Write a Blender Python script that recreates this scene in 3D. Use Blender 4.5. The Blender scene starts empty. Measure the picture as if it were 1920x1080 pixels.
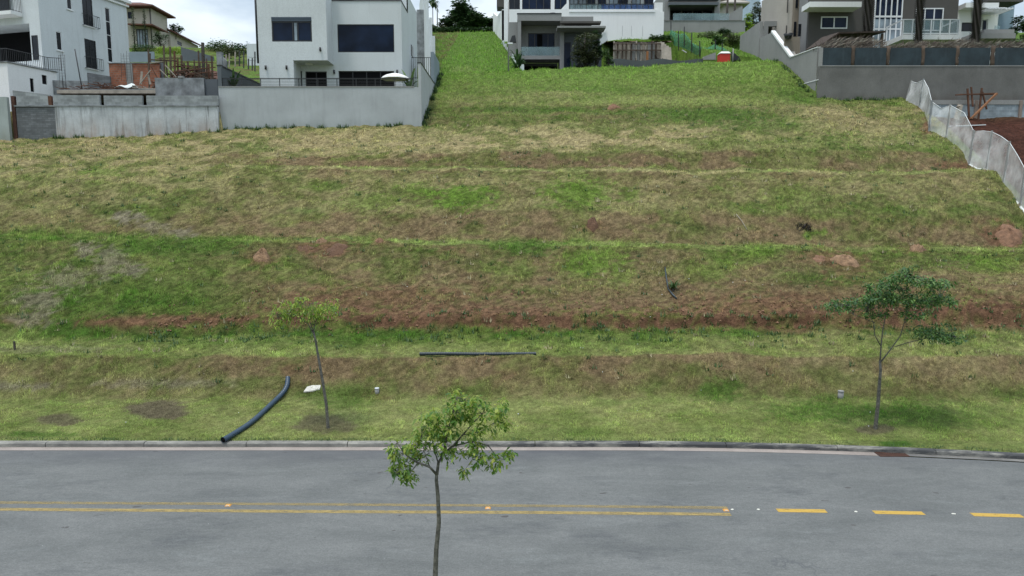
import bpy, math, random
import numpy as np
random.seed(7)
rng = np.random.default_rng(7)
R = math.radians
scene = bpy.context.scene
COL = scene.collection
# ------------------------------------------------------------------ camera, sky, sun
PITCH = R(7.04); F = 1300.0; ZC = 8.0
cp, sp = math.cos(PITCH), math.sin(PITCH)
cam = bpy.data.cameras.new("camera"); camo = bpy.data.objects.new("camera", cam); COL.objects.link(camo)
camo.location = (0, 0, ZC); camo.rotation_euler = (R(90) - PITCH, 0, 0)
cam.sensor_width = 36; cam.lens = 36 * F / 1920; cam.clip_end = 5000; cam.clip_start = 0.1
scene.camera = camo
SUN_EL, SUN_AZ = R(74), R(228)      # high sun behind thin cloud
world = bpy.data.worlds.new("World"); scene.world = world; world.use_nodes = True
wn = world.node_tree; wn.nodes.clear()
def wnode(t, **k):
    n = wn.nodes.new(t)
    for a, b in k.items(): setattr(n, a, b)
    return n
sky = wnode('ShaderNodeTexSky', sky_type='NISHITA', sun_disc=False, sun_elevation=SUN_EL, sun_rotation=SUN_AZ)
sky.air_density = 1.0; sky.dust_density = 2.0
tc = wnode('ShaderNodeTexCoord'); mp = wnode('ShaderNodeMapping'); mp.inputs['Scale'].default_value = (2.0, 2.0, 5.5)
nz = wnode('ShaderNodeTexNoise'); nz.inputs['Scale'].default_value = 2.2; nz.inputs['Detail'].default_value = 7; nz.inputs['Roughness'].default_value = .55
rp = wnode('ShaderNodeValToRGB'); rp.color_ramp.elements[0].position = .32; rp.color_ramp.elements[1].position = .62
rp.color_ramp.elements[0].color = (.55, .55, .55, 1); rp.color_ramp.elements[1].color = (1, 1, 1, 1)
cl = wnode('ShaderNodeValToRGB'); cl.color_ramp.elements[0].position = .35; cl.color_ramp.elements[1].position = .7
cl.color_ramp.elements[0].color = (5.2, 6.3, 7.3, 1); cl.color_ramp.elements[1].color = (7.9, 8.7, 9.4, 1)
mx = wnode('ShaderNodeMix', data_type='RGBA')
bg = wnode('ShaderNodeBackground'); bg.inputs[1].default_value = 0.10
out = wnode('ShaderNodeOutputWorld')
L = wn.links
L.new(tc.outputs['Generated'], mp.inputs[0]); L.new(mp.outputs[0], nz.inputs['Vector'])
L.new(nz.outputs['Fac'], rp.inputs[0]); L.new(nz.outputs['Fac'], cl.inputs[0])
L.new(rp.outputs[0], mx.inputs['Factor']); L.new(sky.outputs[0], mx.inputs['A']); L.new(cl.outputs[0], mx.inputs['B'])
sz = wnode('ShaderNodeSeparateXYZ'); L.new(tc.outputs['Generated'], sz.inputs[0])   # an overcast sky is brighter overhead than at the horizon
gr = wnode('ShaderNodeMapRange'); gr.inputs['From Min'].default_value = .05; gr.inputs['From Max'].default_value = .85; gr.inputs['To Min'].default_value = .66; gr.inputs['To Max'].default_value = 1.3
L.new(sz.outputs['Z'], gr.inputs['Value']); sc_ = wnode('ShaderNodeVectorMath', operation='SCALE'); L.new(mx.outputs['Result'], sc_.inputs[0]); L.new(gr.outputs[0], sc_.inputs['Scale'])
L.new(sc_.outputs[0], bg.inputs[0]); L.new(bg.outputs[0], out.inputs[0])
sl = bpy.data.lights.new("sun", 'SUN'); sl.energy = 1.5; sl.angle = R(10); sl.color = (1, .95, .88)
so = bpy.data.objects.new("sun", sl); COL.objects.link(so); so.rotation_euler = (R(11), R(-12), 0)
so.location = (0, 0, 60)
scene.view_settings.view_transform = 'Standard'; scene.view_settings.look = 'None'
scene.view_settings.exposure = 0.68; scene.view_settings.gamma = 1
scene.view_settings.use_curve_mapping = False

# ------------------------------------------------------------------ projection helpers
def ratio(v):                       # height gained per metre of Y along the ray of image row v
    w = v - 540
    return (-F * sp - w * cp) / (F * cp - w * sp)
def zat(v, Y): return ZC + ratio(v) * Y
def P(px, v, Y):
    w = v - 540
    return np.array([(px - 960) / (F * cp - w * sp) * Y, Y, zat(v, Y)])
def proj(X, Y, Z):
    d = Y * cp - (Z - ZC) * sp
    h = Y * sp + (Z - ZC) * cp
    return 960 + F * X / d, 540 - F * h / d
# ------------------------------------------------------------------ numpy value noise
_perm = rng.random((256, 256))
def vnoise(x, y):
    xi = np.floor(x).astype(int); yi = np.floor(y).astype(int)
    fx = x - xi; fy = y - yi
    fx = fx * fx * (3 - 2 * fx); fy = fy * fy * (3 - 2 * fy)
    a = _perm[xi & 255, yi & 255]; b = _perm[(xi + 1) & 255, yi & 255]
    c = _perm[xi & 255, (yi + 1) & 255]; d = _perm[(xi + 1) & 255, (yi + 1) & 255]
    return a + (b - a) * fx + (c - a) * fy + (a - b - c + d) * fx * fy
def fbm(x, y, o=4):
    s = 0; a = .5; t = 0
    for i in range(o):
        s = s + a * vnoise(x + 17.3 * i, y - 9.1 * i); t += a; a *= .55; x = x * 2.03; y = y * 2.03
    return s / t
def sstep(a, b, x):
    t = np.clip((x - a) / (b - a), 0, 1); return t * t * (3 - 2 * t)
# ------------------------------------------------------------------ terrain
PC = np.array([0, 480, 800, 960, 1200, 1440, 1920.])
ROWS = [  # Y, image rows at the seven columns
 (25.5, 746, 743, 741, 740, 740, 742, 745), (26.95, 668, 671, 670, 668, 668, 668, 669),
 (27.25, 663, 665, 664, 662, 662, 662, 663), (29.3, 636, 630, 627, 625, 624, 622, 622), (29.70, 618, 614, 614, 613, 613, 612, 607),
 (29.95, 604, 599, 596, 594, 593, 592, 582), (31.3, 562, 560, 560, 560, 560, 558, 545),
 (35.5, 450, 453, 456, 459, 463, 468, 471), (36.7, 441, 443, 446, 449, 453, 459, 462),
 (38.4, 405, 402, 400, 400, 402, 406, 410), (42.4, 318, 316, 317, 319, 322, 323, 323),
 (43.2, 311, 310, 312, 314, 316, 317, 318), (44.6, 293, 291, 288, 286, 285, 284, 284),
 (46.8, 277, 266, 264, 262, 256, 250, 255), (48.5, 263, 246, 240, 236, 232, 228, 224),
 (50.5, 240, 228, 218, 214, 209, 207, 208), (51.6, 230, 218, 209, 206, 203, 198, 198),
 (53.3, 215, 205, 192, 189, 187, 184, 187), (55.5, 200, 188, 175, 170, 167, 160, 165),
 (58.5, 170, 160, 156, 148, 140, 130, 135), (61.0, 150, 140, 142, 134, 124, 113, 110)]
RY = np.array([22.45] + [r[0] for r in ROWS])
RX = []; RZ = []
RX.append(np.array([-30, -10, 0, 5, 10, 20, 30.])); RZ.append(np.full(7, .15))
for r in ROWS:
    v = np.array(r[1:]); RX.append((PC - 960) / (F * cp - (v - 540) * sp) * r[0]); RZ.append(ZC + ratio(v) * r[0])
def kshift(X):
    X = np.asarray(X, float)
    a = np.clip(X - 3, 0, 18)
    return -0.0065 * a * a - .234 * np.clip(X - 21, 0, 400)
XL = lambda Y: -6.55 - np.clip(Y - 62, 0, 60) * .165       # left edge of the grass strip
XR = lambda Y: .9 - np.clip(Y - 61, 0, 60) * .105          # right edge of the grass strip
def natz(X, Y):
    X = np.asarray(X, float); Y = np.asarray(Y, float)
    Zr = np.stack([np.interp(X, RX[i], RZ[i]) for i in range(len(RY))])
    k = np.clip(np.searchsorted(RY, Y) - 1, 0, len(RY) - 2)
    t = np.clip((Y - RY[k]) / (RY[k + 1] - RY[k]), 0, 1)
    idx = np.indices(X.shape)
    z = Zr[(k,) + tuple(idx)] * (1 - t) + Zr[(k + 1,) + tuple(idx)] * t
    up = np.where(X > XR(Y), np.interp(Y, [63.6, 66, 92, 112, 180, 400], [0, .13, 1, 1.13, 1.0, 0]), np.interp(Y, [61, 92, 112, 180, 400], [0, 1, 1.13, 1.0, 0]))
    z = np.where(Y > 61, z + up * (29.6 - z), z)
    z = np.where(Y > 180, np.interp(Y, [180, 420, 3000], [29, 0, 0]), z)
    side = sstep(75, 160, np.abs(X)); z = z * (1 - side * .85)
    return z
def terrain(X, Y):
    X = np.asarray(X, float); Y = np.asarray(Y, float)
    rag = (fbm(X * .8, X * 0 + 3.3, 3) - .5) * .5 + (fbm(X * 3.1, Y * 1.5, 2) - .5) * .22
    z = natz(X, Y + rag * np.interp(Y, [28, 29.3, 30.6, 32, 34.6, 35.5, 36.5, 42, 42.4, 43, 46, 52], [0, 1, 1, .5, .4, .06, .3, .4, .05, .2, .9, 1.4]))
    n = (fbm(X * .35, Y * .35, 3) - .5) * .34 + (fbm(X * 1.7 + 5, Y * 1.7, 3) - .5) * .17 + (fbm(X * 6.6, Y * 7.6, 3) - .5) * .10
    z = z + n * np.interp(Y, [22.5, 25.5, 28], [.12, .6, 1]) 
    # platforms of the building lots
    def lot(z, mask, val): return np.where(mask, val, z)
    z = lot(z, (X < -6.6) & (Y > 49.13) & (X > -20.1) & (Y < 65), 15.55)
    dz = np.interp(Y, [49, 57, 61, 64, 85, 100, 115, 135, 200], [14.2, 14.3, 17.2, 18, 22.5, 27.6, 32.6, 33, 28])
    z = lot(z, (X <= -20.1) & (Y > 48.68) & (Y < 200), dz)
    ez = np.interp(Y, [65, 70, 92, 115, 135, 200], [15.55, 19.5, 27, 31.5, 32, 28])
    z = lot(z, (X > -20.1) & (X < XL(Y)) & (Y >= 65) & (Y < 200), ez)
    z = lot(z, (X > XR(Y)) & (X < np.where(Y < 66.5, 22.4, 19.5)) & (Y > 62.5) & (Y < 82), np.interp(X, [0, 9.5, 11.5, 19.5], [18.6, 18.6, 19.3, 20.2]))
    z = lot(z, (X > 22.9) & (Y > 53.55) & (Y < 80), 18.05)
    z = np.where((X > 29.25) & (Y < 53.5) & (Y > 33), z - 1.15 * sstep(29.25, 30.6, X) * sstep(33, 37, Y), z)
    yk = 22.2 + kshift(X)
    z = np.where(Y < yk, -.08, z)
    # near verge on the camera's side of the road
    ny = 12.95 + kshift(X) * .5
    z = np.where(Y < ny - .08, .12 + (fbm(X * 1.7, Y * 1.7, 2) - .5) * .05, z)
    return z
def tz(x, y): return float(terrain(np.array([x]), np.array([y]))[0])
def ghit(px, v):
    Y = np.arange(12, 120, .03); w = v - 540
    X = (px - 960) / (F * cp - w * sp) * Y; Z = ZC + ratio(v) * Y
    g = terrain(X, Y); i = np.argmax(Z <= g)
    return np.array([X[i], Y[i], g[i]])
# ------------------------------------------------------------------ materials
def newmat(name):
    m = bpy.data.materials.new(name); m.use_nodes = True; nt = m.node_tree
    b = nt.nodes['Principled BSDF']; return m, nt, b
def lin(c):  # sRGB 0-255 to linear
    return tuple((x / 255 / 12.92) if x / 255 <= .04045 else ((x / 255 + .055) / 1.055) ** 2.4 for x in c)
def mixrgb(nt, fac, a, b, mode='MIX'):
    n = nt.nodes.new('ShaderNodeMix'); n.data_type = 'RGBA'; n.blend_type = mode
    for s, val in (('Factor', fac), ('A', a), ('B', b)):
        if isinstance(val, (int, float)): n.inputs[s].default_value = val
        elif isinstance(val, tuple): n.inputs[s].default_value = (*val[:3], 1)
        else: nt.links.new(val, n.inputs[s])
    return n.outputs['Result']
def noise(nt, scale, detail=4, rough=.55, vec=None, ramp=None, dist=0):
    n = nt.nodes.new('ShaderNodeTexNoise'); n.inputs['Scale'].default_value = scale
    n.inputs['Detail'].default_value = detail; n.inputs['Roughness'].default_value = rough; n.inputs['Distortion'].default_value = dist
    if vec is not None: nt.links.new(vec, n.inputs['Vector'])
    o = n.outputs['Fac']
    if ramp:
        r = nt.nodes.new('ShaderNodeMapRange'); r.inputs['From Min'].default_value = ramp[0]; r.inputs['From Max'].default_value = ramp[1]
        nt.links.new(o, r.inputs['Value']); o = r.outputs[0]
    return o
def geo_pos(nt):
    g = nt.nodes.new('ShaderNodeNewGeometry'); return g.outputs['Position']
def mapping(nt, vec, scale=(1, 1, 1), loc=(0, 0, 0)):
    m = nt.nodes.new('ShaderNodeMapping'); m.inputs['Scale'].default_value = scale; m.inputs['Location'].default_value = loc
    nt.links.new(vec, m.inputs[0]); return m.outputs[0]
def bump(nt, b, h, s=.3, d=.02):
    n = nt.nodes.new('ShaderNodeBump'); n.inputs['Strength'].default_value = s; n.inputs['Distance'].default_value = d
    nt.links.new(h, n.inputs['Height']); nt.links.new(n.outputs[0], b.inputs['Normal'])
def surf(name, c, rough=.85, var=.12, scale=.8, fine=25, bs=.3, bd=.01, streak=0, streakc=(.1, .09, .075), stainlow=None, metal=0, spec=.35):
    m, nt, b = newmat(name); pos = geo_pos(nt)
    lo = tuple(x * (1 - var) for x in c); hi = tuple(min(1, x * (1 + var)) for x in c)
    o = mixrgb(nt, noise(nt, scale, 6, .6, pos, (.3, .7)), lo, hi)
    o = mixrgb(nt, noise(nt, fine, 3, .6, pos, (.35, .65)), o, mixrgb(nt, 1.0, o, (.82, .82, .82), 'MULTIPLY'))
    if streak:
        sv = mapping(nt, pos, (2.3, 2.3, .16)); s = noise(nt, 1.6, 6, .65, sv, (.52, .72))
        ml = nt.nodes.new('ShaderNodeMath'); ml.operation = 'MULTIPLY'; ml.inputs[1].default_value = streak
        nt.links.new(s, ml.inputs[0]); o = mixrgb(nt, ml.outputs[0], o, streakc)
    if stainlow:   # (z0, z1, colour): soil splashed on the foot
        sx = nt.nodes.new('ShaderNodeSeparateXYZ'); nt.links.new(pos, sx.inputs[0])
        r = nt.nodes.new('ShaderNodeMapRange'); r.inputs['From Min'].default_value = stainlow[1]; r.inputs['From Max'].default_value = stainlow[0]
        nt.links.new(sx.outputs['Z'], r.inputs['Value'])
        n2 = noise(nt, .9, 5, .6, mapping(nt, pos, (1.5, 1.5, .4)), (.3, .75))
        m2 = nt.nodes.new('ShaderNodeMath'); m2.operation = 'MULTIPLY'; nt.links.new(r.outputs[0], m2.inputs[0]); nt.links.new(n2, m2.inputs[1])
        o = mixrgb(nt, m2.outputs[0], o, stainlow[2])
    nt.links.new(o, b.inputs['Base Color'])
    b.inputs['Roughness'].default_value = rough; b.inputs['Metallic'].default_value = metal; b.inputs['Specular IOR Level'].default_value = spec
    if bs: bump(nt, b, noise(nt, fine, 5, .65, pos), bs, bd)
    return m
def blockmat(name, c, mortar, w=.39, h=.19, rough=.9, var=.25, ms=.012):
    m, nt, b = newmat(name); pos = geo_pos(nt)
    sx = nt.nodes.new('ShaderNodeSeparateXYZ'); nt.links.new(pos, sx.inputs[0])
    ad = nt.nodes.new('ShaderNodeMath'); nt.links.new(sx.outputs['X'], ad.inputs[0]); nt.links.new(sx.outputs['Y'], ad.inputs[1])
    cb = nt.nodes.new('ShaderNodeCombineXYZ'); nt.links.new(ad.outputs[0], cb.inputs['X']); nt.links.new(sx.outputs['Z'], cb.inputs['Y'])
    br = nt.nodes.new('ShaderNodeTexBrick'); nt.links.new(cb.outputs[0], br.inputs['Vector'])
    br.inputs['Scale'].default_value = 1; br.inputs['Brick Width'].default_value = w; br.inputs['Row Height'].default_value = h
    br.inputs['Mortar Size'].default_value = ms
    br.inputs['Color1'].default_value = (*[x * (1 - var) for x in c], 1); br.inputs['Color2'].default_value = (*[min(1, x * (1 + var)) for x in c], 1)
    br.inputs['Mortar'].default_value = (*mortar, 1)
    o = mixrgb(nt, noise(nt, 1.3, 6, .6, pos, (.4, .75)), br.outputs['Color'], tuple(x * .55 for x in c))
    nt.links.new(o, b.inputs['Base Color']); b.inputs['Roughness'].default_value = rough
    bump(nt, b, br.outputs['Fac'], -.5, .01)
    return m
def glassmat(name, c, rough=.06, spec=.6):
    m, nt, b = newmat(name); pos = geo_pos(nt)
    nt.links.new(mixrgb(nt, noise(nt, .7, 3, .5, pos, (.35, .65)), tuple(x * .6 for x in c), tuple(x * 1.5 for x in c)), b.inputs['Base Color'])
    b.inputs['Roughness'].default_value = rough; b.inputs['Specular IOR Level'].default_value = spec
    bump(nt, b, noise(nt, .8, 2, .5, pos), .08, .05)
    return m
def sheer(name, c, alpha, rough=.5, scale=3, avar=.2):
    m, nt, b = newmat(name); pos = geo_pos(nt)
    nt.links.new(mixrgb(nt, noise(nt, scale, 4, .6, pos, (.35, .65)), tuple(x * .85 for x in c), c), b.inputs['Base Color'])
    r = nt.nodes.new('ShaderNodeMapRange'); nt.links.new(noise(nt, scale, 5, .65, pos, (.3, .7)), r.inputs['Value'])
    r.inputs['To Min'].default_value = max(0, alpha - avar); r.inputs['To Max'].default_value = min(1, alpha + avar)
    nt.links.new(r.outputs[0], b.inputs['Alpha']); b.inputs['Roughness'].default_value = rough
    return m
def leafmat(name, cols, trans=.25, rough=.55):
    cols = [tuple(x * 1.15 for x in c) for c in cols]
    m, nt, b = newmat(name)
    oi = nt.nodes.new('ShaderNodeNewGeometry')
    r = nt.nodes.new('ShaderNodeValToRGB'); nt.links.new(oi.outputs['Random Per Island'], r.inputs[0])
    els = r.color_ramp.elements
    while len(els) < len(cols): els.new(.5)
    for i, c in enumerate(cols): els[i].position = i / (len(cols) - 1); els[i].color = (*c, 1)
    o = mixrgb(nt, noise(nt, 1.4, 3, .5, oi.outputs['Position'], (.3, .7)), r.outputs[0], mixrgb(nt, 1.0, r.outputs[0], (.62, .72, .62), 'MULTIPLY'))
    nt.links.new(o, b.inputs['Base Color']); b.inputs['Roughness'].default_value = rough
    tr = nt.nodes.new('ShaderNodeBsdfTranslucent'); nt.links.new(o, tr.inputs[0])
    ms = nt.nodes.new('ShaderNodeMixShader'); ms.inputs[0].default_value = trans
    nt.links.new(b.outputs[0], ms.inputs[1]); nt.links.new(tr.outputs[0], ms.inputs[2])
    nt.links.new(ms.outputs[0], nt.nodes['Material Output'].inputs['Surface'])
    return m
# ------------------------------------------------------------------ mesh builder
class Frame:
    """origin + turn about Z: local x runs right, local y runs away from the road"""
    def __init__(s, ox=0, oy=0, oz=0, a=0):
        s.o = np.array([ox, oy, oz], float); s.a = R(a)
        s.r = np.array([math.cos(s.a), -math.sin(s.a), 0]); s.d = np.array([math.sin(s.a), math.cos(s.a), 0])
    def w(s, x, y, z): return s.o + s.r * x + s.d * y + np.array([0, 0, z])
    def ray(s, px, v):
        w = v - 540; d = np.array([(px - 960), F * cp - w * sp, -F * sp - w * cp]); return d / np.linalg.norm(d)
    def front(s, px, v, y=0):      # (x, z) in local coords on plane local y = y
        d = s.ray(px, v); c = np.array([0, 0, ZC]); q = s.o + s.d * y
        t = np.dot(q - c, s.d) / np.dot(d, s.d); p = c + d * t - s.o
        return np.dot(p, s.r), p[2]
    def side(s, px, v, x=0):       # (y, z)
        d = s.ray(px, v); c = np.array([0, 0, ZC]); q = s.o + s.r * x
        t = np.dot(q - c, s.r) / np.dot(d, s.r); p = c + d * t - s.o
        return np.dot(p, s.d), p[2]
W0 = Frame()
class MB:
    def __init__(s): s.v = []; s.f = []; s.sm = []
    def add(s, vs, fs, smooth=False):
        b = len(s.v); s.v += [tuple(float(c) for c in p) for p in vs]; s.f += [tuple(b + i for i in f) for f in fs]; s.sm += [smooth] * len(fs); return s
    def box(s, x0, x1, y0, y1, z0, z1, fr=W0):
        if x1 < x0: x0, x1 = x1, x0
        if y1 < y0: y0, y1 = y1, y0
        if z1 < z0: z0, z1 = z1, z0
        vs = [fr.w(x, y, z) for z in (z0, z1) for y in (y0, y1) for x in (x0, x1)]
        return s.add(vs, [(0, 2, 3, 1), (4, 5, 7, 6), (0, 1, 5, 4), (1, 3, 7, 5), (3, 2, 6, 7), (2, 0, 4, 6)])
    def bar(s, p, q, w=.05, h=None, up=(0, 0, 1)):
        h = h or w; p = np.array(p, float); q = np.array(q, float); d = q - p; d /= np.linalg.norm(d) + 1e-9
        u = np.array(up, float)
        if abs(np.dot(u, d)) > .95: u = np.array([0, 1., 0])
        a = np.cross(d, u); a /= np.linalg.norm(a); b = np.cross(a, d)
        vs = [c + a * w / 2 * i + b * h / 2 * j for c in (p, q) for i, j in ((-1, -1), (1, -1), (1, 1), (-1, 1))]
        return s.add(vs, [(0, 3, 2, 1), (4, 5, 6, 7), (0, 1, 5, 4), (1, 2, 6, 5), (2, 3, 7, 6), (3, 0, 4, 7)])
    def tube(s, pts, rad, n=8, wob=0, closed=True):
        pts = [np.array(p, float) for p in pts]; m = len(pts)
        if not hasattr(rad, '__len__'): rad = [rad] * m
        vs = []; prev = None
        for i, p in enumerate(pts):
            d = pts[min(i + 1, m - 1)] - pts[max(i - 1, 0)]; d = d / (np.linalg.norm(d) + 1e-9)
            if prev is None:
                u = np.array([1., 0, 0]) if abs(d[0]) < .9 else np.array([0, 1., 0])
            else: u = prev
            a = u - d * np.dot(u, d); a /= np.linalg.norm(a); b = np.cross(d, a); prev = a
            for k in range(n):
                t = 2 * math.pi * k / n; r = rad[i] * (1 + wob * (random.random() - .5)); vs.append(p + (a * math.cos(t) + b * math.sin(t)) * r)
        fs = [(i * n + k, i * n + (k + 1) % n, (i + 1) * n + (k + 1) % n, (i + 1) * n + k) for i in range(m - 1) for k in range(n)]
        if closed: fs += [tuple(range(n - 1, -1, -1)), tuple((m - 1) * n + k for k in range(n))]
        return s.add(vs, fs, True)
    def prism(s, poly, n, t):      # polygon of 3-D points pushed by n*t
        n = np.array(n, float) * t; m = len(poly); p = [np.array(q, float) for q in poly]
        return s.add(p + [q + n for q in p], [tuple(range(m)), tuple(range(2 * m - 1, m - 1, -1))] + [(i, m + i, m + (i + 1) % m, (i + 1) % m) for i in range(m)])
    def holes(s, fr, axis, pos, a0, a1, z0, z1, t, hs=()):
        """wall with real openings. axis 'x': plane local y=pos, thickness to +y; axis 'y': plane local x=pos, thickness t (signed) along x"""
        A = sorted(set([a0, a1] + [c for h in hs for c in h[:2] if a0 < c < a1])); Z = sorted(set([z0, z1] + [c for h in hs for c in h[2:] if z0 < c < z1]))
        solid = lambda i, j: 0 <= i < len(A) - 1 and 0 <= j < len(Z) - 1 and not any(h[0] < (A[i] + A[i + 1]) / 2 < h[1] and h[2] < (Z[j] + Z[j + 1]) / 2 < h[3] for h in hs)
        pt = (lambda a, d, z: fr.w(a, pos + d, z)) if axis == 'x' else (lambda a, d, z: fr.w(pos + d, a, z))
        for i in range(len(A) - 1):
            for j in range(len(Z) - 1):
                if not solid(i, j): continue
                a, b, c, d = A[i], A[i + 1], Z[j], Z[j + 1]
                s.add([pt(a, 0, c), pt(b, 0, c), pt(b, 0, d), pt(a, 0, d)], [(0, 1, 2, 3)])
                s.add([pt(a, t, c), pt(b, t, c), pt(b, t, d), pt(a, t, d)], [(3, 2, 1, 0)])
                for (di, dj, q) in ((-1, 0, ((a, c), (a, d))), (1, 0, ((b, c), (b, d))), (0, -1, ((a, c), (b, c))), (0, 1, ((a, d), (b, d)))):
                    if not solid(i + di, j + dj):
                        (e, g), (h, k) = q; s.add([pt(e, 0, g), pt(h, 0, k), pt(h, t, k), pt(e, t, g)], [(0, 1, 2, 3)])
        return s
    def build(s, name, mat, parent=None, smooth=None):
        me = bpy.data.meshes.new(name); V = np.array(s.v) if s.v else np.zeros((0, 3))
        if parent is not None:
            o = parent; off = np.zeros(3)
            while o is not None: off += np.array(o.location); o = o.parent
            V = V - off; loc = (0, 0, 0)
        else:
            loc = (V[:, 0].mean(), V[:, 1].mean(), V[:, 2].min()); V = V - np.array(loc)
        me.from_pydata(V.tolist(), [], s.f); me.validate(); 
        if len(me.polygons) == len(s.sm): me.polygons.foreach_set('use_smooth', s.sm if smooth is None else [smooth] * len(s.sm))
        if mat: me.materials.append(mat)
        o = bpy.data.objects.new(name, me); COL.objects.link(o); o.location = loc
        if parent is not None: o.parent = parent
        return o
def tag(o, label=None, cat=None, group=None, kind=None):
    for k, v in (('label', label), ('category', cat), ('group', group), ('kind', kind)):
        if v: o[k] = v
    return o
def thing(name, loc, label, cat, group=None):
    o = bpy.data.objects.new(name, None); COL.objects.link(o); o.location = [float(c) for c in loc]; o.empty_display_size = .3
    return tag(o, label, cat, group)
def dup(o, loc, label=None, parent=None):
    c = o.copy(); COL.objects.link(c)
    if parent is not None: c.parent = parent
    else: c.location = [float(q) for q in loc]
    if label: c['label'] = label
    for ch in list(o.children): dup(ch, None, None, c)
    return c
# ------------------------------------------------------------------ shared materials
m_white = surf('white_render', (.60, .64, .66), var=.05, scale=.5, streak=.28, streakc=(.3, .31, .31), bs=.2)
m_white2 = surf('bright_white_render', (.78, .79, .79), var=.04, scale=.4, streak=.15, streakc=(.45, .44, .42), bs=.15)
m_offw = surf('grey_white_render', (.58, .615, .635), var=.06, scale=.35, streak=.2, streakc=(.3, .31, .32), bs=.25)
m_lotwall = surf('weathered_render', (.40, .425, .44), var=.14, scale=.45, streak=.25, streakc=(.22, .23, .235), stainlow=(12.9, 13.9, (.24, .27, .25)), bs=.3)
m_stain = surf('stained_render', (.46, .485, .505), var=.2, scale=1.1, streak=1.0, streakc=(.10, .10, .095), stainlow=(12.3, 13.9, (.27, .155, .085)), bs=.5)
m_conc = surf('raw_concrete', (.22, .235, .245), var=.5, scale=1.5, streak=.5, streakc=(.12, .12, .12), bs=.5)
m_concd = surf('dark_cement_render', (.150, .147, .140), var=.22, scale=.5, streak=.35, streakc=(.09, .09, .088), stainlow=(15.5, 16.2, (.1, .085, .07)), bs=.4)
m_concl = surf('light_cement_render', (.27, .27, .265), var=.1, scale=.5, streak=.3, streakc=(.17, .17, .165), bs=.3)
m_block = blockmat('grey_block', (.26, .28, .29), (.3, .32, .33))
m_blockd = blockmat('rough_dark_block', (.14, .15, .16), (.09, .095, .1), .39, .13)
m_blockb = blockmat('pale_block', (.26, .31, .35), (.33, .36, .39), .39, .2)
m_brick = blockmat('hollow_clay_brick', (.30, .105, .055), (.22, .17, .14), .29, .19, ms=.016)
m_dark = surf('dark_interior', (.005, .005, .006), rough=.8, var=.3, bs=0, spec=.1)
m_black = surf('black_metal', (.014, .015, .018), rough=.45, var=.2, bs=0, spec=.5)
m_glass = glassmat('dark_glass', (.008, .010, .014), .1, .3)
m_glassb = glassmat('blue_glass', (.007, .013, .03), .05, .16)
m_glassc = glassmat('pale_curtained_glass', (.20, .25, .29), .12)
m_wframe = surf('white_metal', (.72, .74, .76), rough=.4, var=.05, bs=0, spec=.5)
m_clear = sheer('clear_balustrade_glass', (.25, .36, .38), .38, .05, .6, .1)
m_bluerail = sheer('blue_balustrade_glass', (.03, .09, .25), .62, .05, .6, .1)
m_frost = surf('frosted_green_glass', (.022, .036, .044), rough=.45, var=.4, scale=.9, streak=.5, streakc=(.045, .06, .07), bs=.05, spec=.3)
m_wood = surf('weathered_timber', (.095, .068, .05), var=.35, scale=2, fine=18, bs=.5)
m_woodr = surf('reddish_timber', (.115, .055, .034), var=.35, scale=2, fine=18, bs=.5)
m_woodl = surf('pale_timber', (.36, .32, .27), var=.25, scale=2, fine=18, bs=.4)
m_rust = surf('rusty_rebar', (.10, .045, .03), var=.3, scale=4, bs=.2)
m_steel = surf('dark_rebar', (.06, .06, .065), var=.3, bs=0)
m_soil = surf('red_soil', (.095, .045, .032), var=.35, scale=1.2, fine=9, bs=1, bd=.06)
m_bark = surf('mottled_bark', (.11, .105, .09), var=.6, scale=14, fine=40, bs=.7, bd=.006)
m_barkd = surf('dark_bark', (.06, .052, .045), var=.35, scale=7, fine=30, bs=.6)
m_beige = surf('beige_render', (.44, .41, .35), var=.06, bs=.1)
m_tile = surf('clay_roof_tile', (.13, .058, .042), var=.35, scale=2.2, fine=6, bs=.5, bd=.05)
m_taupe = surf('taupe_render', (.085, .08, .075), var=.08, bs=.15)
m_taupl = surf('light_taupe_render', (.25, .25, .248), var=.06, bs=.15)
m_tan = surf('tan_render', (.23, .195, .155), var=.07, bs=.15)
m_sand = surf('sand_render', (.40, .37, .33), var=.06, bs=.15)
# ================================================================== GROUND
C_G = np.array([.155, .205, .050]); C_PALE = np.array([.31, .375, .125]); C_LUSH = np.array([.080, .170, .026])
C_BRN = np.array([.25, .185, .105]); C_STR = np.array([.47, .40, .215]); C_SOIL = np.array([.225, .128, .078]); C_GREY = np.array([.27, .245, .175])
# along-Y weights (Y, brown, straw, lush, soil, pale) for the left, middle and right of the slope; narrow pale peaks also paint highlights on the ledge lips
BL = [(22.3, .05, .05, .1, 0, .75), (25.2, .1, .1, .15, 0, .6), (25.7, .35, .2, .25, 0, .15), (26.9, .4, .05, .3, 0, .1), (27.2, .05, .05, .1, 0, .7), (29.1, 0, .15, .3, 0, .5),
      (29.4, 0, 0, .85, 0, 0), (29.8, .2, 0, .5, .3, 0), (29.92, .2, 0, .1, .7, 0), (30.1, .3, 0, .3, .1, 0), (31, .1, 0, .55, 0, .1), (33, .15, .05, .3, 0, .1), (35.2, .3, .05, .45, 0, 0),
      (35.6, .0, .0, .6, 0, .3), (36.8, .1, 0, .5, 0, .3), (37.2, .45, .1, .2, 0, 0), (39.5, .3, .25, .3, 0, .05), (41.5, .1, .4, .2, 0, .2), (43, .15, .5, .1, 0, .1), (45, .3, .5, .1, 0, 0), (48.5, .1, .6, .1, 0, .1), (60, .1, .2, .2, 0, .3), (70, 0, 0, .8, 0, 0)]
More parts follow.
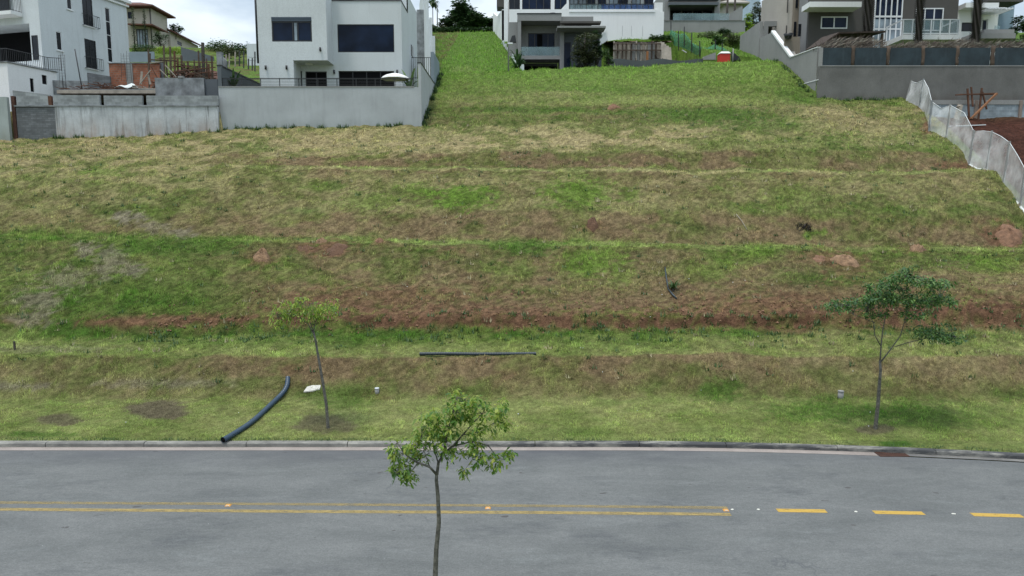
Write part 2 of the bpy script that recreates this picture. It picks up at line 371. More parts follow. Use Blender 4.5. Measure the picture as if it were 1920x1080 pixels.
BM = [(22.3, .0, .1, .1, 0, .8), (25.0, .05, .15, .1, 0, .75), (25.6, .35, .1, .3, 0, .1), (26.3, .65, .1, .1, .05, 0), (26.95, .75, .05, 0, .1, 0), (27.1, .1, .1, .1, 0, .7), (27.8, 0, .1, .2, 0, .55), (29.0, 0, 0, .45, 0, .2),
      (29.3, .1, 0, .8, 0, 0), (29.6, .2, 0, .5, .3, 0), (29.8, .1, 0, 0, .9, 0), (30.1, .2, 0, 0, .8, 0), (31.2, .45, .1, 0, .45, 0), (32.2, .6, .1, .1, .1, 0), (33.5, .55, .08, .25, 0, 0), (35.1, .45, 0, .5, 0, 0), (35.45, .4, 0, .3, 0, .0), (35.5, 0, 0, .1, 0, .95),
      (36.1, .0, .1, .2, 0, .6), (36.5, .45, .1, .2, 0, .1), (37.0, .65, .1, .1, .05, 0), (38.3, .65, .15, .05, .05, 0), (38.8, .3, .3, .2, 0, .1), (41.4, .45, .3, .1, 0, 0), (42.3, .6, .1, 0, 0, 0), (42.38, .0, .5, .0, 0, .9), (42.8, .0, .4, .1, 0, .6), (43.05, .4, .1, .2, 0, .1), (43.3, .8, .0, .1, 0, 0), (44.5, .8, .0, .1, 0, 0),
      (44.8, .2, .45, .1, 0, .1), (46.5, .1, .7, .0, 0, .1), (48.4, .1, .4, .2, 0, .2), (48.9, .3, .05, .45, 0, 0), (50.2, .4, .1, .3, 0, .05), (50.8, 0, .1, .5, 0, .3), (51.7, .5, 0, .4, 0, 0), (53, .2, .2, .2, 0, .4), (55.5, .2, .1, .3, 0, .3), (61, .05, .05, .3, 0, .5), (63, 0, 0, .9, 0, 0), (90, 0, 0, .95, 0, 0)]
BR = [(22.3, .0, .05, .2, 0, .7), (25.0, .05, .1, .25, 0, .5), (25.5, .2, .1, .5, 0, .05), (26.3, .5, .15, .2, 0, .05), (26.95, .6, .3, 0, 0, 0), (27.1, .1, .15, .1, 0, .55), (29.1, .1, .15, .3, 0, .3), (29.4, .3, .1, .3, .2, 0),
      (29.7, .2, 0, 0, .8, 0), (30.2, .3, 0, 0, .7, 0), (31.2, .6, .1, 0, .25, 0), (32.5, .65, .1, .1, .05, 0), (35.2, .5, 0, .35, 0, 0), (35.5, .4, 0, .3, 0, .0), (35.55, .0, .05, .1, 0, .95), (36.1, .05, .1, .2, 0, .6), (36.5, .45, .1, .2, 0, .1), (37.1, .7, .1, .1, 0, 0), (38.3, .6, 0, .2, 0, 0), (38.9, .2, .1, .4, 0, .2), (41.2, .35, .25, .2, 0, .1),
      (42.3, .5, .2, .1, 0, 0), (42.38, .0, .45, .0, 0, .9), (42.8, .0, .4, .1, 0, .6), (43.05, .4, .1, .2, 0, .1), (43.3, .65, .1, .2, 0, 0), (44.5, .5, .1, .3, 0, 0), (44.8, .1, .1, .4, 0, .3), (46.5, .1, .2, .3, 0, .3), (48, .3, .3, .2, 0, .1), (51, .35, .35, .2, 0, 0), (52.5, .15, .1, .4, 0, .2), (55.5, 0, .1, .3, 0, .5), (61, 0, .1, .2, 0, .6), (63, 0, 0, .8, 0, .1), (90, 0, 0, .9, 0, 0)]
# patches of their own: image spot on the slope, radii, kind, amount
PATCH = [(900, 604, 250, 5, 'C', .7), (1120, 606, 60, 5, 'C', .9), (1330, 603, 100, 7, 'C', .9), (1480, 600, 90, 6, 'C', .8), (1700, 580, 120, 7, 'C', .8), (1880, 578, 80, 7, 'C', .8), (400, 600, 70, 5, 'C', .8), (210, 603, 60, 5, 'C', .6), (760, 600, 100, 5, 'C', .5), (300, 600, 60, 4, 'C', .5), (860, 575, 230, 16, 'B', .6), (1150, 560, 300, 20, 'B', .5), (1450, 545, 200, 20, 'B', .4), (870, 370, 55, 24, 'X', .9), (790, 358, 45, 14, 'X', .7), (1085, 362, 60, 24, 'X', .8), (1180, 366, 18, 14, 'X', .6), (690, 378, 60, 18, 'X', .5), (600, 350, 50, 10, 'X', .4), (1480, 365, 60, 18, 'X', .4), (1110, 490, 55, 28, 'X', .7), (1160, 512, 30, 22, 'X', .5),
         (985, 464, 60, 14, 'L', .8), (190, 322, 40, 9, 'X', .6), (570, 395, 30, 6, 'L', .5), (280, 395, 40, 12, 'X', .4), (630, 345, 20, 8, 'L', .5), (480, 275, 60, 8, 'L', .5), (1330, 215, 120, 14, 'L', .8), (1440, 235, 110, 10, 'L', .6), (1000, 205, 120, 5, 'L', .7), (1310, 430, 40, 10, 'L', .3), (1560, 520, 90, 30, 'L', .5),
         (1420, 470, 40, 12, 'X', .5), (1350, 500, 40, 20, 'X', .5), (1850, 495, 60, 20, 'X', .5), (1760, 490, 60, 14, 'L', .5), (1525, 437, 22, 9, 'X', .8), (1540, 405, 40, 7, 'X', .4), (330, 465, 130, 14, 'L', .7), (300, 560, 150, 40, 'L', .45), (130, 610, 45, 22, 'L', .9), (650, 640, 60, 12, 'L', .5), (740, 628, 60, 10, 'L', .8), (1390, 625, 40, 9, 'L', .7), (1350, 730, 45, 20, 'L', .8), (1580, 770, 130, 18, 'L', .75), (1740, 780, 110, 22, 'L', .6), (1680, 832, 30, 7, 'L', 1), (1560, 745, 40, 6, 'L', .5),
         (240, 408, 32, 9, 'G', 1), (160, 468, 20, 10, 'G', 1), (205, 490, 25, 26, 'G', .7), (250, 505, 22, 12, 'G', .9), (120, 525, 45, 22, 'G', .6), (70, 565, 45, 20, 'G', .7), (60, 600, 35, 14, 'G', .7), (30, 630, 50, 12, 'P', .5), (345, 438, 22, 8, 'G', .8), (290, 425, 30, 12, 'G', .7), (90, 655, 120, 6, 'G', .4), (30, 725, 60, 7, 'G', .8), (310, 720, 110, 8, 'G', .6), (460, 690, 90, 12, 'B', .8), (360, 640, 200, 6, 'L', .4),
         (113, 787, 38, 9, 'D', .8), (297, 769, 50, 16, 'D', .9), (610, 795, 52, 14, 'D', .75), (700, 742, 35, 10, 'S2', .4), (640, 745, 60, 22, 'L', .6), (60, 815, 60, 6, 'L', .8), (1060, 812, 90, 8, 'L', .4), (950, 700, 14, 10, 'S', .35), (700, 690, 100, 22, 'B', .5), (545, 690, 30, 12, 'S', .5), (1640, 805, 30, 8, 'D', .8),
         (720, 560, 160, 22, 'S', .55), (860, 592, 190, 16, 'S', .75), (1420, 575, 130, 25, 'S', .6), (1130, 606, 200, 9, 'S', .8), (1580, 570, 160, 30, 'S', .5), (1870, 590, 100, 16, 'S', .75), (330, 600, 160, 9, 'S', .85), (215, 605, 60, 9, 'S', .6), (1540, 482, 45, 14, 'S', .6), (1590, 500, 45, 22, 'S', .6), (490, 485, 26, 15, 'S', .5), (620, 466, 36, 14, 'S', .9), (575, 464, 22, 8, 'S', .7), (710, 452, 14, 6, 'S', .5), (850, 470, 20, 6, 'S', .5), (1110, 424, 22, 10, 'S', .5), (1880, 440, 36, 20, 'S', .9), (1710, 468, 24, 8, 'S', .5), (540, 455, 30, 8, 'S', .2),
         (1800, 310, 45, 6, 'S', .9), (1735, 240, 8, 14, 'S', .9), (1150, 200, 14, 6, 'S', .6), (870, 155, 20, 8, 'S', .4), (960, 152, 20, 6, 'S', .4), (1560, 225, 60, 25, 'T', .5), (1650, 250, 60, 20, 'T', .4), (700, 262, 180, 26, 'T', .6), (1120, 170, 120, 8, 'L', .5), (1050, 176, 70, 5, 'T', .5), (870, 130, 30, 6, 'T', .4), (1400, 130, 150, 12, 'P', .6), (1250, 190, 200, 8, 'P', .5), (1110, 150, 160, 12, 'P', .4), (1500, 180, 40, 18, 'L', .5)]
def groundcol(X, Y, Z):
    px, v = proj(X, Y, Z)
    Yw = Y + (fbm(X * .22, Y * .3, 3) - .5) * np.interp(Y, [25, 27, 40, 55], [.25, .22, .3, 2.2]) 
    def tab(B): A = np.array(B); return [np.interp(Yw, A[:, 0], A[:, i]) for i in range(1, 6)]
    l, m, r = tab(BL), tab(BM), tab(BR)
    a = sstep(250, 640, px); b = sstep(1150, 1550, px)
    W = [l[i] * (1 - a) + (m[i] * (1 - b) + r[i] * b) * a for i in range(5)]
    n1 = fbm(X * .55, Y * 1.1, 4); n2 = fbm(X * .9 + 31, Y * 1.6 + 7, 4); n3 = fbm(X * 1.7 + 3, Y * 2.4 + 57, 4); n4 = fbm(X * 3.3, Y * 4.4, 3); n5 = fbm(X * 7, Y * 9, 3)
    c = lambda n: np.clip((n - .5) * 4.2 + .5, 0, 1)
    br = np.clip(W[0] * (.45 + 1.1 * c(n1)) + (c(n4) - .5) * .25, 0, 1); st = np.clip(W[1] * (.3 + 1.4 * c(n2)), 0, 1); lu = np.clip(W[2] * (.3 + 1.4 * c(n3)), 0, 1)
    so = np.clip(W[3] * (.45 + 1.1 * c(n4)), 0, 1); pa = np.clip(W[4] * (.6 + .7 * c(n1)), 0, 1)
    s = [x[..., None] for x in (br, st, lu, so, pa)]
    g = C_G * (1 + (n2[..., None] - .5) * .6)
    o = g * (1 - s[4]) + C_PALE * s[4]; o = o * (1 - s[2]) + C_LUSH * s[2]; o = o * (1 - s[0]) + C_BRN * s[0]; o = o * (1 - s[1]) + C_STR * s[1]; o = o * (1 - s[3]) + C_SOIL * s[3]
    K = {'X': np.array([.15, .27, .038]), 'L': C_LUSH, 'G': C_GREY, 'B': C_BRN, 'D': np.array([.15, .125, .085]), 'S': C_SOIL, 'S2': C_SOIL, 'T': C_STR, 'P': C_PALE, 'C': np.array([.09, .042, .026])}  # kind C: dark red soil with the undercut's shade painted in
    soil = so.copy(); lush = lu.copy()
    wob = (n4 - .5) * 2.4 + (n5 - .5) * 1.6
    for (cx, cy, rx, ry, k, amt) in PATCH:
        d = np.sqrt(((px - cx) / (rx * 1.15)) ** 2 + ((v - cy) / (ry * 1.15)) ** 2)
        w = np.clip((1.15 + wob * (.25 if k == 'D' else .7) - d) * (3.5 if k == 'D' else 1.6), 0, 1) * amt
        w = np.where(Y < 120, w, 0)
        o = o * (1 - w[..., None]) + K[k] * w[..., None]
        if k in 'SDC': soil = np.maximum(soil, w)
    # pit beside the white net, and the edge of it
    w = sstep(29.1, 29.6, X) * (Y < 53.5) * (Y > 34); o = o * (1 - w[..., None]) + np.array([.10, .042, .03]) * w[..., None]; soil = np.maximum(soil, w)
    w = ((X < -20.1) & (Y > 49) & (Y < 60)) | ((X > 9.5) & (X < 19) & (Y > 64) & (Y < 78)); o[w] = np.array([.14, .08, .055]); soil[w] = 1
    w = sstep(50.5, 60, Y)[..., None] * .65; o = o * (1 - w) + np.array([.15, .27, .045]) * w
    w = ((X < -6.6) & (Y > 62))[..., None] * np.clip((n2 - .42) * 5, 0, .8)[..., None]; o = o * (1 - w) + np.array([.16, .14, .06]) * w
    n6 = fbm(X * 6.5 + 11, Y * 8.5, 3); ct = np.interp(Y, [22, 25, 26.5, 29.6, 30.2, 62, 75], [.15, .2, .42, .4, .6, .4, .3])
    o = o * (1 + ct * (np.clip((n6 - .5) * 4 + .5, 0, 1) - .62))[..., None]
    w = (X > XR(Y)) & (X < 9.6) & (Y > 62.6) & (Y < 82); o[w] = np.array([.07, .07, .07]); soil[w] = 1.3
    o = o * (1 + (n5[..., None] - .5) * .6)
    return np.clip(o, 0, 1), np.clip(soil, 0, 1.3), lush, br, st
def axis(segs):
    a = []
    for (x0, x1, d) in segs: a += list(np.arange(x0, x1 - 1e-6, d))
    a.append(segs[-1][1]); return np.array(a)
gx = axis([(-3000, -400, 400), (-400, -60, 12), (-60, -36, .5), (-36, 36, .16), (36, 60, .5), (60, 400, 12), (400, 3000, 400)])
gt = axis([(-3000, -200, 400), (-200, -8, 8), (-8, 12.7, .7), (12.7, 13.1, .04), (13.1, 22, .8), (22, 22.17, .17), (22.17, 22.21, .04), (22.21, 62, .115), (62, 100, .3), (100, 200, 3), (200, 3000, 200)])
Xg, Tg = np.meshgrid(gx, gt)
fade = np.interp(Tg, [14, 22.3, 25.5], [.5, 1, 0]); fade = np.where(Tg < 14, .5, fade)
Yg = Tg + kshift(Xg) * fade
Yg = np.where(Tg < 0, Tg, Yg)
Zg = terrain(Xg, Yg)
def gridmesh(name, X, Y, Z, mat):
    n, m = X.shape; me = bpy.data.meshes.new(name); me.vertices.add(n * m)
    me.vertices.foreach_set('co', np.stack([X, Y, Z], -1).reshape(-1).astype(np.float32))
    i = (np.arange(n - 1)[:, None] * m + np.arange(m - 1)[None]).reshape(-1); q = np.stack([i, i + 1, i + m + 1, i + m], -1)
    me.loops.add(q.size); me.loops.foreach_set('vertex_index', q.reshape(-1).astype(np.int32))
    me.polygons.add(len(q)); me.polygons.foreach_set('loop_start', (np.arange(len(q)) * 4).astype(np.int32))
    me.polygons.foreach_set('use_smooth', np.ones(len(q), bool)); me.update(); me.validate()
    me.materials.append(mat); o = bpy.data.objects.new(name, me); COL.objects.link(o); return o
def colattr(me, name, rgb):
    a = me.attributes.new(name, 'FLOAT_COLOR', 'POINT'); d = np.ones((len(rgb), 4), np.float32); d[:, :3] = rgb; a.data.foreach_set('color', d.reshape(-1))
mg, nt, b = newmat('slope_ground'); pos = geo_pos(nt)
at = nt.nodes.new('ShaderNodeAttribute'); at.attribute_name = 'tint'
o1 = mixrgb(nt, noise(nt, 7, 6, .7, pos, (.3, .7)), mixrgb(nt, 1.0, at.outputs['Color'], (.50, .50, .48), 'MULTIPLY'), mixrgb(nt, 1.0, at.outputs['Color'], (1.1, 1.1, 1.08), 'MULTIPLY'))
o1 = mixrgb(nt, noise(nt, 26, 4, .7, pos, (.35, .65)), mixrgb(nt, 1.0, o1, (.45, .43, .42), 'MULTIPLY'), o1)
nt.links.new(o1, b.inputs['Base Color']); b.inputs['Roughness'].default_value = .95; b.inputs['Specular IOR Level'].default_value = .1
bump(nt, b, noise(nt, 9, 8, .75, pos), 1.0, .09)
ground = gridmesh('ground', Xg, Yg, Zg, mg); tag(ground, kind='structure')
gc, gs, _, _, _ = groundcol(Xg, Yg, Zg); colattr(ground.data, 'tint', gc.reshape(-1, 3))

# ------------------------------------------------------------------ grass blades
def blades(N, y0, y1, xs, hs, ws):
    Y = rng.uniform(y0, y1, N); 
    X = rng.uniform(-1, 1, N) * (Y * .76 + 1.5)
    ok = (Y > 22.24 + kshift(X)) & ~((X < -6.4) & (Y > 48.6) & (Y < 62)) & ~((X > 22.5) & (Y > 53.1)) & ~((X > 29.3) & (Y > 36)) & ~((X > XR(Y)) & (Y > 61.8) & (X < 12))
    ok &= ~((Y > 60) & (X < XL(Y) + .1))
    X, Y = X[ok], Y[ok]; Z = terrain(X, Y); c, s, lu, br, st = groundcol(X, Y, Z)
    keep = rng.random(len(X)) > s * .88; X, Y, Z, c, s, lu, br, st = [q[keep] for q in (X, Y, Z, c, s, lu, br, st)]
    clump = fbm(X * 2.3 + 90, Y * 2.3, 3); n = len(X)
    h = hs * (.35 + .9 * rng.random(n)) * (.55 + 1.5 * np.clip((clump - .42) * 3, 0, 1)) * (1 + .9 * lu) * np.interp(Y, [22, 25.2, 26], [.55, .6, 1])
    dry = rng.random(n) < np.clip(.10 + br * .55 + st * .7, 0, .85)
    lean = np.where(dry, rng.uniform(.8, 3.2, n), rng.uniform(.1, .9, n)); a = rng.uniform(0, 2 * np.pi, n)
    w = ws * (.6 + .8 * rng.random(n)) * np.where(dry, .7, 1); h = np.where(dry, h * .8 + .02, h)
    ex, ey = np.cos(a), np.sin(a); hz = h / np.sqrt(1 + lean ** 2)
    b0 = np.stack([X - ey * w / 2, Y + ex * w / 2, Z - .01], -1); b1 = np.stack([X + ey * w / 2, Y - ex * w / 2, Z - .01], -1)
    tp = np.stack([X + ex * hz * lean, Y + ey * hz * lean, Z + hz + .005], -1)
    V = np.stack([b0, b1, tp], 1).reshape(-1, 3)
    col = c * (.85 + .8 * rng.random(n))[:, None] * (.72 + 1.1 * np.clip(clump - .25, 0, .5))[:, None] * np.array([1.02, 1.05, .95])
    dc = np.array([.26, .20, .12]) * (.5 + .8 * rng.random(n))[:, None]
    col = np.where(dry[:, None], col * .35 + dc * .65, col)
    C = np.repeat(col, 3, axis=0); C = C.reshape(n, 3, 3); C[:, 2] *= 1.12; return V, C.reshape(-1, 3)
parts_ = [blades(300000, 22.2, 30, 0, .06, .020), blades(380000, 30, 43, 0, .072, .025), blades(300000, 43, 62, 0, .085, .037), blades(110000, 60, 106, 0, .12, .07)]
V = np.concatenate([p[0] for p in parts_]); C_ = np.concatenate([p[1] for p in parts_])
me = bpy.data.meshes.new('grass'); me.vertices.add(len(V)); me.vertices.foreach_set('co', V.reshape(-1).astype(np.float32))
nf = len(V) // 3; me.loops.add(nf * 3); me.loops.foreach_set('vertex_index', np.arange(nf * 3, dtype=np.int32)); me.polygons.add(nf); me.polygons.foreach_set('loop_start', (np.arange(nf) * 3).astype(np.int32)); me.update()
mgr, nt, b = newmat('grass_blades'); at = nt.nodes.new('ShaderNodeAttribute'); at.attribute_name = 'tint'
nt.links.new(at.outputs['Color'], b.inputs['Base Color']); b.inputs['Roughness'].default_value = .8; b.inputs['Specular IOR Level'].default_value = .12
tr = nt.nodes.new('ShaderNodeBsdfTranslucent'); nt.links.new(at.outputs['Color'], tr.inputs[0]); ms = nt.nodes.new('ShaderNodeMixShader'); ms.inputs[0].default_value = .3
nt.links.new(b.outputs[0], ms.inputs[1]); nt.links.new(tr.outputs[0], ms.inputs[2]); nt.links.new(ms.outputs[0], nt.nodes['Material Output'].inputs['Surface'])
me.materials.append(mgr); grass = bpy.data.objects.new('grass', me); COL.objects.link(grass); colattr(me, 'tint', C_)
tag(grass, 'rough grass and dry straw covering the terraced vacant slope', 'grass', kind='stuff')

# ------------------------------------------------------------------ road
def strip(name, xs, fy0, fy1, z, mat, parent=None):
    mb = MB(); xs = np.array(xs, float); a = fy0(xs); c = fy1(xs); m = len(xs)
    mb.v = [(x, y, z) for x, y in zip(xs, a)] + [(x, y, z) for x, y in zip(xs, c)]
    mb.f = [(i, i + 1, m + i + 1, m + i) for i in range(m - 1)]; mb.sm = [True] * (m - 1); return mb.build(name, mat, parent)
ma, nt, b = newmat('worn_asphalt'); pos = geo_pos(nt)
st = mapping(nt, pos, (.4, 1.0, 1))
o1 = mixrgb(nt, noise(nt, .8, 9, .72, st, (.3, .7), .3), (.100, .106, .106), (.156, .161, .160))
o1 = mixrgb(nt, noise(nt, .7, 9, .72, mapping(nt, pos, (.45, 1.1, 1), (7, 3, 0)), (.53, .72)), o1, (.078, .083, .088))
o1 = mixrgb(nt, noise(nt, .8, 9, .72, mapping(nt, pos, (.4, 1.3, 1), (17, 31, 0)), (.56, .74)), o1, (.165, .175, .175))
o1 = mixrgb(nt, noise(nt, 24, 5, .85, pos, (.36, .64)), mixrgb(nt, 1.0, o1, (.76, .76, .76), 'MULTIPLY'), mixrgb(nt, 1.0, o1, (1.2, 1.2, 1.19), 'MULTIPLY'))
sp_ = noise(nt, 2.3, 2, .4, mapping(nt, pos, (.8, 1.5, 1), (3, 3, 0)), (.735, .76)); o1 = mixrgb(nt, sp_, o1, (.075, .072, .072))
sp_ = noise(nt, 14, 2, .4, mapping(nt, pos, (1, 1.6, 1), (5, 9, 0)), (.79, .80)); o1 = mixrgb(nt, sp_, o1, (.32, .33, .33))
o1 = mixrgb(nt, noise(nt, 8, 6, .9, mapping(nt, pos, (.8, 1.2, 1)), (.38, .62)), mixrgb(nt, 1.0, o1, (.84, .84, .84), 'MULTIPLY'), mixrgb(nt, 1.0, o1, (1.1, 1.1, 1.09), 'MULTIPLY'))
vo = nt.nodes.new('ShaderNodeTexVoronoi'); vo.feature = 'DISTANCE_TO_EDGE'; vo.inputs['Scale'].default_value = .45
va = nt.nodes.new('ShaderNodeVectorMath'); va.operation = 'ADD'; nt.links.new(mapping(nt, pos, (.6, 1, 1)), va.inputs[0]); nv = nt.nodes.new('ShaderNodeTexNoise'); nv.inputs['Scale'].default_value = 1.6; nv.inputs['Detail'].default_value = 6; nt.links.new(pos, nv.inputs['Vector']); nt.links.new(nv.outputs['Color'], va.inputs[1]); nt.links.new(va.outputs[0], vo.inputs['Vector'])
rv = nt.nodes.new('ShaderNodeMapRange'); rv.inputs['From Min'].default_value = .012; rv.inputs['From Max'].default_value = .004; nt.links.new(vo.outputs['Distance'], rv.inputs['Value'])
mv = nt.nodes.new('ShaderNodeMath'); mv.operation = 'MULTIPLY'; nt.links.new(rv.outputs[0], mv.inputs[0]); nt.links.new(noise(nt, .25, 3, .5, mapping(nt, pos, (1, 1, 1), (40, 3, 0)), (.54, .72)), mv.inputs[1]); o1 = mixrgb(nt, mv.outputs[0], o1, (.085, .09, .094))
# damp dark edge beside the gutter
sx = nt.nodes.new('ShaderNodeSeparateXYZ'); nt.links.new(pos, sx.inputs[0])
r = nt.nodes.new('ShaderNodeMapRange'); nt.links.new(sx.outputs['Y'], r.inputs['Value']); r.inputs['From Min'].default_value = 20.2; r.inputs['From Max'].default_value = 21.6
mm = nt.nodes.new('ShaderNodeMath'); mm.operation = 'MULTIPLY'; nt.links.new(r.outputs[0], mm.inputs[0]); nt.links.new(noise(nt, .5, 5, .6, st, (.3, .65)), mm.inputs[1])
o1 = mixrgb(nt, mm.outputs[0], o1, (.076, .078, .086))
nt.links.new(o1, b.inputs['Base Color']); b.inputs['Roughness'].default_value = .82; b.inputs['Specular IOR Level'].default_value = .3
bump(nt, b, noise(nt, 60, 4, .8, pos), .5, .006)
rx = axis([(-400, -60, 20), (-60, 60, .5), (60, 400, 20)])
tag(strip('road', rx, lambda x: 13.0 + kshift(x) * .5, lambda x: 21.72 + kshift(x), 0, ma), kind='structure')
m_gut = surf('gutter_concrete', (.30, .26, .235), var=.18, scale=1.1, fine=30, streak=.0, bs=.3)
drain0, drain1 = P(1645, 852, 21.3)[0], P(1702, 854, 21.3)[0]
tag(strip('gutter', axis([(-400, -60, 20), (-60, drain0, .5)]), lambda x: 21.70 + kshift(x), lambda x: 22.06 + kshift(x), .008, m_gut), kind='structure')
m_gut2 = surf('grey_gutter_concrete', (.17, .165, .155), var=.3, scale=1.1, fine=30, bs=.3)
tag(strip('gutter', axis([(drain1, 60, .5), (60, 400, 20)]), lambda x: 21.78 + kshift(x), lambda x: 22.06 + kshift(x), .008, m_gut2), kind='structure')
# kerb in cast lengths with open joints, black algae on the right-hand stretch
mk, nt, b = newmat('kerb_concrete'); pos = geo_pos(nt)
o1 = mixrgb(nt, noise(nt, 1.4, 6, .65, pos, (.3, .7)), (.16, .155, .14), (.36, .35, .31))
sx = nt.nodes.new('ShaderNodeSeparateXYZ'); nt.links.new(pos, sx.inputs[0])
r = nt.nodes.new('ShaderNodeMapRange'); nt.links.new(sx.outputs['X'], r.inputs['Value']); r.inputs['From Min'].default_value = -3; r.inputs['From Max'].default_value = 1
r.inputs['To Min'].default_value = .5; r.inputs['To Max'].default_value = .97
mm = nt.nodes.new('ShaderNodeMath'); mm.operation = 'MULTIPLY'; nt.links.new(r.outputs[0], mm.inputs[0]); nt.links.new(noise(nt, 1.0, 6, .7, mapping(nt, pos, (.8, 3, 3)), (.36, .56)), mm.inputs[1])
o1 = mixrgb(nt, mm.outputs[0], o1, (.045, .047, .05)); nt.links.new(o1, b.inputs['Base Color']); b.inputs['Roughness'].default_value = .9; bump(nt, b, noise(nt, 22, 5, .7, pos), .6, .012)
mb = MB(); x = -60.0
joints = []
while x < 60: joints.append(x + random.uniform(-.2, .2)); x += 3.2
prof = [(22.0, -.05), (22.005, .11), (22.03, .142), (22.07, .152), (22.16, .155), (22.22, .15), (22.22, -.05)]
for x0, x1 in zip(joints[:-1], joints[1:]):
    dy = random.uniform(-.008, .008); dz = random.uniform(-.006, .006); xs = np.linspace(x0 + .012, x1 - .012, 7); vs = []
    for xx in xs: vs += [(xx, y + float(kshift(xx)) + dy + (random.uniform(-.006, .006) if 0 < i < 5 else 0), z + dz + (random.uniform(-.006, .004) if 1 < i < 5 else 0)) for i, (y, z) in enumerate(prof)]
    n = len(prof); fs = [(i * n + k, (i + 1) * n + k, (i + 1) * n + k + 1, i * n + k + 1) for i in range(6) for k in range(n - 1)] + [tuple(range(n)), tuple(6 * n + k for k in range(n - 1, -1, -1))]
    mb.add(vs, fs)
tag(mb.build('kerb', mk), kind='structure')
mb = MB()
for (y, z0, z1) in ((12.78, -.05, .15),):
    xs = np.linspace(-60, 60, 81); vs = []
    for xx in xs:
        s_ = float(kshift(xx)) * .5; vs += [(xx, y + s_, z0), (xx, y + s_, z1), (xx, y + .2 + s_, z1), (xx, y + .22 + s_, z0)]
    mb.add(vs, [(i * 4 + k, (i + 1) * 4 + k, (i + 1) * 4 + k + 1, i * 4 + k + 1) for i in range(80) for k in range(3)])
tag(mb.build('kerb', mk), kind='structure')
# painted markings
def paint(name, c, lo, hi):
    m, nt, b = newmat(name); pos = geo_pos(nt)
    nt.links.new(mixrgb(nt, noise(nt, 20, 4, .7, pos, (.3, .7)), tuple(x * .8 for x in c), c), b.inputs['Base Color']); b.inputs['Roughness'].default_value = .7
    r = nt.nodes.new('ShaderNodeMapRange'); nt.links.new(noise(nt, 9, 7, .75, mapping(nt, pos, (.35, 1.6, 1))), r.inputs['Value']); r.inputs['From Min'].default_value = lo; r.inputs['From Max'].default_value = hi
    nt.links.new(r.outputs[0], b.inputs['Alpha']); return m
m_pworn = paint('worn_yellow_paint', (.345, .255, .09), .25, .60); m_pworn2 = paint('worn_thin_yellow_paint', (.33, .25, .10), .28, .72); m_pfresh = paint('yellow_paint', (.47, .30, .055), .30, .44)
def yv(v): return -ZC / ratio(v)
def lineobj(pts, w, mat, label):
    q = [((px - 960) / (F * cp - (v - 540) * sp) * yv(v), yv(v)) for px, v in pts]; q.sort(); qx = [a for a, _ in q]; qy = [c for _, c in q]
    if len(pts) > 2: q0 = (qx[0] - 60, qy[0] + .0); qx = [q0[0]] + qx; qy = [q0[1]] + qy
    xs = np.arange(qx[0], qx[-1], .4).tolist() + [qx[-1]]; f = lambda x: np.interp(x, qx, qy)
    o = strip('lane_marking', xs, lambda x: f(x) - w / 2, lambda x: f(x) + w / 2, .004, mat); return tag(o, label, 'road marking', 'yellow markings painted along the road', kind='structure')
lineobj([(-100, 941), (0, 942.5), (640, 946), (1000, 948.5), (1364, 952)], .15, m_pworn2, 'faded upper line of the continuous double yellow centre line')
lineobj([(-100, 954), (0, 955), (640, 959.5), (1000, 961), (1370, 964.5)], .17, m_pworn, 'faded lower line of the continuous double yellow centre line')
for (a, va, c_, vb, lb) in ((1457, 957, 1549, 958.5, 'first short yellow dash after the double line ends'), (1638, 960.5, 1732, 962.5, 'middle one of the three short yellow dashes'), (1822, 964.8, 1917, 967.5, 'rightmost short yellow dash at the photo edge'), (2005, 969, 2100, 972, None)):
    if lb: lineobj([(a, va), (c_, vb)], .2, m_pfresh, lb)
# road studs
m_stud = surf('yellow_plastic', (.62, .30, .07), rough=.5, var=.1, bs=0); m_studw = surf('white_reflector', (.75, .74, .66), rough=.3, var=.1, bs=0)
def stud(px, v, label):
    X = (px - 960) / (F * cp - (v - 540) * sp) * yv(v); Y = yv(v)
    t = thing('road_stud', (X, Y, .004), label, 'road stud', 'yellow road studs on the centre line')
    mb = MB(); vs = [(X + a * .075, Y + b_ * .06, .004) for a, b_ in ((-1, -1), (1, -1), (1, 1), (-1, 1))] + [(X + a * .055, Y + b_ * .03, .03) for a, b_ in ((-1, -1), (1, -1), (1, 1), (-1, 1))]
    mb.add(vs, [(4, 5, 6, 7), (0, 1, 5, 4), (1, 2, 6, 5), (2, 3, 7, 6), (3, 0, 4, 7)]); mb.build('stud_body', m_stud, t)
    mb = MB(); mb.bar((X - .035, Y - .048, .019), (X + .035, Y - .048, .019), .012, .014); mb.build('reflector', m_studw, t)
stud(428, 948, 'yellow road stud on the faded double line, leftmost of three'); stud(915, 953, 'yellow road stud on the double line beside the foreground tree trunk'); stud(1361, 957, 'yellow road stud where the double line ends')
def chip(px, v, label):
    X = (px - 960) / (F * cp - (v - 540) * sp) * yv(v); Y = yv(v); mb = MB()
    k = [(X + .05 * math.cos(t) * random.uniform(.6, 1.1), Y + .035 * math.sin(t) * random.uniform(.6, 1.1), .004) for t in np.linspace(0, 5.4, 7)]; mb.prism(k, (0, 0, 1), .014)
    tag(mb.build('stud_base', m_studw), label, 'stud base', 'white remains of broken road studs')
chip(1373, 956, 'white stud base just right of the double line end'); chip(1422, 956, 'white stud base before the first yellow dash'); chip(1605, 960, 'white stud base between first and middle yellow dashes'); chip(1788, 964, 'white stud base between middle and rightmost yellow dashes')
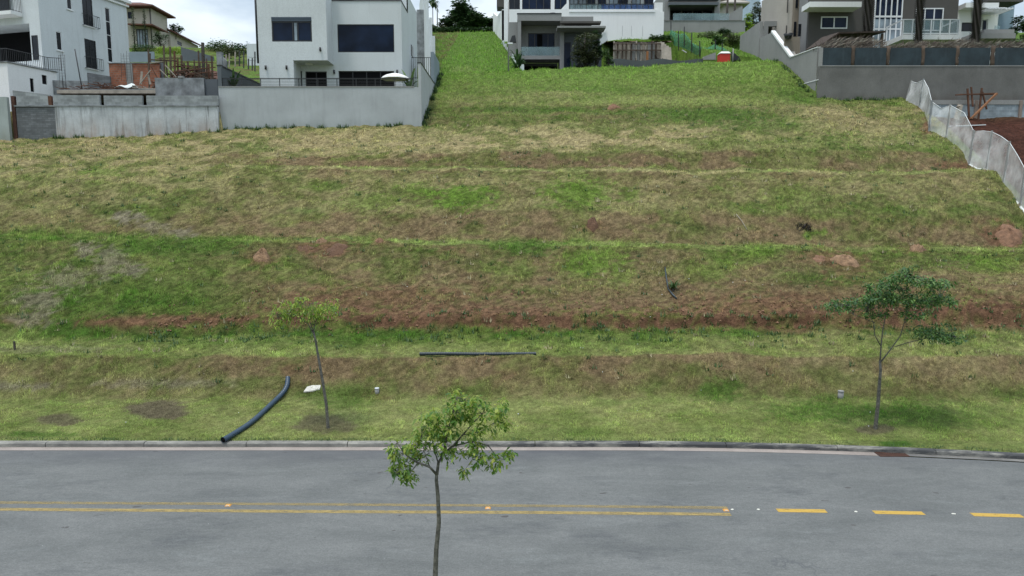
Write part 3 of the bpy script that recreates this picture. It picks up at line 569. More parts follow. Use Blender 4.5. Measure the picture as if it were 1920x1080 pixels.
# storm drain
t = thing('storm_drain', ((drain0 + drain1) / 2, 21.3, 0), 'rusty dark storm drain grate set in the gutter on the right', 'drain')
ys = 21.70 + float(kshift((drain0 + drain1) / 2)); mb = MB(); mb.box(drain0 + .01, drain1 - .01, ys, ys + .34, .001, .006); mb.build('pit_cover', surf('rusty_iron', (.055, .035, .03), var=.4, scale=5, bs=.4), t)
mb = MB()
for i in range(13): xx = drain0 + .05 + i * (drain1 - drain0 - .1) / 12; mb.box(xx - .012, xx + .012, ys + .01, ys + .33, .006, .022)
mb.box(drain0 + .02, drain1 - .02, ys - .01, ys + .012, .006, .025); mb.box(drain0 + .02, drain1 - .02, ys + .33, ys + .35, .006, .025); mb.build('grate', m_rust, t)
# ================================================================== helpers for buildings
def win(parent, fr, axis, pos, a0, a1, z0, z1, mframe, mglass, nx=1, nz=0, fw=.06, sgn=1, name='window', depth=.07, shutter=None):
    """window frame with its pane as a child; sgn = direction from outside to inside"""
    mb = MB()
    def bx(A0, A1, Z0, Z1, d0, d1, m=None):
        m = m or mb
        if axis == 'x': m.box(A0, A1, pos + sgn * d0, pos + sgn * d1, Z0, Z1, fr)
        else: m.box(pos + sgn * d0, pos + sgn * d1, A0, A1, Z0, Z1, fr)
    bx(a0, a1, z0, z0 + fw, 0, depth); bx(a0, a1, z1 - fw, z1, 0, depth); bx(a0, a0 + fw, z0 + fw, z1 - fw, 0, depth); bx(a1 - fw, a1, z0 + fw, z1 - fw, 0, depth)
    for i in range(1, nx): x = a0 + (a1 - a0) * i / nx; bx(x - fw / 2, x + fw / 2, z0 + fw, z1 - fw, .005, depth - .005)
    for i in range(1, nz + 1): z = z0 + (z1 - z0) * i / (nz + 1); bx(a0 + fw, a1 - fw, z - fw / 2, z + fw / 2, .008, depth - .008)
    w = mb.build(name, mframe, parent)
    g = MB(); bx(a0 + fw * .5, a1 - fw * .5, z0 + fw * .5, z1 - fw * .5, depth * .45, depth * .55, g); g.build('pane', mglass, w)
    return w
def rail(parent, fr, pts, h, mat, nb=5, wires=True, step=1.5, name='railing'):
    """horizontal-bar railing along local points at height z"""
    mb = MB(); pm = MB()
    for (x0, y0, z0), (x1, y1, z1) in zip(pts[:-1], pts[1:]):
        L_ = math.hypot(x1 - x0, y1 - y0); n = max(1, round(L_ / step))
        for i in range(n + 1):
            t = i / n; p = fr.w(x0 + (x1 - x0) * t, y0 + (y1 - y0) * t, z0 + (z1 - z0) * t); pm.bar(p, p + np.array([0, 0, h]), .045)
        a, b = fr.w(x0, y0, z0), fr.w(x1, y1, z1)
        mb.bar(a + [0, 0, h], b + [0, 0, h], .06, .05)
        for k in range(nb): zz = h * (k + .5) / (nb + .3); mb.bar(a + [0, 0, zz], b + [0, 0, zz], .018)
    r = mb.build(name, mat, parent); pm.build('posts', mat, r); return r
def picket(parent, fr, pts, h, mat, step=.13, name='railing', w=.022):
    mb = MB()
    for (x0, y0, z0), (x1, y1, z1) in zip(pts[:-1], pts[1:]):
        L_ = math.hypot(x1 - x0, y1 - y0); n = max(1, round(L_ / step)); a, b = fr.w(x0, y0, z0), fr.w(x1, y1, z1)
        mb.bar(a + [0, 0, h], b + [0, 0, h], .05, .04); mb.bar(a + [0, 0, .08], b + [0, 0, .08], .04, .03)
        for i in range(n + 1):
            p = a + (b - a) * i / n; mb.bar(p, p + np.array([0, 0, h]), w if i % 10 else .04)
    return mb.build(name, mat, parent)
def leaves(mb, c, n, rad, ls, droop=.4, flat=1.0, wid=.45, shell=.5):
    """n leaf-shaped faces spread through an ellipsoid-ish clump"""
    for _ in range(n):
        d = rng.normal(size=3); d /= np.linalg.norm(d); r = rad * (shell + (1 - shell) * rng.random()) * (.6 + .5 * rng.random())
        p = np.array(c) + d * r * np.array([1, 1, flat]); a = rng.uniform(0, 2 * math.pi); dr = rng.uniform(-.3, 1) * droop
        u = np.array([math.cos(a), math.sin(a), -dr]); u /= np.linalg.norm(u); s = np.cross(u, [0, 0, 1]) + rng.normal(size=3) * .35; s /= np.linalg.norm(s)
        l = ls * (.6 + .7 * rng.random()); w = l * wid / 2
        mb.add([p, p + u * l * .45 + s * w, p + u * l - np.array([0, 0, l * .12 * droop]), p + u * l * .45 - s * w], [(0, 1, 2, 3)])
def tree(name, label, base, h, w, leafm, n=900, ls=.3, trunkh=.35, group=None, cat='tree', barkm=None, flat=1.0, nblob=26, seed=1, d=None, trunkr=None, low=0.0):
    random.seed(seed); base = np.array(base, float); d = d or w
    t = thing(name, base, label, cat, group); mb = MB(); tr = trunkr or h * .022; top = base + [0, 0, h * .8]
    mb.tube([base - [0, 0, .3], base + [w * .02, 0, h * .3], base + [-w * .02, 0, h * .6], top], [tr * 1.2, tr, tr * .7, tr * .25], 7)
    cr = MB(); zc = h * (trunkh + (1 - trunkh) / 2); hz = h * (1 - trunkh) / 2
    for i in range(nblob):
        th = random.uniform(0, 6.28); ph = random.uniform(-1, 1); rr = random.uniform(.35, .85); q = math.sqrt(max(0, 1 - ph * ph))
        c = base + np.array([math.cos(th) * q * rr * w / 2, math.sin(th) * q * rr * d / 2, zc + ph * rr * hz * (1 if ph > 0 else 1 - low)])
        s = base + [0, 0, h * random.uniform(.25, .6)]
        if i % 2 == 0: mb.tube([s, (s + c) / 2 + [0, 0, h * .03], c], [tr * .45, tr * .3, tr * .12], 5)
        leaves(cr, c, n // nblob, w * random.uniform(.13, .22), ls, flat=flat * .8)
    mb.build('trunk', barkm or m_barkd, t); cr.build('crown', leafm, t); return t
lf_dark = leafmat('dark_foliage', [(.018, .045, .015), (.035, .075, .025), (.06, .11, .035)])
lf_mid = leafmat('mid_foliage', [(.03, .07, .02), (.06, .12, .035), (.10, .16, .05)])
lf_pale = leafmat('pale_foliage', [(.10, .14, .07), (.15, .19, .09), (.19, .22, .11)])
lf_lime = leafmat('lime_hedge', [(.22, .34, .03), (.32, .45, .05), (.38, .5, .08)])
lf_olive = leafmat('olive_foliage', [(.045, .055, .025), (.075, .09, .04), (.11, .12, .06)])
lf_dry = leafmat('dry_palm_thatch', [(.035, .024, .018), (.07, .045, .032), (.09, .065, .048), (.28, .24, .2)], .1)
def hedge(name, label, x0, x1, y0, y1, z0, z1, mat, n, ls, cat='hedge', group=None):
    mb = MB(); c = np.array([(x0 + x1) / 2, (y0 + y1) / 2, z0]); t = thing(name, c, label, cat, group)
    for _ in range(n):
        p = np.array([rng.uniform(x0, x1), rng.uniform(y0, y1), rng.uniform(z0, z1)]); leaves(mb, p, 1, .08, ls)
    mb.build('foliage', mat, t)
    for i in range(2):
        s = MB(); q = np.array([rng.uniform(x0 + .1, x1 - .1), (y0 + y1) / 2, z0 - .1]); s.bar(q, q + [rng.uniform(-.15, .15), 0, (z1 - z0) * .8], .04); s.build('stem', m_barkd, t)
    return t

# ================================================================== HOUSE A, big white house at the left
A = Frame(-38.0, 58.0, 14.2, 15)
tA = thing('white_house', A.w(0, 0, 0), 'tall white three-storey house with small dark windows at the far left', 'house')
HA = A.side(243, 6)[1]; LA = 9.1
fb = A.front(30, 115)[1]                       # terrace floor level
zt0 = A.front(30, 40)[1]
wins = []
for (x0, v0, x1, v1) in ((155, -3, 174, 48), (160, 75, 181, 128), (106, 60, 116, 94), (200, 16, 209, 116), (125, -20, 134, 17)):
    ya, za = A.side(x0, (v0 + v1) / 2); yb, _ = A.side(x1, (v0 + v1) / 2); _, zt = A.side((x0 + x1) / 2, v0); _, zb = A.side((x0 + x1) / 2, v1)
    wins.append((ya, yb, zb, zt))
mb = MB(); mb.holes(A, 'y', 0, .0, LA, -2, HA, -.25, wins)
# front face with the recessed loggia on two storeys
xl, _ = A.front(-330, 60); lx1, z_lt = A.front(64, 43); _, z_lb = A.front(30, 116); _, z_bt = A.front(20, 30); _, zut = A.front(20, -40); dx0, _ = A.front(54, 90)
lg = [(xl + 3, -1.1, z_lb, z_lt), (xl + 3, -2.6, z_bt, zut)]
mb.holes(A, 'x', 0.0, xl, -.25, -2, HA, .25, lg)
mb.box(xl, -.25, LA - .25, LA, -2, HA, A); mb.box(xl, xl + .25, .25, LA - .25, -2, HA, A)
mb.box(xl, -.25, .25, LA - .25, HA - .5, HA - .25, A)
for (q0, q1, zb, zt) in lg:   # loggia floor, ceiling, back
    mb.box(q0, q1 + .3, .25, 2.2, zb - .3, zb, A); mb.box(q0, q1 + .3, .25, 2.2, zt, zt + .3, A); mb.box(q1, q1 + .3, .26, 2.2, zb, zt, A); mb.box(q0, q1 + .3, 2.2, 2.4, zb - .3, zt + .3, A)
wall = mb.build('wall', m_white, tA)
mb = MB(); mb.box(xl - .3, .3, -.3, .02, HA - .12, HA + .12, A); mb.box(.02, .3, .02, LA + .3, HA - .12, HA + .12, A); mb.box(-.05, .16, -.16, LA + .15, HA - .45, HA - .3, A)
mb.build('cornice', m_white2, tA)
for k, (ya, yb, zb, zt) in enumerate(wins):
    w = win(tA, A, 'y', -.03, ya, yb, zb, zt, m_black if k < 2 else m_wframe, m_glass, 2 if k < 2 else 1, 0 if k != 3 else 3, .05, -1)
    if k < 2:   # little iron balcony guard before each tall window
        z0 = zb - .05; g = MB()
        for i in range(9): yy = ya - .1 + (yb - ya + .5) * i / 8; g.bar(A.w(.28, yy, z0), A.w(.28, yy, z0 + .95), .02)
        for zz in (z0, z0 + .95): g.bar(A.w(.28, ya - .1, zz), A.w(.28, yb + .4, zz), .035); g.bar(A.w(.0, ya - .1, zz), A.w(.28, ya - .1, zz), .03); g.bar(A.w(.0, yb + .4, zz), A.w(.28, yb + .4, zz), .03)
        g.build('window_guard', m_black, tA)
for (ya, yb, zb, zt) in wins: mb = MB(); mb.box(.0, .07, ya - .08, yb + .08, zb - .1, zb - .02, A); mb.build('sill', m_white2, tA)
# loggia doors
win(tA, A, 'x', 2.12, xl + 3.2, dx0 - .9, z_lb + .02, A.front(20, 60, 2.1)[1], m_black, m_dark, 4, 0, .07, 1, 'door')
a0, _ = A.front(56, 90); a1, zt_ = A.front(70, 66); mb = MB()
win(tA, A, 'x', -.04, -.95, -.35, z_lb + .05, zt_, m_black, m_glass, 1, 0, .05, 1, 'door')
win(tA, A, 'x', 2.12, xl + 3.2, A.front(16, 10, 2.1)[0], z_bt + .02, zut - .5, m_black, m_glass, 3, 0, .07, 1, 'door')
mb = MB(); bx1, zb1 = A.front(42, 25); mb.box(xl + 2, bx1, -1.0, -.01, zb1 - .28, zb1, A); mb.build('balcony_slab', m_white2, tA)
picket(tA, A, [(xl + 2, -.95, zb1), (bx1 - .05, -.95, zb1), (bx1 - .05, -.05, zb1)], 1.25, m_black)
# terrace block in front
T0 = A.side(13, 117, .62); tzz = T0[1]; ty0 = T0[0]
hl = []
for (x0, v0, x1, v1) in ((56, 147, 63, 172), (79, 141, 88, 158)):
    ya, _ = A.side(x0, 150, .62); yb, _ = A.side(x1, 150, .62); hl.append((ya, yb, A.side((x0 + x1) / 2, v1, .62)[1], A.side((x0 + x1) / 2, v0, .62)[1]))
mb = MB(); mb.holes(A, 'y', .62, ty0, .6, -2, tzz, -.2, hl); mb.box(xl, .42, ty0, ty0 + .2, -2, tzz, A); mb.box(xl, .42, ty0 + .2, -.02, tzz - .45, tzz - .2, A); mb.box(.02, .42, .0, .6, -2, tzz, A)
mb.build('terrace_wall', m_white2, tA)
mb = MB(); mb.box(xl, .7, ty0 - .08, ty0 + .25, tzz, tzz + .07, A); mb.box(.38, .7, ty0 + .25, .7, tzz, tzz + .07, A); mb.build('coping', m_conc, tA)
for h in hl: win(tA, A, 'y', .55, h[0], h[1], h[2], h[3], m_black, m_glass, 1, 0, .04, -1)
picket(tA, A, [(xl, ty0 + .1, tzz + .07), (.52, ty0 + .1, tzz + .07), (.52, .0, tzz + .07), (1.25, .5, tzz + .07)], 1.0, m_black, .16)

# ================================================================== far beige house with the tiled roof
B = Frame(-57.5, 115, 32.6, 0)
tB = thing('beige_house', B.w(0, 0, 0), 'beige two-storey house with clay tile roof on the hilltop at the left', 'house')
hB = B.front(286, 16)[1]; fl2 = B.front(270, 49)[1]
mb = MB(); w1 = [B.front(239, 22)[0], B.front(247, 22)[0], B.front(243, 35)[1], B.front(243, 22)[1]]; w2 = [B.front(256, 70)[0], B.front(278, 70)[0], .05, B.front(265, 54)[1]]
mb.holes(B, 'x', 0, -14, 0, -2, hB, .3, [w1, w2]); mb.holes(B, 'y', 0, .3, 5.2, -2, hB, -.3); mb.box(-14, -.3, 5, 5.2, -2, hB, B); mb.box(-14, -13.7, .3, 5, -2, hB, B); mb.build('wall', m_beige, tB)
win(tB, B, 'x', .05, *w1, m_black, m_glassb, 2); win(tB, B, 'x', .05, *w2, m_black, m_glassc, 4, 0, .12)
mb = MB(); e = .9
def hip(mb, fr, x0, x1, y0, y1, z, rise, t=.22):
    ym = (y0 + y1) / 2; ry = (y1 - y0) / 2
    v = [(x0, y0, z), (x1, y0, z), (x1, y1, z), (x0, y1, z), (x0 + ry, ym, z + rise), (x1 - ry, ym, z + rise)]
    V = [fr.w(*q) for q in v] + [fr.w(q[0], q[1], q[2] - t) for q in v[:4]]
    mb.add(V, [(0, 1, 5, 4), (1, 2, 5), (2, 3, 4, 5), (3, 0, 4), (0, 6, 7, 1), (1, 7, 8, 2), (2, 8, 9, 3), (3, 9, 6, 0), (6, 9, 8, 7)])
hip(mb, B, -15, .9, -1.2, 6.4, hB + .3, 1.35); mb.build('roof', m_tile, tB)
mb = MB(); pz = B.front(270, 49)[1]; mb.add([B.w(-3.4, -1.8, pz), B.w(1.0, -1.8, pz - .1), B.w(1.0, 3.2, pz - .1), B.w(-3.4, -.02, pz + .35), B.w(-3.4, -1.8, pz - .2), B.w(1.0, -1.8, pz - .3), B.w(1.0, 3.2, pz - .3), B.w(-3.4, -.02, pz + .1)], [(0, 1, 2, 3), (7, 6, 5, 4), (0, 4, 5, 1), (1, 5, 6, 2), (2, 6, 7, 3), (3, 7, 4, 0)]); mb.build('porch_roof', m_tile, tB)
# low wing running back
wy1 = B.side(371, 78, .35)[0]; wh = B.side(320, 60, .35)[1]; wh2 = B.side(371, 80, .35)[1]
wwy0, wz1 = B.side(332, 76, .35); wwy1, wz0 = B.side(341, 87, .35)
mb = MB(); mb.holes(B, 'y', .35, 5.25, wy1, -6, min(wh, wh2), -.3, [(wwy0, wwy1, wz0, wz1)]); mb.box(-4, .05, wy1 - .3, wy1, -6, min(wh, wh2), B); mb.box(-4, .05, 5.25, 5.5, -2, min(wh, wh2), B); mb.build('wing_wall', m_beige, tB)
win(tB, B, 'y', .32, wwy0, wwy1, wz0, wz1, m_black, m_glass, 2, 0, .1, -1)
mb = MB(); z_ = min(wh, wh2); mb.add([B.w(*q) for q in ((1.1, 4.9, z_ + .05), (1.1, wy1 + .8, z_ + .05), (-2, wy1 + .8, z_ + 1.3), (-2, 4.9, z_ + 1.3), (1.1, 4.9, z_ - .15), (1.1, wy1 + .8, z_ - .15), (-2, wy1 + .8, z_ + 1.1), (-2, 4.9, z_ + 1.1))], [(0, 1, 2, 3), (7, 6, 5, 4), (0, 4, 5, 1), (1, 5, 6, 2), (2, 6, 7, 3), (3, 7, 4, 0)]); mb.build('wing_roof', m_tile, tB)
mb = MB(); mb.tube([B.w(-.12, -.12, 0), B.w(-.12, -.12, hB)], .07, 6); mb.build('downpipe', m_black, tB)
for i, (px, lb) in enumerate(((253, 'slim dark cypress nearer the white house, before the beige house'), (274, 'slim dark cypress nearer the corner of the beige house'))):
    q = P(px, 90, 111); q[2] = tz(q[0], 111); h = zat(17 if i else 14, 111) - q[2]
    t = thing('cypress_tree', q, lb, 'cypress', 'cypresses before the beige house'); mb = MB(); mb.tube([q, q + [0, 0, h * .9]], [.12, .03], 6); mb.build('trunk', m_barkd, t); mb = MB()
    for k in range(34): zz = h * (k + .5) / 34; leaves(mb, q + [0, 0, zz], 22, .42 * (1 - (zz / h) ** 2 * .75), .22, .2)
    mb.build('crown', lf_dark, t)
q = P(300, 78, 112); tree('shrub', 'round dark shrub beside the porch of the beige house', (q[0], 112, tz(q[0], 112) - .3), 3.4, 3.2, lf_dark, 900, .3, .1, cat='shrub', seed=3)
def hz_(px0, px1, v0, v1, Y, dep, name, label, mat, n, ls, **k):
    a, b_ = P(px0, v1, Y), P(px1, v0, Y); return hedge(name, label, a[0], b_[0], Y, Y + dep, a[2], b_[2], mat, n, ls, **k)
hz_(243, 283, 82, 97, 103, 1.2, 'clipped_hedge', 'dark green clipped hedge below the beige house', lf_mid, 1500, .22)
hz_(290, 340, 86, 99, 102, 1.2, 'clipped_hedge', 'bright lime green hedge below the beige house', lf_lime, 1800, .22)
def wallpx(name, label, px0, px1, vt, vb, Y, mat, t=.2, cat='wall', group=None):
    vm = (vt + vb) / 2; a, b_ = P(px0, vm, Y), P(px1, vm, Y); mb = MB(); mb.box(a[0], b_[0], Y, Y + t, zat(vb, Y), zat(vt, Y)); return tag(mb.build(name, mat), label, cat, group)
m_bluew = surf('blue_grey_render', (.22, .27, .31), var=.08, bs=.1); m_blued = surf('slate_render', (.11, .125, .14), var=.1, bs=.2)
wallpx('retaining_wall', 'pale blue-grey garden wall below the dark hedge', 242, 289, 97, 120, 99, m_bluew)
a = P(341, 98, 101); b_ = P(398, 110, 112)
mb = MB(); p0 = P(339, 87, 100); p1 = P(400, 107, 100)
mb.prism([(p0[0], 100, 26.0), (p1[0], 100, 26.0), (p1[0], 100, zat(106, 100)), (p0[0], 100, zat(88, 100))], (0, 1, 0), .25); tag(mb.build('retaining_wall', m_blued), 'slate grey garden wall with sloping top right of the lime hedge', 'wall')
# small firs and scrub against the sky
for (px, vt, vb, Y, w, lb, mt, ls) in ((330, 45, 70, 122, 3.2, 'small fir poking above the low tiled wing', lf_dark, .35), (413, 78, 102, 112, 5.2, 'feathery yellow-green tree left of the hilltop scrub', lf_mid, .4), (448, 77, 108, 108, 4.6, 'darker bush by the white block behind the scrub', lf_dark, .4),
                                     (395, 84, 108, 116, 4.5, 'pale bush at the foot of the beige wing', lf_pale, .35), (430, 80, 118, 98, 4.5, 'olive green bush above the timber shoring', lf_olive, .35)):
    q = P(px, vb, Y); tree('hilltop_tree', lb, q, zat(vt, Y) - q[2], w, mt, 900, ls, .15, 'trees on the hilltop at the left', seed=px, nblob=20, low=.2)
mb = MB(); a = P(463, 100, 96); mb.box(a[0], a[0] + 5, 96, 99, 22, zat(82, 96)); tag(mb.build('pump_house', m_white), 'small plain white block half hidden behind the white house', 'outbuilding')

# ================================================================== construction lot D
YW = 48.55
def xw(px, v, Y=YW): return P(px, v, Y)[0]
t = thing('boundary_wall', (xw(220, 230), YW, 12.5), 'long stained lower wall with rough block courses on top, left of the white house lot', 'wall')
mb = MB(); zt = zat(200, YW); x0, x1 = xw(104, 225), xw(409, 225)
mb.box(x0, x1, YW, YW + .25, 11.2, zt); mb.build('rendered_wall', m_stain, t)
mb = MB(); mb.box(xw(31, 225), x0 - .003, YW + .03, YW + .25, 11.2, zt - .03); mb.build('rough_wall', m_blockd, t)
mb = MB(); mb.box(xw(29, 225), x1, YW - .05, YW + .28, zt, zt + .09); mb.build('cap_beam', m_conc, t)
for (a, b_, vt) in ((30, 93, 178), (100, 186, 178), (194, 266, 179), (274, 409, 179)):
    mb = MB(); mb.box(xw(a, 188), xw(b_, 188), YW + .04, YW + .23, zt + .09, zat(vt, YW)); mb.build('block_course', m_block, t)
mb = MB(); mb.prism([(xw(23, 178), YW + .06, zat(179, YW)), (xw(92, 178), YW + .06, zat(179, YW)), (xw(92, 178), YW + .06, zat(177.5, YW)), (xw(23, 178), YW + .06, zat(169, YW))], (0, 1, 0), .17); mb.build('raking_course', m_block, t)
for px in (27, 96): mb = MB(); mb.box(xw(px - 3, 225), xw(px + 3, 225), YW - .02 if px == 27 else YW + .0, YW + .2, zt + .09 if px > 50 else 11.2, zat(180, YW)); mb.build('column_stub', m_soil if px == 27 else m_woodr, t)
mb = MB(); mb.box(-50, xw(23, 230), YW - .35, YW - .1, 11.2, zat(183, YW)); tag(mb.build('boundary_wall', surf('pale_green_render', (.33, .37, .36), var=.14, scale=.5, streak=.4, streakc=(.2, .22, .2), stainlow=(11.6, 13.2, (.2, .2, .15)))), 'pale wall stub with slim cap at the left photo edge', 'wall')
# raised deck under construction
t = thing('concrete_deck', (xw(200, 170, 53), 53, 14.3), 'unfinished concrete slab deck on short columns behind the block wall', 'slab under construction')
a, b_ = xw(107, 170, 52.5), xw(293, 170, 52.5); zs = zat(176, 52.5); mb = MB(); mb.box(a, b_, 52.5, 57.5, zs, zat(167.5, 52.5)); mb.build('slab', m_conc, t)
mb = MB(); mb.box(a, b_, 52.45, 52.5, zs + .03, zat(169, 52.5)); mb.build('edge_board', m_woodl, t)
for px in (110, 215, 290): mb = MB(); xx = xw(px, 176, 53); mb.box(xx, xx + .3, 53, 53.3, 14, zs); mb.build('column', m_conc, t)
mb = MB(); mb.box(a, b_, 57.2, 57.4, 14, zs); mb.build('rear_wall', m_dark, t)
zd = zat(167.5, 52.5)
def rebars(px, vt, n, label, Y=54.5, wd=.45, zb=None):
    xx = xw(px, 140, Y); mb = MB(); zb = zd if zb is None else zb; zt_ = zat(vt, Y)
    for i in range(n): a_ = xx - wd / 2 + wd * i / (n - 1); mb.tube([(a_, Y + (.15 if i % 2 else -.15), zb - .1), (a_ + random.uniform(-.03, .03), Y, zt_ + random.uniform(-.15, .15))], .014, 5)
    z = zb + .2
    while z < zt_ - .1: mb.bar((xx - wd / 2, Y, z), (xx + wd / 2, Y, z), .012); z += .22
    tag(mb.build('rebar_cage', m_steel), label, 'rebar', 'rebar cages standing on the building site')
rebars(118, 100, 5, 'tall rebar cage on the deck in front of the white house wall'); rebars(237, 98, 4, 'short rebar cage by the left brick wall', 60, .7, 18.2)
mb = MB(); xx = xw(158, 130, 54); mb.tube([(xx - .25, 54, zd), (xx - .6, 54, zat(92, 54))], .045, 6); tag(mb.build('scaffold_pole', m_steel), 'single leaning dark pole on the deck', 'pole')
# debris on the deck
def rubble(name, label, cx, cy, cz, rx, ry, n, mats, ln=(.5, 1.8), cat='debris', th=.05, rise=.4):
    t = thing(name, (cx, cy, cz), label, cat)
    for m_, nm in mats:
        mb = MB()
        for _ in range(n // len(mats)):
            a = rng.uniform(0, math.pi); l = rng.uniform(*ln) / 2; x = cx + rng.uniform(-rx, rx); y = cy + rng.uniform(-ry, ry); z = cz + rng.uniform(0, rise) * max(0, 1 - abs(x - cx) / rx); dz = rng.uniform(-.15, .15)
            l = min(l, max(.15, rx - abs(x - cx) * .6)); mb.bar((x - math.cos(a) * l, y - math.sin(a) * l * .6, z - dz + .05), (x + math.cos(a) * l, y + math.sin(a) * l * .6, z + dz + .05), th * rng.uniform(.5, 2.2), th)
        mb.build(nm, m_, t)
    return t
rubble('debris_pile', 'low heap of rusty steel and boards on the concrete deck', xw(205, 160, 55), 54.6, zd, 2.6, 1.5, 240, [(m_rust, 'rusty_steel'), (m_woodr, 'boards')], th=.035, rise=.7)
rubble('board_stack', 'pale boards lying at the right end of the deck', xw(268, 160, 54), 54, zd, 1.6, .9, 34, [(m_woodl, 'boards')], th=.06)
def sheet(name, label, c, rx, ry, mat, rise=.3, cat='sheet'):
    mb = MB(); n = 9; vs = []
    for j in range(n):
        for i in range(n):
            u, v_ = i / (n - 1) - .5, j / (n - 1) - .5; vs.append((c[0] + u * rx * 2, c[1] + v_ * ry * 2, c[2] + rise * max(0, 1 - (u * u + v_ * v_) * 4) + .1 * math.sin(u * 9 + v_ * 5)))
    mb.add(vs, [(j * n + i, j * n + i + 1, (j + 1) * n + i + 1, (j + 1) * n + i) for j in range(n - 1) for i in range(n - 1)], True); o = mb.build(name, mat); m_ = o.modifiers.new('thick', 'SOLIDIFY'); m_.thickness = .02; return tag(o, label, cat)
sheet('tarpaulin', 'crumpled whitish tarpaulin on the deck debris', (xw(243, 156, 54), 53.9, zd + .3), .8, .6, surf('white_plastic', (.62, .66, .66), var=.2, scale=3, bs=.3), cat='tarpaulin')
mb = MB(); p = P(284, 160, 54); q = P(265, 133, 54); mb.bar(P(262, 158, 54), P(282, 132, 54), .12, .04); mb.bar(P(264, 158, 54.2), P(266, 134, 54.2), .16, .04); mb.bar(P(282, 158, 54.1), P(277, 138, 54.1), .13, .04); tag(mb.build('leaning_boards', m_woodl), 'pale boards propped up at the right end of the deck', 'boards')
# brick infill walls
t = thing('brick_wall', (xw(250, 150, 61), 61, 17.5), 'orange hollow brick walls with a plastered column between, behind the deck', 'wall')
for (a, b_) in ((205, 237), (249, 299)): mb = MB(); mb.box(xw(a, 135, 61), xw(b_, 135, 61), 61, 61.2, 15, zat(119, 61)); mb.build('brick_panel', m_brick, t)
mb = MB(); mb.box(xw(237, 135, 61) + .003, xw(249, 135, 61) - .003, 60.95, 61.25, 15, zat(118, 61)); mb.build('column', m_concl, t)
mb = MB(); mb.box(xw(204, 135, 61), xw(300, 135, 61), 60.93, 61.27, zat(119, 61), zat(117.6, 61)); mb.build('coping', m_conc, t)
mb = MB(); A_ = P(90, 160, 58); 
mb.box(xw(90, 165, 58), xw(165, 165, 58), 58, 58.2, 14, zat(153, 58)); mb.prism([(xw(90, 165, 58), 58, zat(153, 58)), (xw(165, 165, 58), 58, zat(153, 58)), (xw(165, 165, 58), 58, zat(152, 58)), (xw(90, 165, 58), 58, zat(150, 58))], (0, 1, 0), .2)
tag(mb.build('low_wall', m_conc), 'low bare concrete wall at the foot of the big white house', 'wall')
mb = MB(); mb.prism([(xw(164, 150, 60), 60, 14.5), (xw(206, 150, 60), 60, 14.5), (xw(206, 150, 60), 60, zat(143, 60)), (xw(164, 150, 60), 60, zat(136, 60))], (0, 1, 0), .2); tag(mb.build('low_wall', m_blockd), 'dark block wall with raking top left of the brick walls', 'wall')
# plastered concrete wall
t = thing('concrete_wall', (xw(340, 165, 52), 52, 14.3), 'blotchy grey plastered wall below the timber shoring', 'wall')
mb = MB(); mb.box(xw(291, 165, 52), xw(383, 165, 52), 52, 52.25, 13.9, zat(146, 52)); mb.build('left_panel', m_conc, t)
mb = MB(); mb.box(xw(383.5, 165, 52), xw(407, 165, 52), 52.12, 52.3, 13.9, zat(148, 52)); mb.build('right_panel', m_blued, t)
mb = MB(); mb.box(xw(334, 144, 52), xw(343, 144, 52), 51.95, 52.28, zat(146, 52), zat(142.5, 52)); tag(mb.build('concrete_block', m_concl), 'small concrete block sitting on the plastered wall', 'block')
# timber shoring
t = thing('timber_shoring', (xw(340, 140, 60), 60, 17.0), 'tangle of brown timber props and braces above the plastered wall', 'shoring')
posts = [(278, 92, 60), (307, 85, 61), (319, 88, 61), (327, 96, 60.5), (281, 100, 62), (340, 104, 61), (364, 112, 60), (372, 95, 61), (387, 110, 60), (397, 106, 61), (352, 115, 62), (333, 110, 62), (345, 118, 61), (375, 118, 61), (391, 120, 62), (301, 108, 62), (312, 112, 60)]
for px, vt, Y in posts:
    mb = MB(); w_ = random.uniform(.08, .16); a = P(px, vt, Y); b2 = P(px + random.uniform(-1.5, 1.5), 150, Y); b2[2] = 15.5; mb.bar(b2, a, w_, .09); mb.build('prop', random.choice([m_wood, m_woodr, m_wood]), t)
mb = MB(); a = P(380, 80, 60.3); b2 = P(381, 150, 60.3); b2[2] = 15.5; mb.bar(b2, a, .2, .2); mb.build('tall_post', m_barkd, t)
for (a0, v0, a1, v1, w_, m_) in ((282, 112, 330, 114, .28, m_wood), (282, 119, 306, 116, .3, m_woodl), (330, 116, 400, 117, .06, m_rust), (310, 122, 331, 145, .2, m_woodl), (320, 122, 338, 143, .15, m_wood), (346, 128, 376, 146, .16, m_wood), (340, 124, 360, 144, .16, m_woodr), (366, 136, 392, 148, .18, m_wood), (300, 130, 316, 146, .14, m_woodl), (284, 126, 296, 148, .14, m_woodr), (352, 140, 400, 134, .12, m_woodr), (330, 134, 404, 126, .12, m_woodr)):
    mb = MB(); mb.bar(P(a0, v0, 59.7), P(a1, v1, 59.8), w_, .06); mb.build('brace', m_, t)
mb = MB(); mb.box(xw(292, 130, 61.5), xw(305, 130, 61.5), 61.3, 61.7, 15, zat(116, 61.5)); mb.build('concrete_column', m_conc, t)
rubble('timber_heap', 'reddish heap of boards and soil under the timber shoring', xw(360, 140, 62), 62.5, 17.4, 3.4, 1.6, 520, [(m_woodr, 'boards'), (m_wood, 'planks'), (m_rust, 'steel_bars')], ln=(.5, 2.2), th=.06, rise=2.6)
mb = MB(); n = 14; vs = []
for j in range(8):
    for i in range(n): x = xw(292, 140, 64) + (xw(410, 140, 64) - xw(292, 140, 64)) * i / (n - 1); y = 62 + j * .9; vs.append((x, y, 16.6 + .55 * j + random.uniform(-.25, .25)))
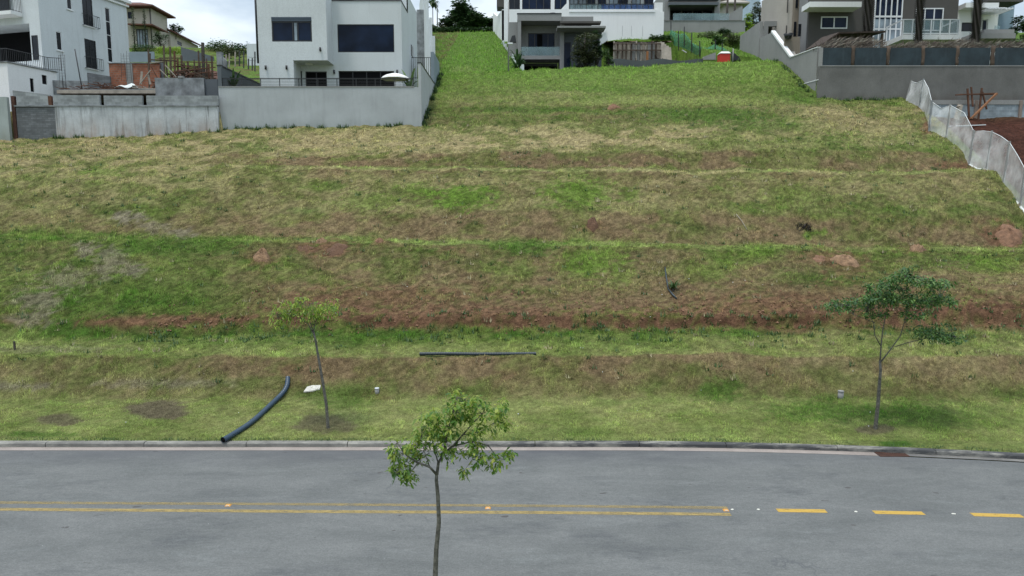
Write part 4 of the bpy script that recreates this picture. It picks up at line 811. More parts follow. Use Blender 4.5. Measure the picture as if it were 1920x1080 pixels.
mb.add(vs, [(j * n + i, j * n + i + 1, (j + 1) * n + i + 1, (j + 1) * n + i) for j in range(7) for i in range(n - 1)]); tag(mb.build('soil_bank', m_soil), kind='structure')
t = thing('site_fence_posts', (xw(440, 120, 70), 70, 20), 'row of thin stakes and wire on the soil bank beside the white house', 'fence')
for px, vt, vb in ((441, 97, 118), (449, 96, 116), (457, 96, 120), (466, 110, 122), (473, 109, 124), (478, 97, 126), (430, 100, 118), (424, 102, 116)):
    mb = MB(); mb.bar(P(px, vb + 8, 70), P(px, vt, 70), .1); mb.build('post', m_woodl if px < 445 else m_steel, t)
mb = MB()
for vv in (104, 110): mb.bar(P(424, vv, 70), P(480, vv + 4, 70), .025)
mb.build('wire', m_steel, t)
mb = MB(); vs = []
for j in range(6):
    for i in range(12): x = xw(418, 120, 66) + 6.0 * i / 11; vs.append((x, 66 + j * 1.0, 15.5 + [0, 2.2, 3.6, 4.2, 4.4, 4.5][j] - i * .12 + random.uniform(-.15, .15)))
mb.add(vs, [(j * 12 + i, j * 12 + i + 1, (j + 1) * 12 + i + 1, (j + 1) * 12 + i) for j in range(5) for i in range(11)]); tag(mb.build('soil_bank', m_soil), kind='structure')
mb = MB(); mb.box(xw(406, 110, 58), xw(416, 110, 58), 58, 58.35, 15, zat(97, 58)); mb.prism([(xw(416, 115, 58), 58.05, 15), (xw(424, 115, 58), 58.05, 15), (xw(424, 115, 58), 58.05, zat(114, 58)), (xw(416, 115, 58), 58.05, zat(104, 58))], (0, 1, 0), .2); tag(mb.build('concrete_pillar', m_conc), 'bare concrete pillar with a block stub right of the shoring', 'pillar')

# ================================================================== HOUSE E, white house in the middle left
E = Frame(0, 0, 0, 0)
tE = thing('white_house', (-15, 52, 15.6), 'modern white box house with a big picture window behind a grey wall', 'house')
EL, ER = 51.3, 53.0; ZB = 15.5
ex0 = P(486, 120, EL)[0]; exm = P(621, 60, ER)[0]; exl = P(612.5, 60, EL)[0]; exr = P(753, 60, ER)[0]; ztop = zat(-60, EL); ztr = zat(2, ER)
fx = lambda px, v, Y: P(px, v, Y)[0]
h1 = (fx(509.5, 55, EL), fx(584.5, 55, EL), zat(78, EL), zat(32, EL)); rec = (fx(551, 140, EL), exl + .01, ZB - .1, zat(113, EL))
h2 = (fx(633, 70, ER), fx(739, 70, ER), zat(98, ER), zat(45.5, ER)); h3 = (fx(635, 150, ER), fx(739, 150, ER), ZB + .05, zat(133, ER))
mb = MB(); mb.holes(W0, 'x', EL, ex0, exl, ZB - 1, ztop, .25, [h1, rec]); mb.box(ex0, ex0 + .25, EL + .25, 61, ZB - 1, ztop)
mb.box(exl - .25, exl, EL + .25, ER + .0, zat(113, EL), ztop)                     # side of the projecting left block
mb.box(exl - .25, exl, ER, 61, ztr, ztop)
rb = EL + 1.72
mb.box(rec[0] - .25, rec[0], EL + .25, rb, ZB - .3, rec[3] + .2); mb.box(rec[0], exl - .25, EL + .25, rb, rec[3], rec[3] + .22)    # porch reveal and soffit
d1 = (fx(555, 150, rb), fx(566.5, 150, rb), ZB, zat(133, rb)); d2 = (fx(573, 150, rb), fx(613, 150, rb), ZB, zat(134, rb))
mb.holes(W0, 'x', rb, rec[0] - .25, exm, ZB - .3, rec[3] + .2, .2, [d1, d2])
mb.holes(W0, 'x', ER, exl, exr, ZB - 1, ztr, .25, [h2, h3, (exl - .5, exm, ZB - 2, rec[3])]); 
mb.box(exm, exm + .2, ER + .25, rb, ZB - .3, rec[3] + .2)
mb.box(exr - .25, exr, ER + .25, 56.2, ZB - 1, ztr); mb.box(exl, exr - .25, 56, 56.2, ztr, ztop - 1.5)
xs_ = P(766, 60, 57)[0]; mb.box(exr, xs_, 56.2, 56.4, ZB - 1, zat(-10, 57)); mb.box(xs_ - .25, xs_, 56.4, 62, ZB - 1, zat(-10, 57)); mb.box(exl, exr, 56.2, 56.4, ztr, zat(-10, 57)); mb.box(ex0 + .25, xs_ - .25, 61.5, 61.8, ZB - 1, ztop - 2)
mb.box(exl, exr - .25, ER + .25, 56.2, ztr - .5, ztr - .3); mb.box(ex0 + .25, exl - .25, EL + .25, 61, ztop - .4, ztop - .2); mb.box(ex0 + .25, exr - .25, ER + .5, 61, ZB - .1, ZB - .02)
mb.build('wall', m_offw, tE)
mb = MB(); mb.box(exm + .01, exr + .04, ER - .04, ER + .28, ztr, ztr + .07); mb.box(exr - .28, exr + .04, ER + .28, 56.2, ztr, ztr + .07); mb.box(exl - .04, exl + .05, EL - .04, ER - .05, ztop, ztop + .07); mb.build('parapet_flashing', m_black, tE)
mb = MB(); a = P(481, 20, EL); mb.tube([(ex0 - .1, EL + .1, zat(118, EL)), (ex0 - .1, EL + .1, ztop)], .085, 8); mb.build('downpipe', m_black, tE)
w = win(tE, W0, 'x', EL + .02, h1[0], h1[1], h1[2], h1[3] - .28, m_black, m_glassb, 1, 0, .09); mb = MB()
for px, wd in ((549, .09), (558.5, .08)): mb.box(fx(px, 60, EL) - wd / 2, fx(px, 60, EL) + wd / 2, EL + .015, EL + .085, h1[2] + .09, h1[3] - .37)
mb.build('mullions', m_black, w); mb = MB(); mb.box(fx(523, 60, EL), fx(546, 60, EL), EL + .055, EL + .065, h1[2] + .09, h1[3] - .37); mb.build('curtain', m_glassc, w)
mb = MB(); mb.box(fx(551.5, 60, EL), fx(556.5, 60, EL), EL + .05, EL + .06, h1[2] + .09, h1[3] - .37); mb.build('curtain', m_glassc, w)
mb = MB(); mb.box(h1[0], h1[1], EL - .02, EL + .2, h1[3] - .28, h1[3] - .15); mb.box(h1[0], h1[1], EL - .02, EL + .2, h1[3] - .13, h1[3]); mb.build('shutter_box', surf('blue_grey_metal', (.05, .07, .095), rough=.4, bs=0), tE)
win(tE, W0, 'x', ER + .03, *h2, m_black, m_glassb, 1, 0, .06)
win(tE, W0, 'x', ER + .12, *h3, m_black, m_dark, 4, 0, .06, name='sliding_door')
win(tE, W0, 'x', rb + .05, *d1, m_black, m_dark, 1, 0, .06, name='door'); win(tE, W0, 'x', rb + .05, *d2, m_black, m_dark, 2, 0, .07, name='sliding_door')
for (px, v, Y) in ((499, 127, EL), (538, 127, EL), (601, 93, EL), (627, 135, ER), (745, 135, ER)):
    q = P(px, v, Y); mb = MB(); mb.tube([(q[0], Y - .1, q[2] - .14), (q[0], Y - .1, q[2] + .14)], .07, 8); mb.box(q[0] - .03, q[0] + .03, Y - .06, Y - .003, q[2] - .05, q[2] + .05); mb.build('wall_lamp', m_black, tE)
q = P(577, 118, 52.3); mb = MB(); mb.tube([(q[0], 52.6, rec[3] - .07), (q[0], 52.6, rec[3] - .003)], .3, 14); mb.build('ceiling_lamp', m_white2, tE)
mb = MB(); ysw = E.side(768, 95, xs_ + .01)[0]; mb.box(xs_ + .002, xs_ + .05, 58.2, 59.2, zat(105, 58.5), zat(85, 58.5)); mb.build('side_window', m_glass, tE)
mb = MB(); 
for (px, v0, v1) in ((660, -22, 2), (640, -12, 2)):
    x = fx(px, 0, 57); mb.box(x, x + (.12 if px == 660 else 1.2), 55.2, 55.6, ztr - .4, zat(v0, 55.4))
mb.build('roof_vents', m_black, tE)
# E front wall with side returns
wx0, wx1 = P(411, 200, 49)[0], P(784.5, 180, 49)[0]; wz = zat(163.5, 49)
t = thing('boundary_wall', (-13.5, 49, 13), 'wide grey-white rendered retaining wall in front of the modern white house', 'wall')
mb = MB(); mb.box(wx0, wx1, 49, 49.25, 11.5, wz); mb.build('front_wall', m_lotwall, t)
mb = MB(); mb.box(wx0, wx1 - .3, 48.97, 49.28, wz, wz + .06); mb.build('coping', m_concl, t)
rail(t, W0, [(wx0 + .25, 49.13, wz + .06), (wx1 - .35, 49.13, wz + .06)], zat(146.5, 49) - wz - .06, m_black, 5, True, 1.27)
zc_ = E.side(408, 124, wx0)[1]; mb = MB(); mb.box(wx0, wx0 + .2, 49.25, 58, 14, zc_); mb.box(wx0, wx0 + .25, 49.0, 49.25, wz + .06, zc_); mb.build('side_wall', m_blued, t)
mb = MB(); mb.box(wx0 - .04, wx0 + .26, 48.98, 58, zc_, zc_ + .08); mb.build('side_coping', m_black, t)
mb = MB(); mb.box(wx1 + .002, wx1 + .2, 49.0, 57.2, 11.5, 17.45); mb.build('right_side_wall', m_lotwall, t)
mb = MB(); mb.box(wx1 - .03, wx1 + .23, 48.98, 57.2, 17.45, 17.52); mb.build('right_coping', m_black, t)
mb = MB(); mb.box(wx1 - .05, wx1 + .2, 57.21, 61.6, 13, zat(97, 57.2)); tag(mb.build('stepped_wall', m_bluew), 'taller pale blue wall continuing behind the sloping side wall by the grass strip', 'wall')
t = thing('picket_fence', (-7.6, 58.4, 17.5), 'dark green-black picket fence between the white house and its side wall', 'fence')
picket(t, W0, [(xs_ + .0, 58.3, zat(136, 58.3) - .5), (wx1 - .05, 58.3, zat(136, 58.3) - .5)], zat(108, 58.3) - zat(136, 58.3) + .5, m_black, .16, 'pickets', .03)
# parasol, plants
t = thing('parasol', P(741, 160, 50.5), 'open white parasol on the terrace of the modern white house', 'parasol')
q = P(741, 140, 50.5); mb = MB(); mb.tube([(q[0], 50.5, 15.55), (q[0], 50.5, zat(140, 50.5))], .025, 6); mb.build('pole', m_wframe, t)
mb = MB(); n = 10; rings = [(1.03, 0), (.99, .08), (.7, .25), (.35, .36), (.02, .4)]; zb = zat(148.5, 50.5); vs = []
for r_, h_ in rings:
    for k in range(n): a = 2 * math.pi * k / n; vs.append((q[0] + r_ * math.cos(a), 50.5 + r_ * math.sin(a), zb + h_))
mb.add(vs, [(j * n + k, j * n + (k + 1) % n, (j + 1) * n + (k + 1) % n, (j + 1) * n + k) for j in range(4) for k in range(n)]); o = mb.build('canopy', surf('white_canvas', (.8, .8, .78), var=.03, bs=.05), t); o.modifiers.new('t', 'SOLIDIFY').thickness = .02
def bigleaf(mb, base, tip, w, droop=.3):
    b = np.array(base, float); e = np.array(tip, float); d = e - b; s = np.cross(d, [0, 0, 1.]); s = s / (np.linalg.norm(s) + 1e-6); pts = []
    for i in range(6):
        t_ = i / 5; c = b + d * t_ + np.array([0, 0, droop * math.sin(t_ * math.pi * .9) - droop * t_ * .6]); ww = w * math.sin(math.pi * min(.98, .12 + t_ * .86)); pts += [c - s * ww, c + s * ww]
    mb.add(pts, [(2 * i, 2 * i + 1, 2 * i + 3, 2 * i + 2) for i in range(5)], True)
def rosette(name, label, base, n, ln, w, mat, up=(.4, 1.2), cat='plant', stem=0, group=None, droop=.3):
    base = np.array(base, float); t = thing(name, base, label, cat, group); mb = MB(); c = base + [0, 0, stem]
    for i in range(n):
        a = rng.uniform(0, 6.28); r_ = ln * rng.uniform(.6, 1); u = rng.uniform(*up); mb_t = c + np.array([math.cos(a) * r_, math.sin(a) * r_, u * r_]); bigleaf(mb, c, mb_t, w, droop * ln)
    mb.build('leaves', mat, t)
    s = MB(); s.tube([base - [0, 0, .1], c + [0, 0, .05]], [.07, .05], 6); s.build('stem', m_barkd, t); return t
q = P(768, 163, 50.2); rosette('banana_plant', 'leafy banana plant at the right end of the terrace railing', (q[0], 50.2, 15.5), 9, 1.15, .1, lf_mid, (.3, 1.6), stem=.3)
q = P(438, 163, 50.6); rosette('banana_plant', 'dark upright leafy plant by the left terrace railing', (q[0], 50.6, 15.5), 12, .8, .09, lf_dark, (.8, 2), stem=.5)
q = P(424, 163, 50.6); rosette('banana_plant', 'small low leafy plant in the left terrace corner', (q[0], 50.6, 15.5), 8, .6, .07, lf_dark, (.2, 1.2), stem=.15)
mb = MB(); a = P(576, 162, 50.4); b_ = P(605, 162, 50.4); mb.box(a[0], b_[0], 50.0, 50.8, 15.95, 16.02)
for xx in (a[0] + .05, b_[0] - .1): 
    for yy in (50.03, 50.7): mb.box(xx, xx + .05, yy, yy + .05, 15.5, 15.95)
tag(mb.build('terrace_table', m_wframe), 'low white table just showing over the grey wall', 'table')
# walls of the lots further up, left of the grass strip
t = thing('boundary_wall', (-9, 75, 20), 'stepped white wall climbing along the left of the grass strip', 'wall')
for (y0, y1, zt_) in ((63.5, 68, 22.6), (68, 74, 25.3), (74, 82, 29.2), (82, 93, 33.3)):
    mb = MB(); x0, x1 = XL(y0), XL(y1); mb.prism([(x0, y0, 16), (x1, y1 - .01, 16), (x1, y1 - .01, zt_), (x0, y0, zt_)], (-1, 0, 0), .25); mb.build('wall_panel', m_white, t)
mb = MB(); a = P(781, 18, 80); b_ = P(795, 18, 80); mb.box(a[0], b_[0], 80, 82, 22, zat(18, 80)); tag(mb.build('gate_pillar', m_conc), 'weathered grey pillar behind the modern white house', 'pillar')
# ================================================================== far trees at the top of the grass strip
def ptree(px, vt, vb, Y, wpx, label, mat, n, ls, seed, flat=1.0, trunkh=.2, group='trees at the top of the grass strip', nblob=26, low=.1, name='tree'):
    q = P(px, vb, Y); q[2] = min(q[2], tz(q[0], Y)) if abs(q[2] - tz(q[0], Y)) < 4 else q[2]; h = zat(vt, Y) - q[2]; sc = F / Y
    return tree(name, label, q, h, wpx / sc, mat, n, ls, trunkh, group, seed=seed, flat=flat, nblob=nblob, low=low)
ptree(872, 1, 64, 104, 74, 'big round dark green tree at the top of the grass strip', lf_dark, 9000, .55, 11, trunkh=.08, nblob=44)
ptree(912, 24, 66, 106, 46, 'lower dark tree right of the big round one, by the white wall', lf_dark, 4000, .5, 12, trunkh=.05)
ptree(836, 26, 66, 103, 32, 'medium dark tree left of the big round one', lf_dark, 2500, .45, 13, trunkh=.05)
ptree(800, 38, 68, 101, 34, 'paler green tree beside the stepped white wall', lf_mid, 2200, .45, 14, trunkh=.05)
ptree(822, 46, 68, 99, 30, 'olive bush at the foot of the street lamp', lf_olive, 1800, .4, 15, trunkh=.02)
q = P(812, 20, 104); b0 = P(812, 64, 104); rosette('palm_tree', 'small ragged palm sticking up beside the street lamp', b0, 26, 1.5, .16, lf_dark, (-.5, 1.2), 'palm', stem=q[2] - b0[2] + .3, droop=.5)
hz_(792, 930, 50, 66, 96.5, 1.5, 'dark_undergrowth', 'dark undergrowth along the crest below the far trees', lf_dark, 5200, .4, cat='bushes')
t = thing('street_lamp', P(819, 66, 100), 'slim curved street lamp against the sky above the grass strip', 'street lamp')
mb = MB(); pts = [P(820, 66, 100), P(820, 24, 100), P(819, 10, 100), P(816, 0, 100), P(811, -8, 100)]; mb.tube(pts, [.09, .07, .06, .05, .05], 6); mb.build('pole', m_concl, t); mb = MB(); e_ = pts[-1]; mb.box(e_[0] - 1.0, e_[0] + .1, e_[1] - .15, e_[1] + .15, e_[2] - .06, e_[2] + .08); mb.build('lamp_head', m_concl, t)
t = thing('utility_pole', P(953, 134, 61.5), 'thin grey metal pole in front of the white wall and the grey house', 'pole')
mb = MB(); a = P(953.5, 136, 61.5); a[2] -= .3; mb.tube([a, (a[0], a[1], zat(4, 61.5))], [.07, .05], 8); mb.build('shaft', m_concl, t); mb = MB(); mb.box(a[0] - .08, a[0] + .35, a[1] - .1, a[1] + .1, zat(83, 61.5), zat(80, 61.5)); mb.build('lamp_head', m_wframe, t)

# ================================================================== big white wall and glass house G
G = Frame(0, 0, 0, 0); YG = 84.0
tG = thing('glass_house', P(1090, 10, 86), 'white house with long glazed balconies above a tall white wall, top centre', 'house')
gz = zat(17, YG)
gx0, gx1 = fx(945, 30, YG), fx(1226, 20, YG)
mb = MB()
zc1 = zat(-30, YG)
cols = [(945, 954), (975, 979), (1033, 1040), (1064, 1067)]
hsG = [(fx(954, 5, YG), fx(975, 5, YG), gz + .05, zc1), (fx(979, 5, YG), fx(1033, 5, YG), gz + .05, zc1), (fx(1040, 5, YG), fx(1063, 5, YG), gz + .05, zc1)]
mb.holes(W0, 'x', YG + .3, gx0, fx(1067, 5, YG), 26, zc1 + .6, .3, hsG); mb.box(gx0, gx0 + .3, YG + .6, 95, 26, zc1 + .6); mb.box(gx0 + .3, gx1, 94.7, 95, 26, zc1 + .6); mb.box(gx0, gx1, YG + .6, 94.7, zc1 + .6, zc1 + .9)
mb.box(fx(1067, 5, YG), gx1, YG + 3.5, YG + 3.7, 26, zc1 + .6); mb.build('wall', m_white2, tG)
for i, h in enumerate(hsG): win(tG, W0, 'x', YG + .4, *h, m_black, m_glassb if i else m_glass, [2, 4, 2][i], 0, .09)
mb = MB(); mb.prism([(fx(1052, 15, YG), YG + .1, gz), (fx(1067, 15, YG), YG + .1, gz), (fx(1067, 5, YG), YG + .1, zat(4, YG)), (fx(1064, 5, YG), YG + .1, zat(4, YG))], (0, 1, 0), .19); mb.build('fin_wall', m_white2, tG)
bays = [(1068, 1085), (1085, 1101), (1101, 1117), (1121, 1137), (1142, 1160), (1160, 1178), (1184, 1202), (1208, 1226)]
for i, (a_, b_) in enumerate(bays): win(tG, W0, 'x', YG + 3.3, fx(a_, 5, YG + 3.3), fx(b_, 5, YG + 3.3) - .05, gz, zc1, m_black, m_glassc if i in (0, 1, 4, 6) else m_glassb, 2, 0, .07)
mb = MB(); mb.box(fx(1067, 10, YG), gx1, YG, YG + 3.3, gz - .3, gz - .01); mb.build('balcony_floor', m_white2, tG)
mb = MB(); mb.box(fx(1128, 10, YG), gx1, YG + .05, YG + .08, gz, zat(8, YG)); g = mb.build('balcony_glass', m_bluerail, tG); mb = MB(); mb.box(fx(1068, 10, YG), fx(1128, 10, YG) - .02, YG + .05, YG + .08, gz, zat(8, YG)); mb.build('balcony_glass', m_clear, tG)
mb = MB()
for i in range(16): x = fx(1068, 10, YG) + (gx1 - fx(1068, 10, YG)) * i / 15; mb.box(x - .025, x + .025, YG + .0, YG + .045, gz, zat(7.5, YG))
mb.box(fx(1068, 10, YG), gx1, YG - .01, YG + .1, zat(8, YG) + .01, zat(7, YG)); mb.build('balcony_frame', m_black, tG)
mb = MB(); mb.box(fx(1100, 0, YG), gx1 + 1, YG - .1, YG + 1.5, zat(-14, YG), zat(-9, YG)); mb.build('upper_slab', m_white2, tG)
mb = MB(); mb.box(fx(1226, 15, YG) + .01, fx(1241, 15, YG), YG - .5, YG + 1, gz - .5, zat(7, YG)); mb.box(fx(1233, 10, YG), fx(1241, 10, YG), YG + 1, YG + 2.5, gz - .5, zat(9, YG)); mb.build('end_pier', m_white2, tG)
mb = MB(); mb.box(fx(931, 0, YG), fx(945, 0, YG) - .01, YG + 1, YG + 3, zat(8, YG), zat(-20, YG)); mb.build('side_volume', m_taupe, tG)
t = thing('boundary_wall', P(1090, 60, 83.5), 'tall bright white retaining wall under the glazed house', 'wall')
zt1, zt2 = zat(17.5, 83.4), zat(22, 83); mb = MB(); mb.box(fx(941, 50, 83.4), gx1 + .5, 83.4, 83.7, 17.5, zt1); mb.box(gx1 + .5, fx(1244.5, 50, 83.4), 83.4, 83.7, 17.5, zat(22, 83.4)); mb.build('front_wall', m_white2, t)
sx0 = fx(941, 50, 83.4); y1 = 93; mb = MB(); x1_ = fx(924.5, 30, y1); mb.prism([(sx0 - .003, 83.4, 24.2), (x1_, y1, 27.5), (x1_, y1, zat(24, y1)), ((sx0 + x1_) / 2, 87.5, zat(31, 87.5)), (sx0 - .003, 83.4, zat(19, 83.4))], (1, 0, 0), .25); mb.build('side_wall', m_white2, t)
mb = MB(); mb.box(fx(1067, 20, 83.3), gx1, 83.33, 83.397, zt1 - .35, zt1 - .25); mb.build('drip_moulding', m_white, t)
mb = MB(); 
for px in (1167, 1184, 1205): mb.box(fx(px, 50, 83.4), fx(px, 50, 83.4) + .02, 83.385, 83.398, zat(68, 83.4), zat(48, 83.4))
mb.build('drain_slots', m_conc, t)
# lower stepped wall along the right of the strip
t = thing('boundary_wall', (-.5, 70, 19), 'low stepped pale wall descending along the right of the grass strip to the pole', 'wall')
for i in range(8):
    y0 = 61.6 + i * 2.55; y1 = y0 + 2.55; x0, x1 = float(XR(y0)), float(XR(y1)); b0 = tz(x0 - .1, y0) ; zt_ = zat(np.interp(i, [0, 7], [124, 78]), y0) + .15
    mb = MB(); mb.prism([(x0, y0, 18), (x1, y1 - .01, 18), (x1, y1 - .01, zt_), (x0, y0, zt_)], (1, 0, 0), .2); mb.build('wall_panel', m_white, t)

# ================================================================== grey house H
YH = 70.0
tH = thing('grey_house', P(1010, 128, YH), 'compact taupe-grey modern house with glass balcony over a dark garage', 'house')
H = lambda px, v, Y=YH: P(px, v, Y)
zr0, zr1 = zat(39, YH), zat(26.5, YH); zbal = zat(104, YH + .0); hx0, hx1 = fx(977, 80, YH), fx(1050, 80, YH); xe = fx(1113, 60, YH)
yb = YH + 1.9
dH = (fx(990, 80, yb), fx(1040, 80, yb), zbal + .02, zat(62, yb)); 
mb = MB(); mb.box(hx0 - .35, hx0, YH, 81.3, 18, zr0); mb.box(hx1, hx1 + .4, YH, yb + .25, 18, zr0); mb.holes(W0, 'x', yb, hx0, hx1, zbal - .3, zr0, .25, [dH]); mb.box(hx0, hx1, YH + .05, yb, zbal - .35, zbal); mb.box(hx0, hx1, yb + 2.0, yb + 2.2, 18, zbal)
mb.build('wall', m_taupl, tH)
mb = MB(); mb.box(hx0 - .36, fx(1053, 30, YH), YH - .02, 81, zr0 + .002, zr1); mb.box(fx(1053, 30, YH) + .003, xe, YH + .4, 81, zr0 + .002, zat(29, YH)); mb.build('parapet', m_taupl, tH)
mb = MB(); mb.box(hx0 - .4, fx(1053, 30, YH), YH - .05, YH + .25, zr1 + .002, zr1 + .1); mb.build('parapet_cap', m_black, tH)
mb = MB(); mb.prism([(hx0 - .36, YH + .5, 18), (hx0 - .36, 78, 18), (hx0 - .36, 78, zr0), (hx0 - .36, YH + .5, zr0)], (-1, 0, 0), .9); mb.build('side_wall', m_taupl, tH)
mb = MB(); mb.box(fx(1051, 41, YH - .6), fx(1127, 41, YH - .6), YH - .6, YH + .35, zat(43, YH - .6), zat(39.5, YH - .6)); mb.build('upper_canopy', m_taupe, tH)
mb = MB(); mb.box(fx(1045, 50, YH - 1.6), fx(1136, 50, YH - 1.6), YH - 1.6, YH + .3, zat(52, YH - 1.6), zat(48.5, YH - 1.6)); mb.build('lower_canopy', m_concl, tH)
Yw = YH + .2; zcan = zat(52, YH - 1.6)
dR = (fx(1056, 100, Yw), fx(1071, 100, Yw), 18.7, zat(79, Yw)); mb = MB(); mb.holes(W0, 'x', Yw, hx1 + .41, fx(1128, 100, Yw), 18, zcan - .02, .25, [dR]); mb.box(fx(1128, 100, Yw) - .25, fx(1128, 100, Yw), Yw + .25, 78, 18, zcan - .02); mb.build('entrance_wall', surf('slate_blue_render', (.085, .095, .11), var=.08, bs=.1), tH)
win(tH, W0, 'x', Yw + .08, *dR, m_black, m_glassb, 1, 0, .08, name='door')
w = win(tH, W0, 'x', yb + .06, *dH, m_black, m_glassb, 4, 0, .07, name='sliding_door')
mb = MB(); mb.box(fx(1007, 80, yb), fx(1017, 80, yb), yb + .03, yb + .05, dH[2] + .1, dH[3] - .1); mb.build('open_leaf', m_dark, w)
mb = MB(); mb.box(hx0 + .01, hx1 - .01, YH + .08, YH + .1, zbal, zat(87.5, YH)); mb.build('balcony_glass', m_clear, tH)
mb = MB(); mb.box(hx0 + .02, hx1 - .02, yb + 1.7, yb + 1.95, 18.6, zbal - .36); 
for i in range(12): x = hx0 + .2 + (hx1 - hx0 - .4) * i / 11; mb.box(x - .03, x + .03, yb + 1.64, yb + 1.7, 18.6, zbal - .4)
mb.build('garage_gate', m_dark, tH)
mb = MB(); q = H(1038, 22); mb.tube([(q[0], YH + 1.5, zr1 - .2), (q[0], YH + 1.5, zat(19, YH))], .22, 10); mb.tube([(q[0], YH + 1.5, zat(19.3, YH)), (q[0], YH + 1.5, zat(17, YH))], .32, 10); mb.build('chimney', m_black, tH)
mb = MB(); a = H(956, 76, 68); b_ = H(967, 60, 68); mb.prism([(a[0], 68.0, zat(78, 68)), (fx(968, 76, 68), 68.0, zat(78, 68)), (fx(966, 76, 68), 68.0, zat(66, 68)), (fx(960, 70, 68), 68.0, zat(67, 68))], (0, 1, 0), .6); mb.build('shade_panel', m_black, tH)
q = P(970, 132, 63.5); rosette('dragon_tree', 'small dark bushy palm-like plant between the pole and the garage', (q[0], 63.6, 18.5), 30, 1.15, .11, lf_dark, (-.3, 1.5), stem=1.0, droop=.4)
rosette('dragon_tree', 'dark upper tuft of leaves above the bushy plant by the pole', (q[0] + .0, 64.3, 18.5), 26, 1.0, .10, lf_dark, (-.2, 1.6), stem=2.0, droop=.4)
mb = MB(); mb.box(fx(963, 131, 62.8), fx(982, 131, 62.8), 62.8, 63.4, 18.4, zat(129.5, 62.8)); tag(mb.build('placeholder', m_white), 'low white planter before the garage of the grey house', 'placeholder')  # plain box in place of an uncertain white car roof
ptree(1097, 36, 134, 66, 58, 'tall loose olive-green tree hiding the right of the grey house', lf_olive, 5200, .22, 21, trunkh=.08, group='trees around the grey house', nblob=40)
ptree(1118, 48, 134, 67, 30, 'narrow dark tree touching the right side of the olive one', lf_dark, 2200, .2, 24, trunkh=.05, group='trees around the grey house')
ptree(1140, 78, 132, 65, 26, 'small leafy tree at the left end of the formwork', lf_mid, 900, .2, 22, trunkh=.2, group='trees around the grey house')
q = P(1073, 130, 65.5); rosette('yucca_plant', 'spiky bright green plant before the entrance of the grey house', (q[0], 65.5, 18.6), 34, .95, .06, lf_mid, (-.1, 2.2), stem=.5, droop=.35)
# white stair flank right of the grey house
mb = MB(); mb.prism([P(1125, 85, 69), P(1140, 75, 69), P(1140, 56, 69), P(1125, 66, 69)], (0, 1, 0), .3); tag(mb.build('stair_wall', m_white2), 'short slanting white wall right of the grey house canopy', 'wall')

# ================================================================== building site I with formwork
t = thing('formwork', P(1205, 125, 77.5), 'weathered pale timber formwork wall with posts on a red soil bank', 'formwork')
for i, (a_, b_) in enumerate(((1152, 1166), (1166, 1182), (1182, 1200), (1200, 1214), (1214, 1228), (1228, 1246))):
    mb = MB(); mb.box(fx(a_, 100, 77.5) + .02, fx(b_, 100, 77.5) - .02, 77.5, 77.6, 19, zat(80 - (i == 5) * 1, 77.5)); mb.build('panel', m_woodl if i not in (2, 4) else m_concl, t)
for px in (1150, 1157, 1166, 1173, 1183, 1192, 1201, 1209, 1221, 1229, 1238):
    mb = MB(); mb.box(fx(px, 100, 77.3), fx(px, 100, 77.3) + .13, 77.3, 77.42, 19, zat(random.uniform(76, 80), 77.3)); mb.build('post', random.choice([m_woodl, m_wood, m_woodl]), t)
for (v, a_, b_) in ((82, 1150, 1245), (94, 1150, 1245)): mb = MB(); mb.box(fx(a_, v, 77.2), fx(b_, v, 77.2), 77.18, 77.28, zat(v + 1, 77.2), zat(v - 1, 77.2)); mb.build('waler', m_wood, t)
for i, px in enumerate((1243, 1248, 1253, 1257)): mb = MB(); mb.bar(P(px, 114, 76), P(px + random.uniform(-2, 1), 80 + i * 3, 76.4), .3, .05); mb.build('loose_board', m_woodl, t)
mb = MB(); mb.box(fx(1212, 100, 77), fx(1216, 100, 77), 77.0, 77.1, 19, zat(96, 77)); mb.build('orange_board', surf('orange_timber', (.33, .15, .06), bs=.2), t)
def bank(name, x0, x1, y0, y1, zf, nx, ny, mat, jit=.2):
    mb = MB(); vs = []
    for j in range(ny):
        for i in range(nx): u, w_ = i / (nx - 1), j / (ny - 1); vs.append((x0 + (x1 - x0) * u, y0 + (y1 - y0) * w_, zf(u, w_) + random.uniform(-jit, jit)))
    mb.add(vs, [(j * nx + i, j * nx + i + 1, (j + 1) * nx + i + 1, (j + 1) * nx + i) for j in range(ny - 1) for i in range(nx - 1)]); return tag(mb.build(name, mat), kind='structure')
zf0 = zat(81, 77.8); bank('soil_bank', fx(1138, 80, 78), fx(1262, 80, 78), 77.7, 82.5, lambda u, w: zat(78, 77.8) + w * .9, 20, 8, m_soil, .08)
xa, xb = fx(1240, 100, 74), fx(1318, 100, 74); bank('soil_bank', xa, xb, 69, 80, lambda u, w: 18.6 + 4.9 * (1 - u) ** 1.2 * (.35 + .65 * w) + 1.3 * w, 18, 12, m_soil, .22)
mb = MB(); mb.bar(P(1279, 94, 70), P(1287, 99, 70), .2, .06); tag(mb.build('board', m_wframe), 'white board lying on the red soil bank', 'board')
t = thing('shade_net', P(1215, 122, 66.5), 'low black shade net along the crest before the formwork', 'net'); mb = MB(); n = 30; vs = []
for i in range(n):
    px = 1140 + (1318 - 1140) * i / (n - 1); x = fx(px, 118, 66.5); vs += [(x, 66.5, 18.5), (x, 66.5 + random.uniform(-.05, .05), zat(112 - 2 * math.sin(i * .5), 66.5))]
mb.add(vs, [(2 * i, 2 * i + 2, 2 * i + 3, 2 * i + 1) for i in range(n - 1)], True); o = mb.build('netting', surf('black_shade_net', (.025, .035, .035), rough=.8, bs=.2), t); o.modifiers.new('t', 'SOLIDIFY').thickness = .02
mb = MB()
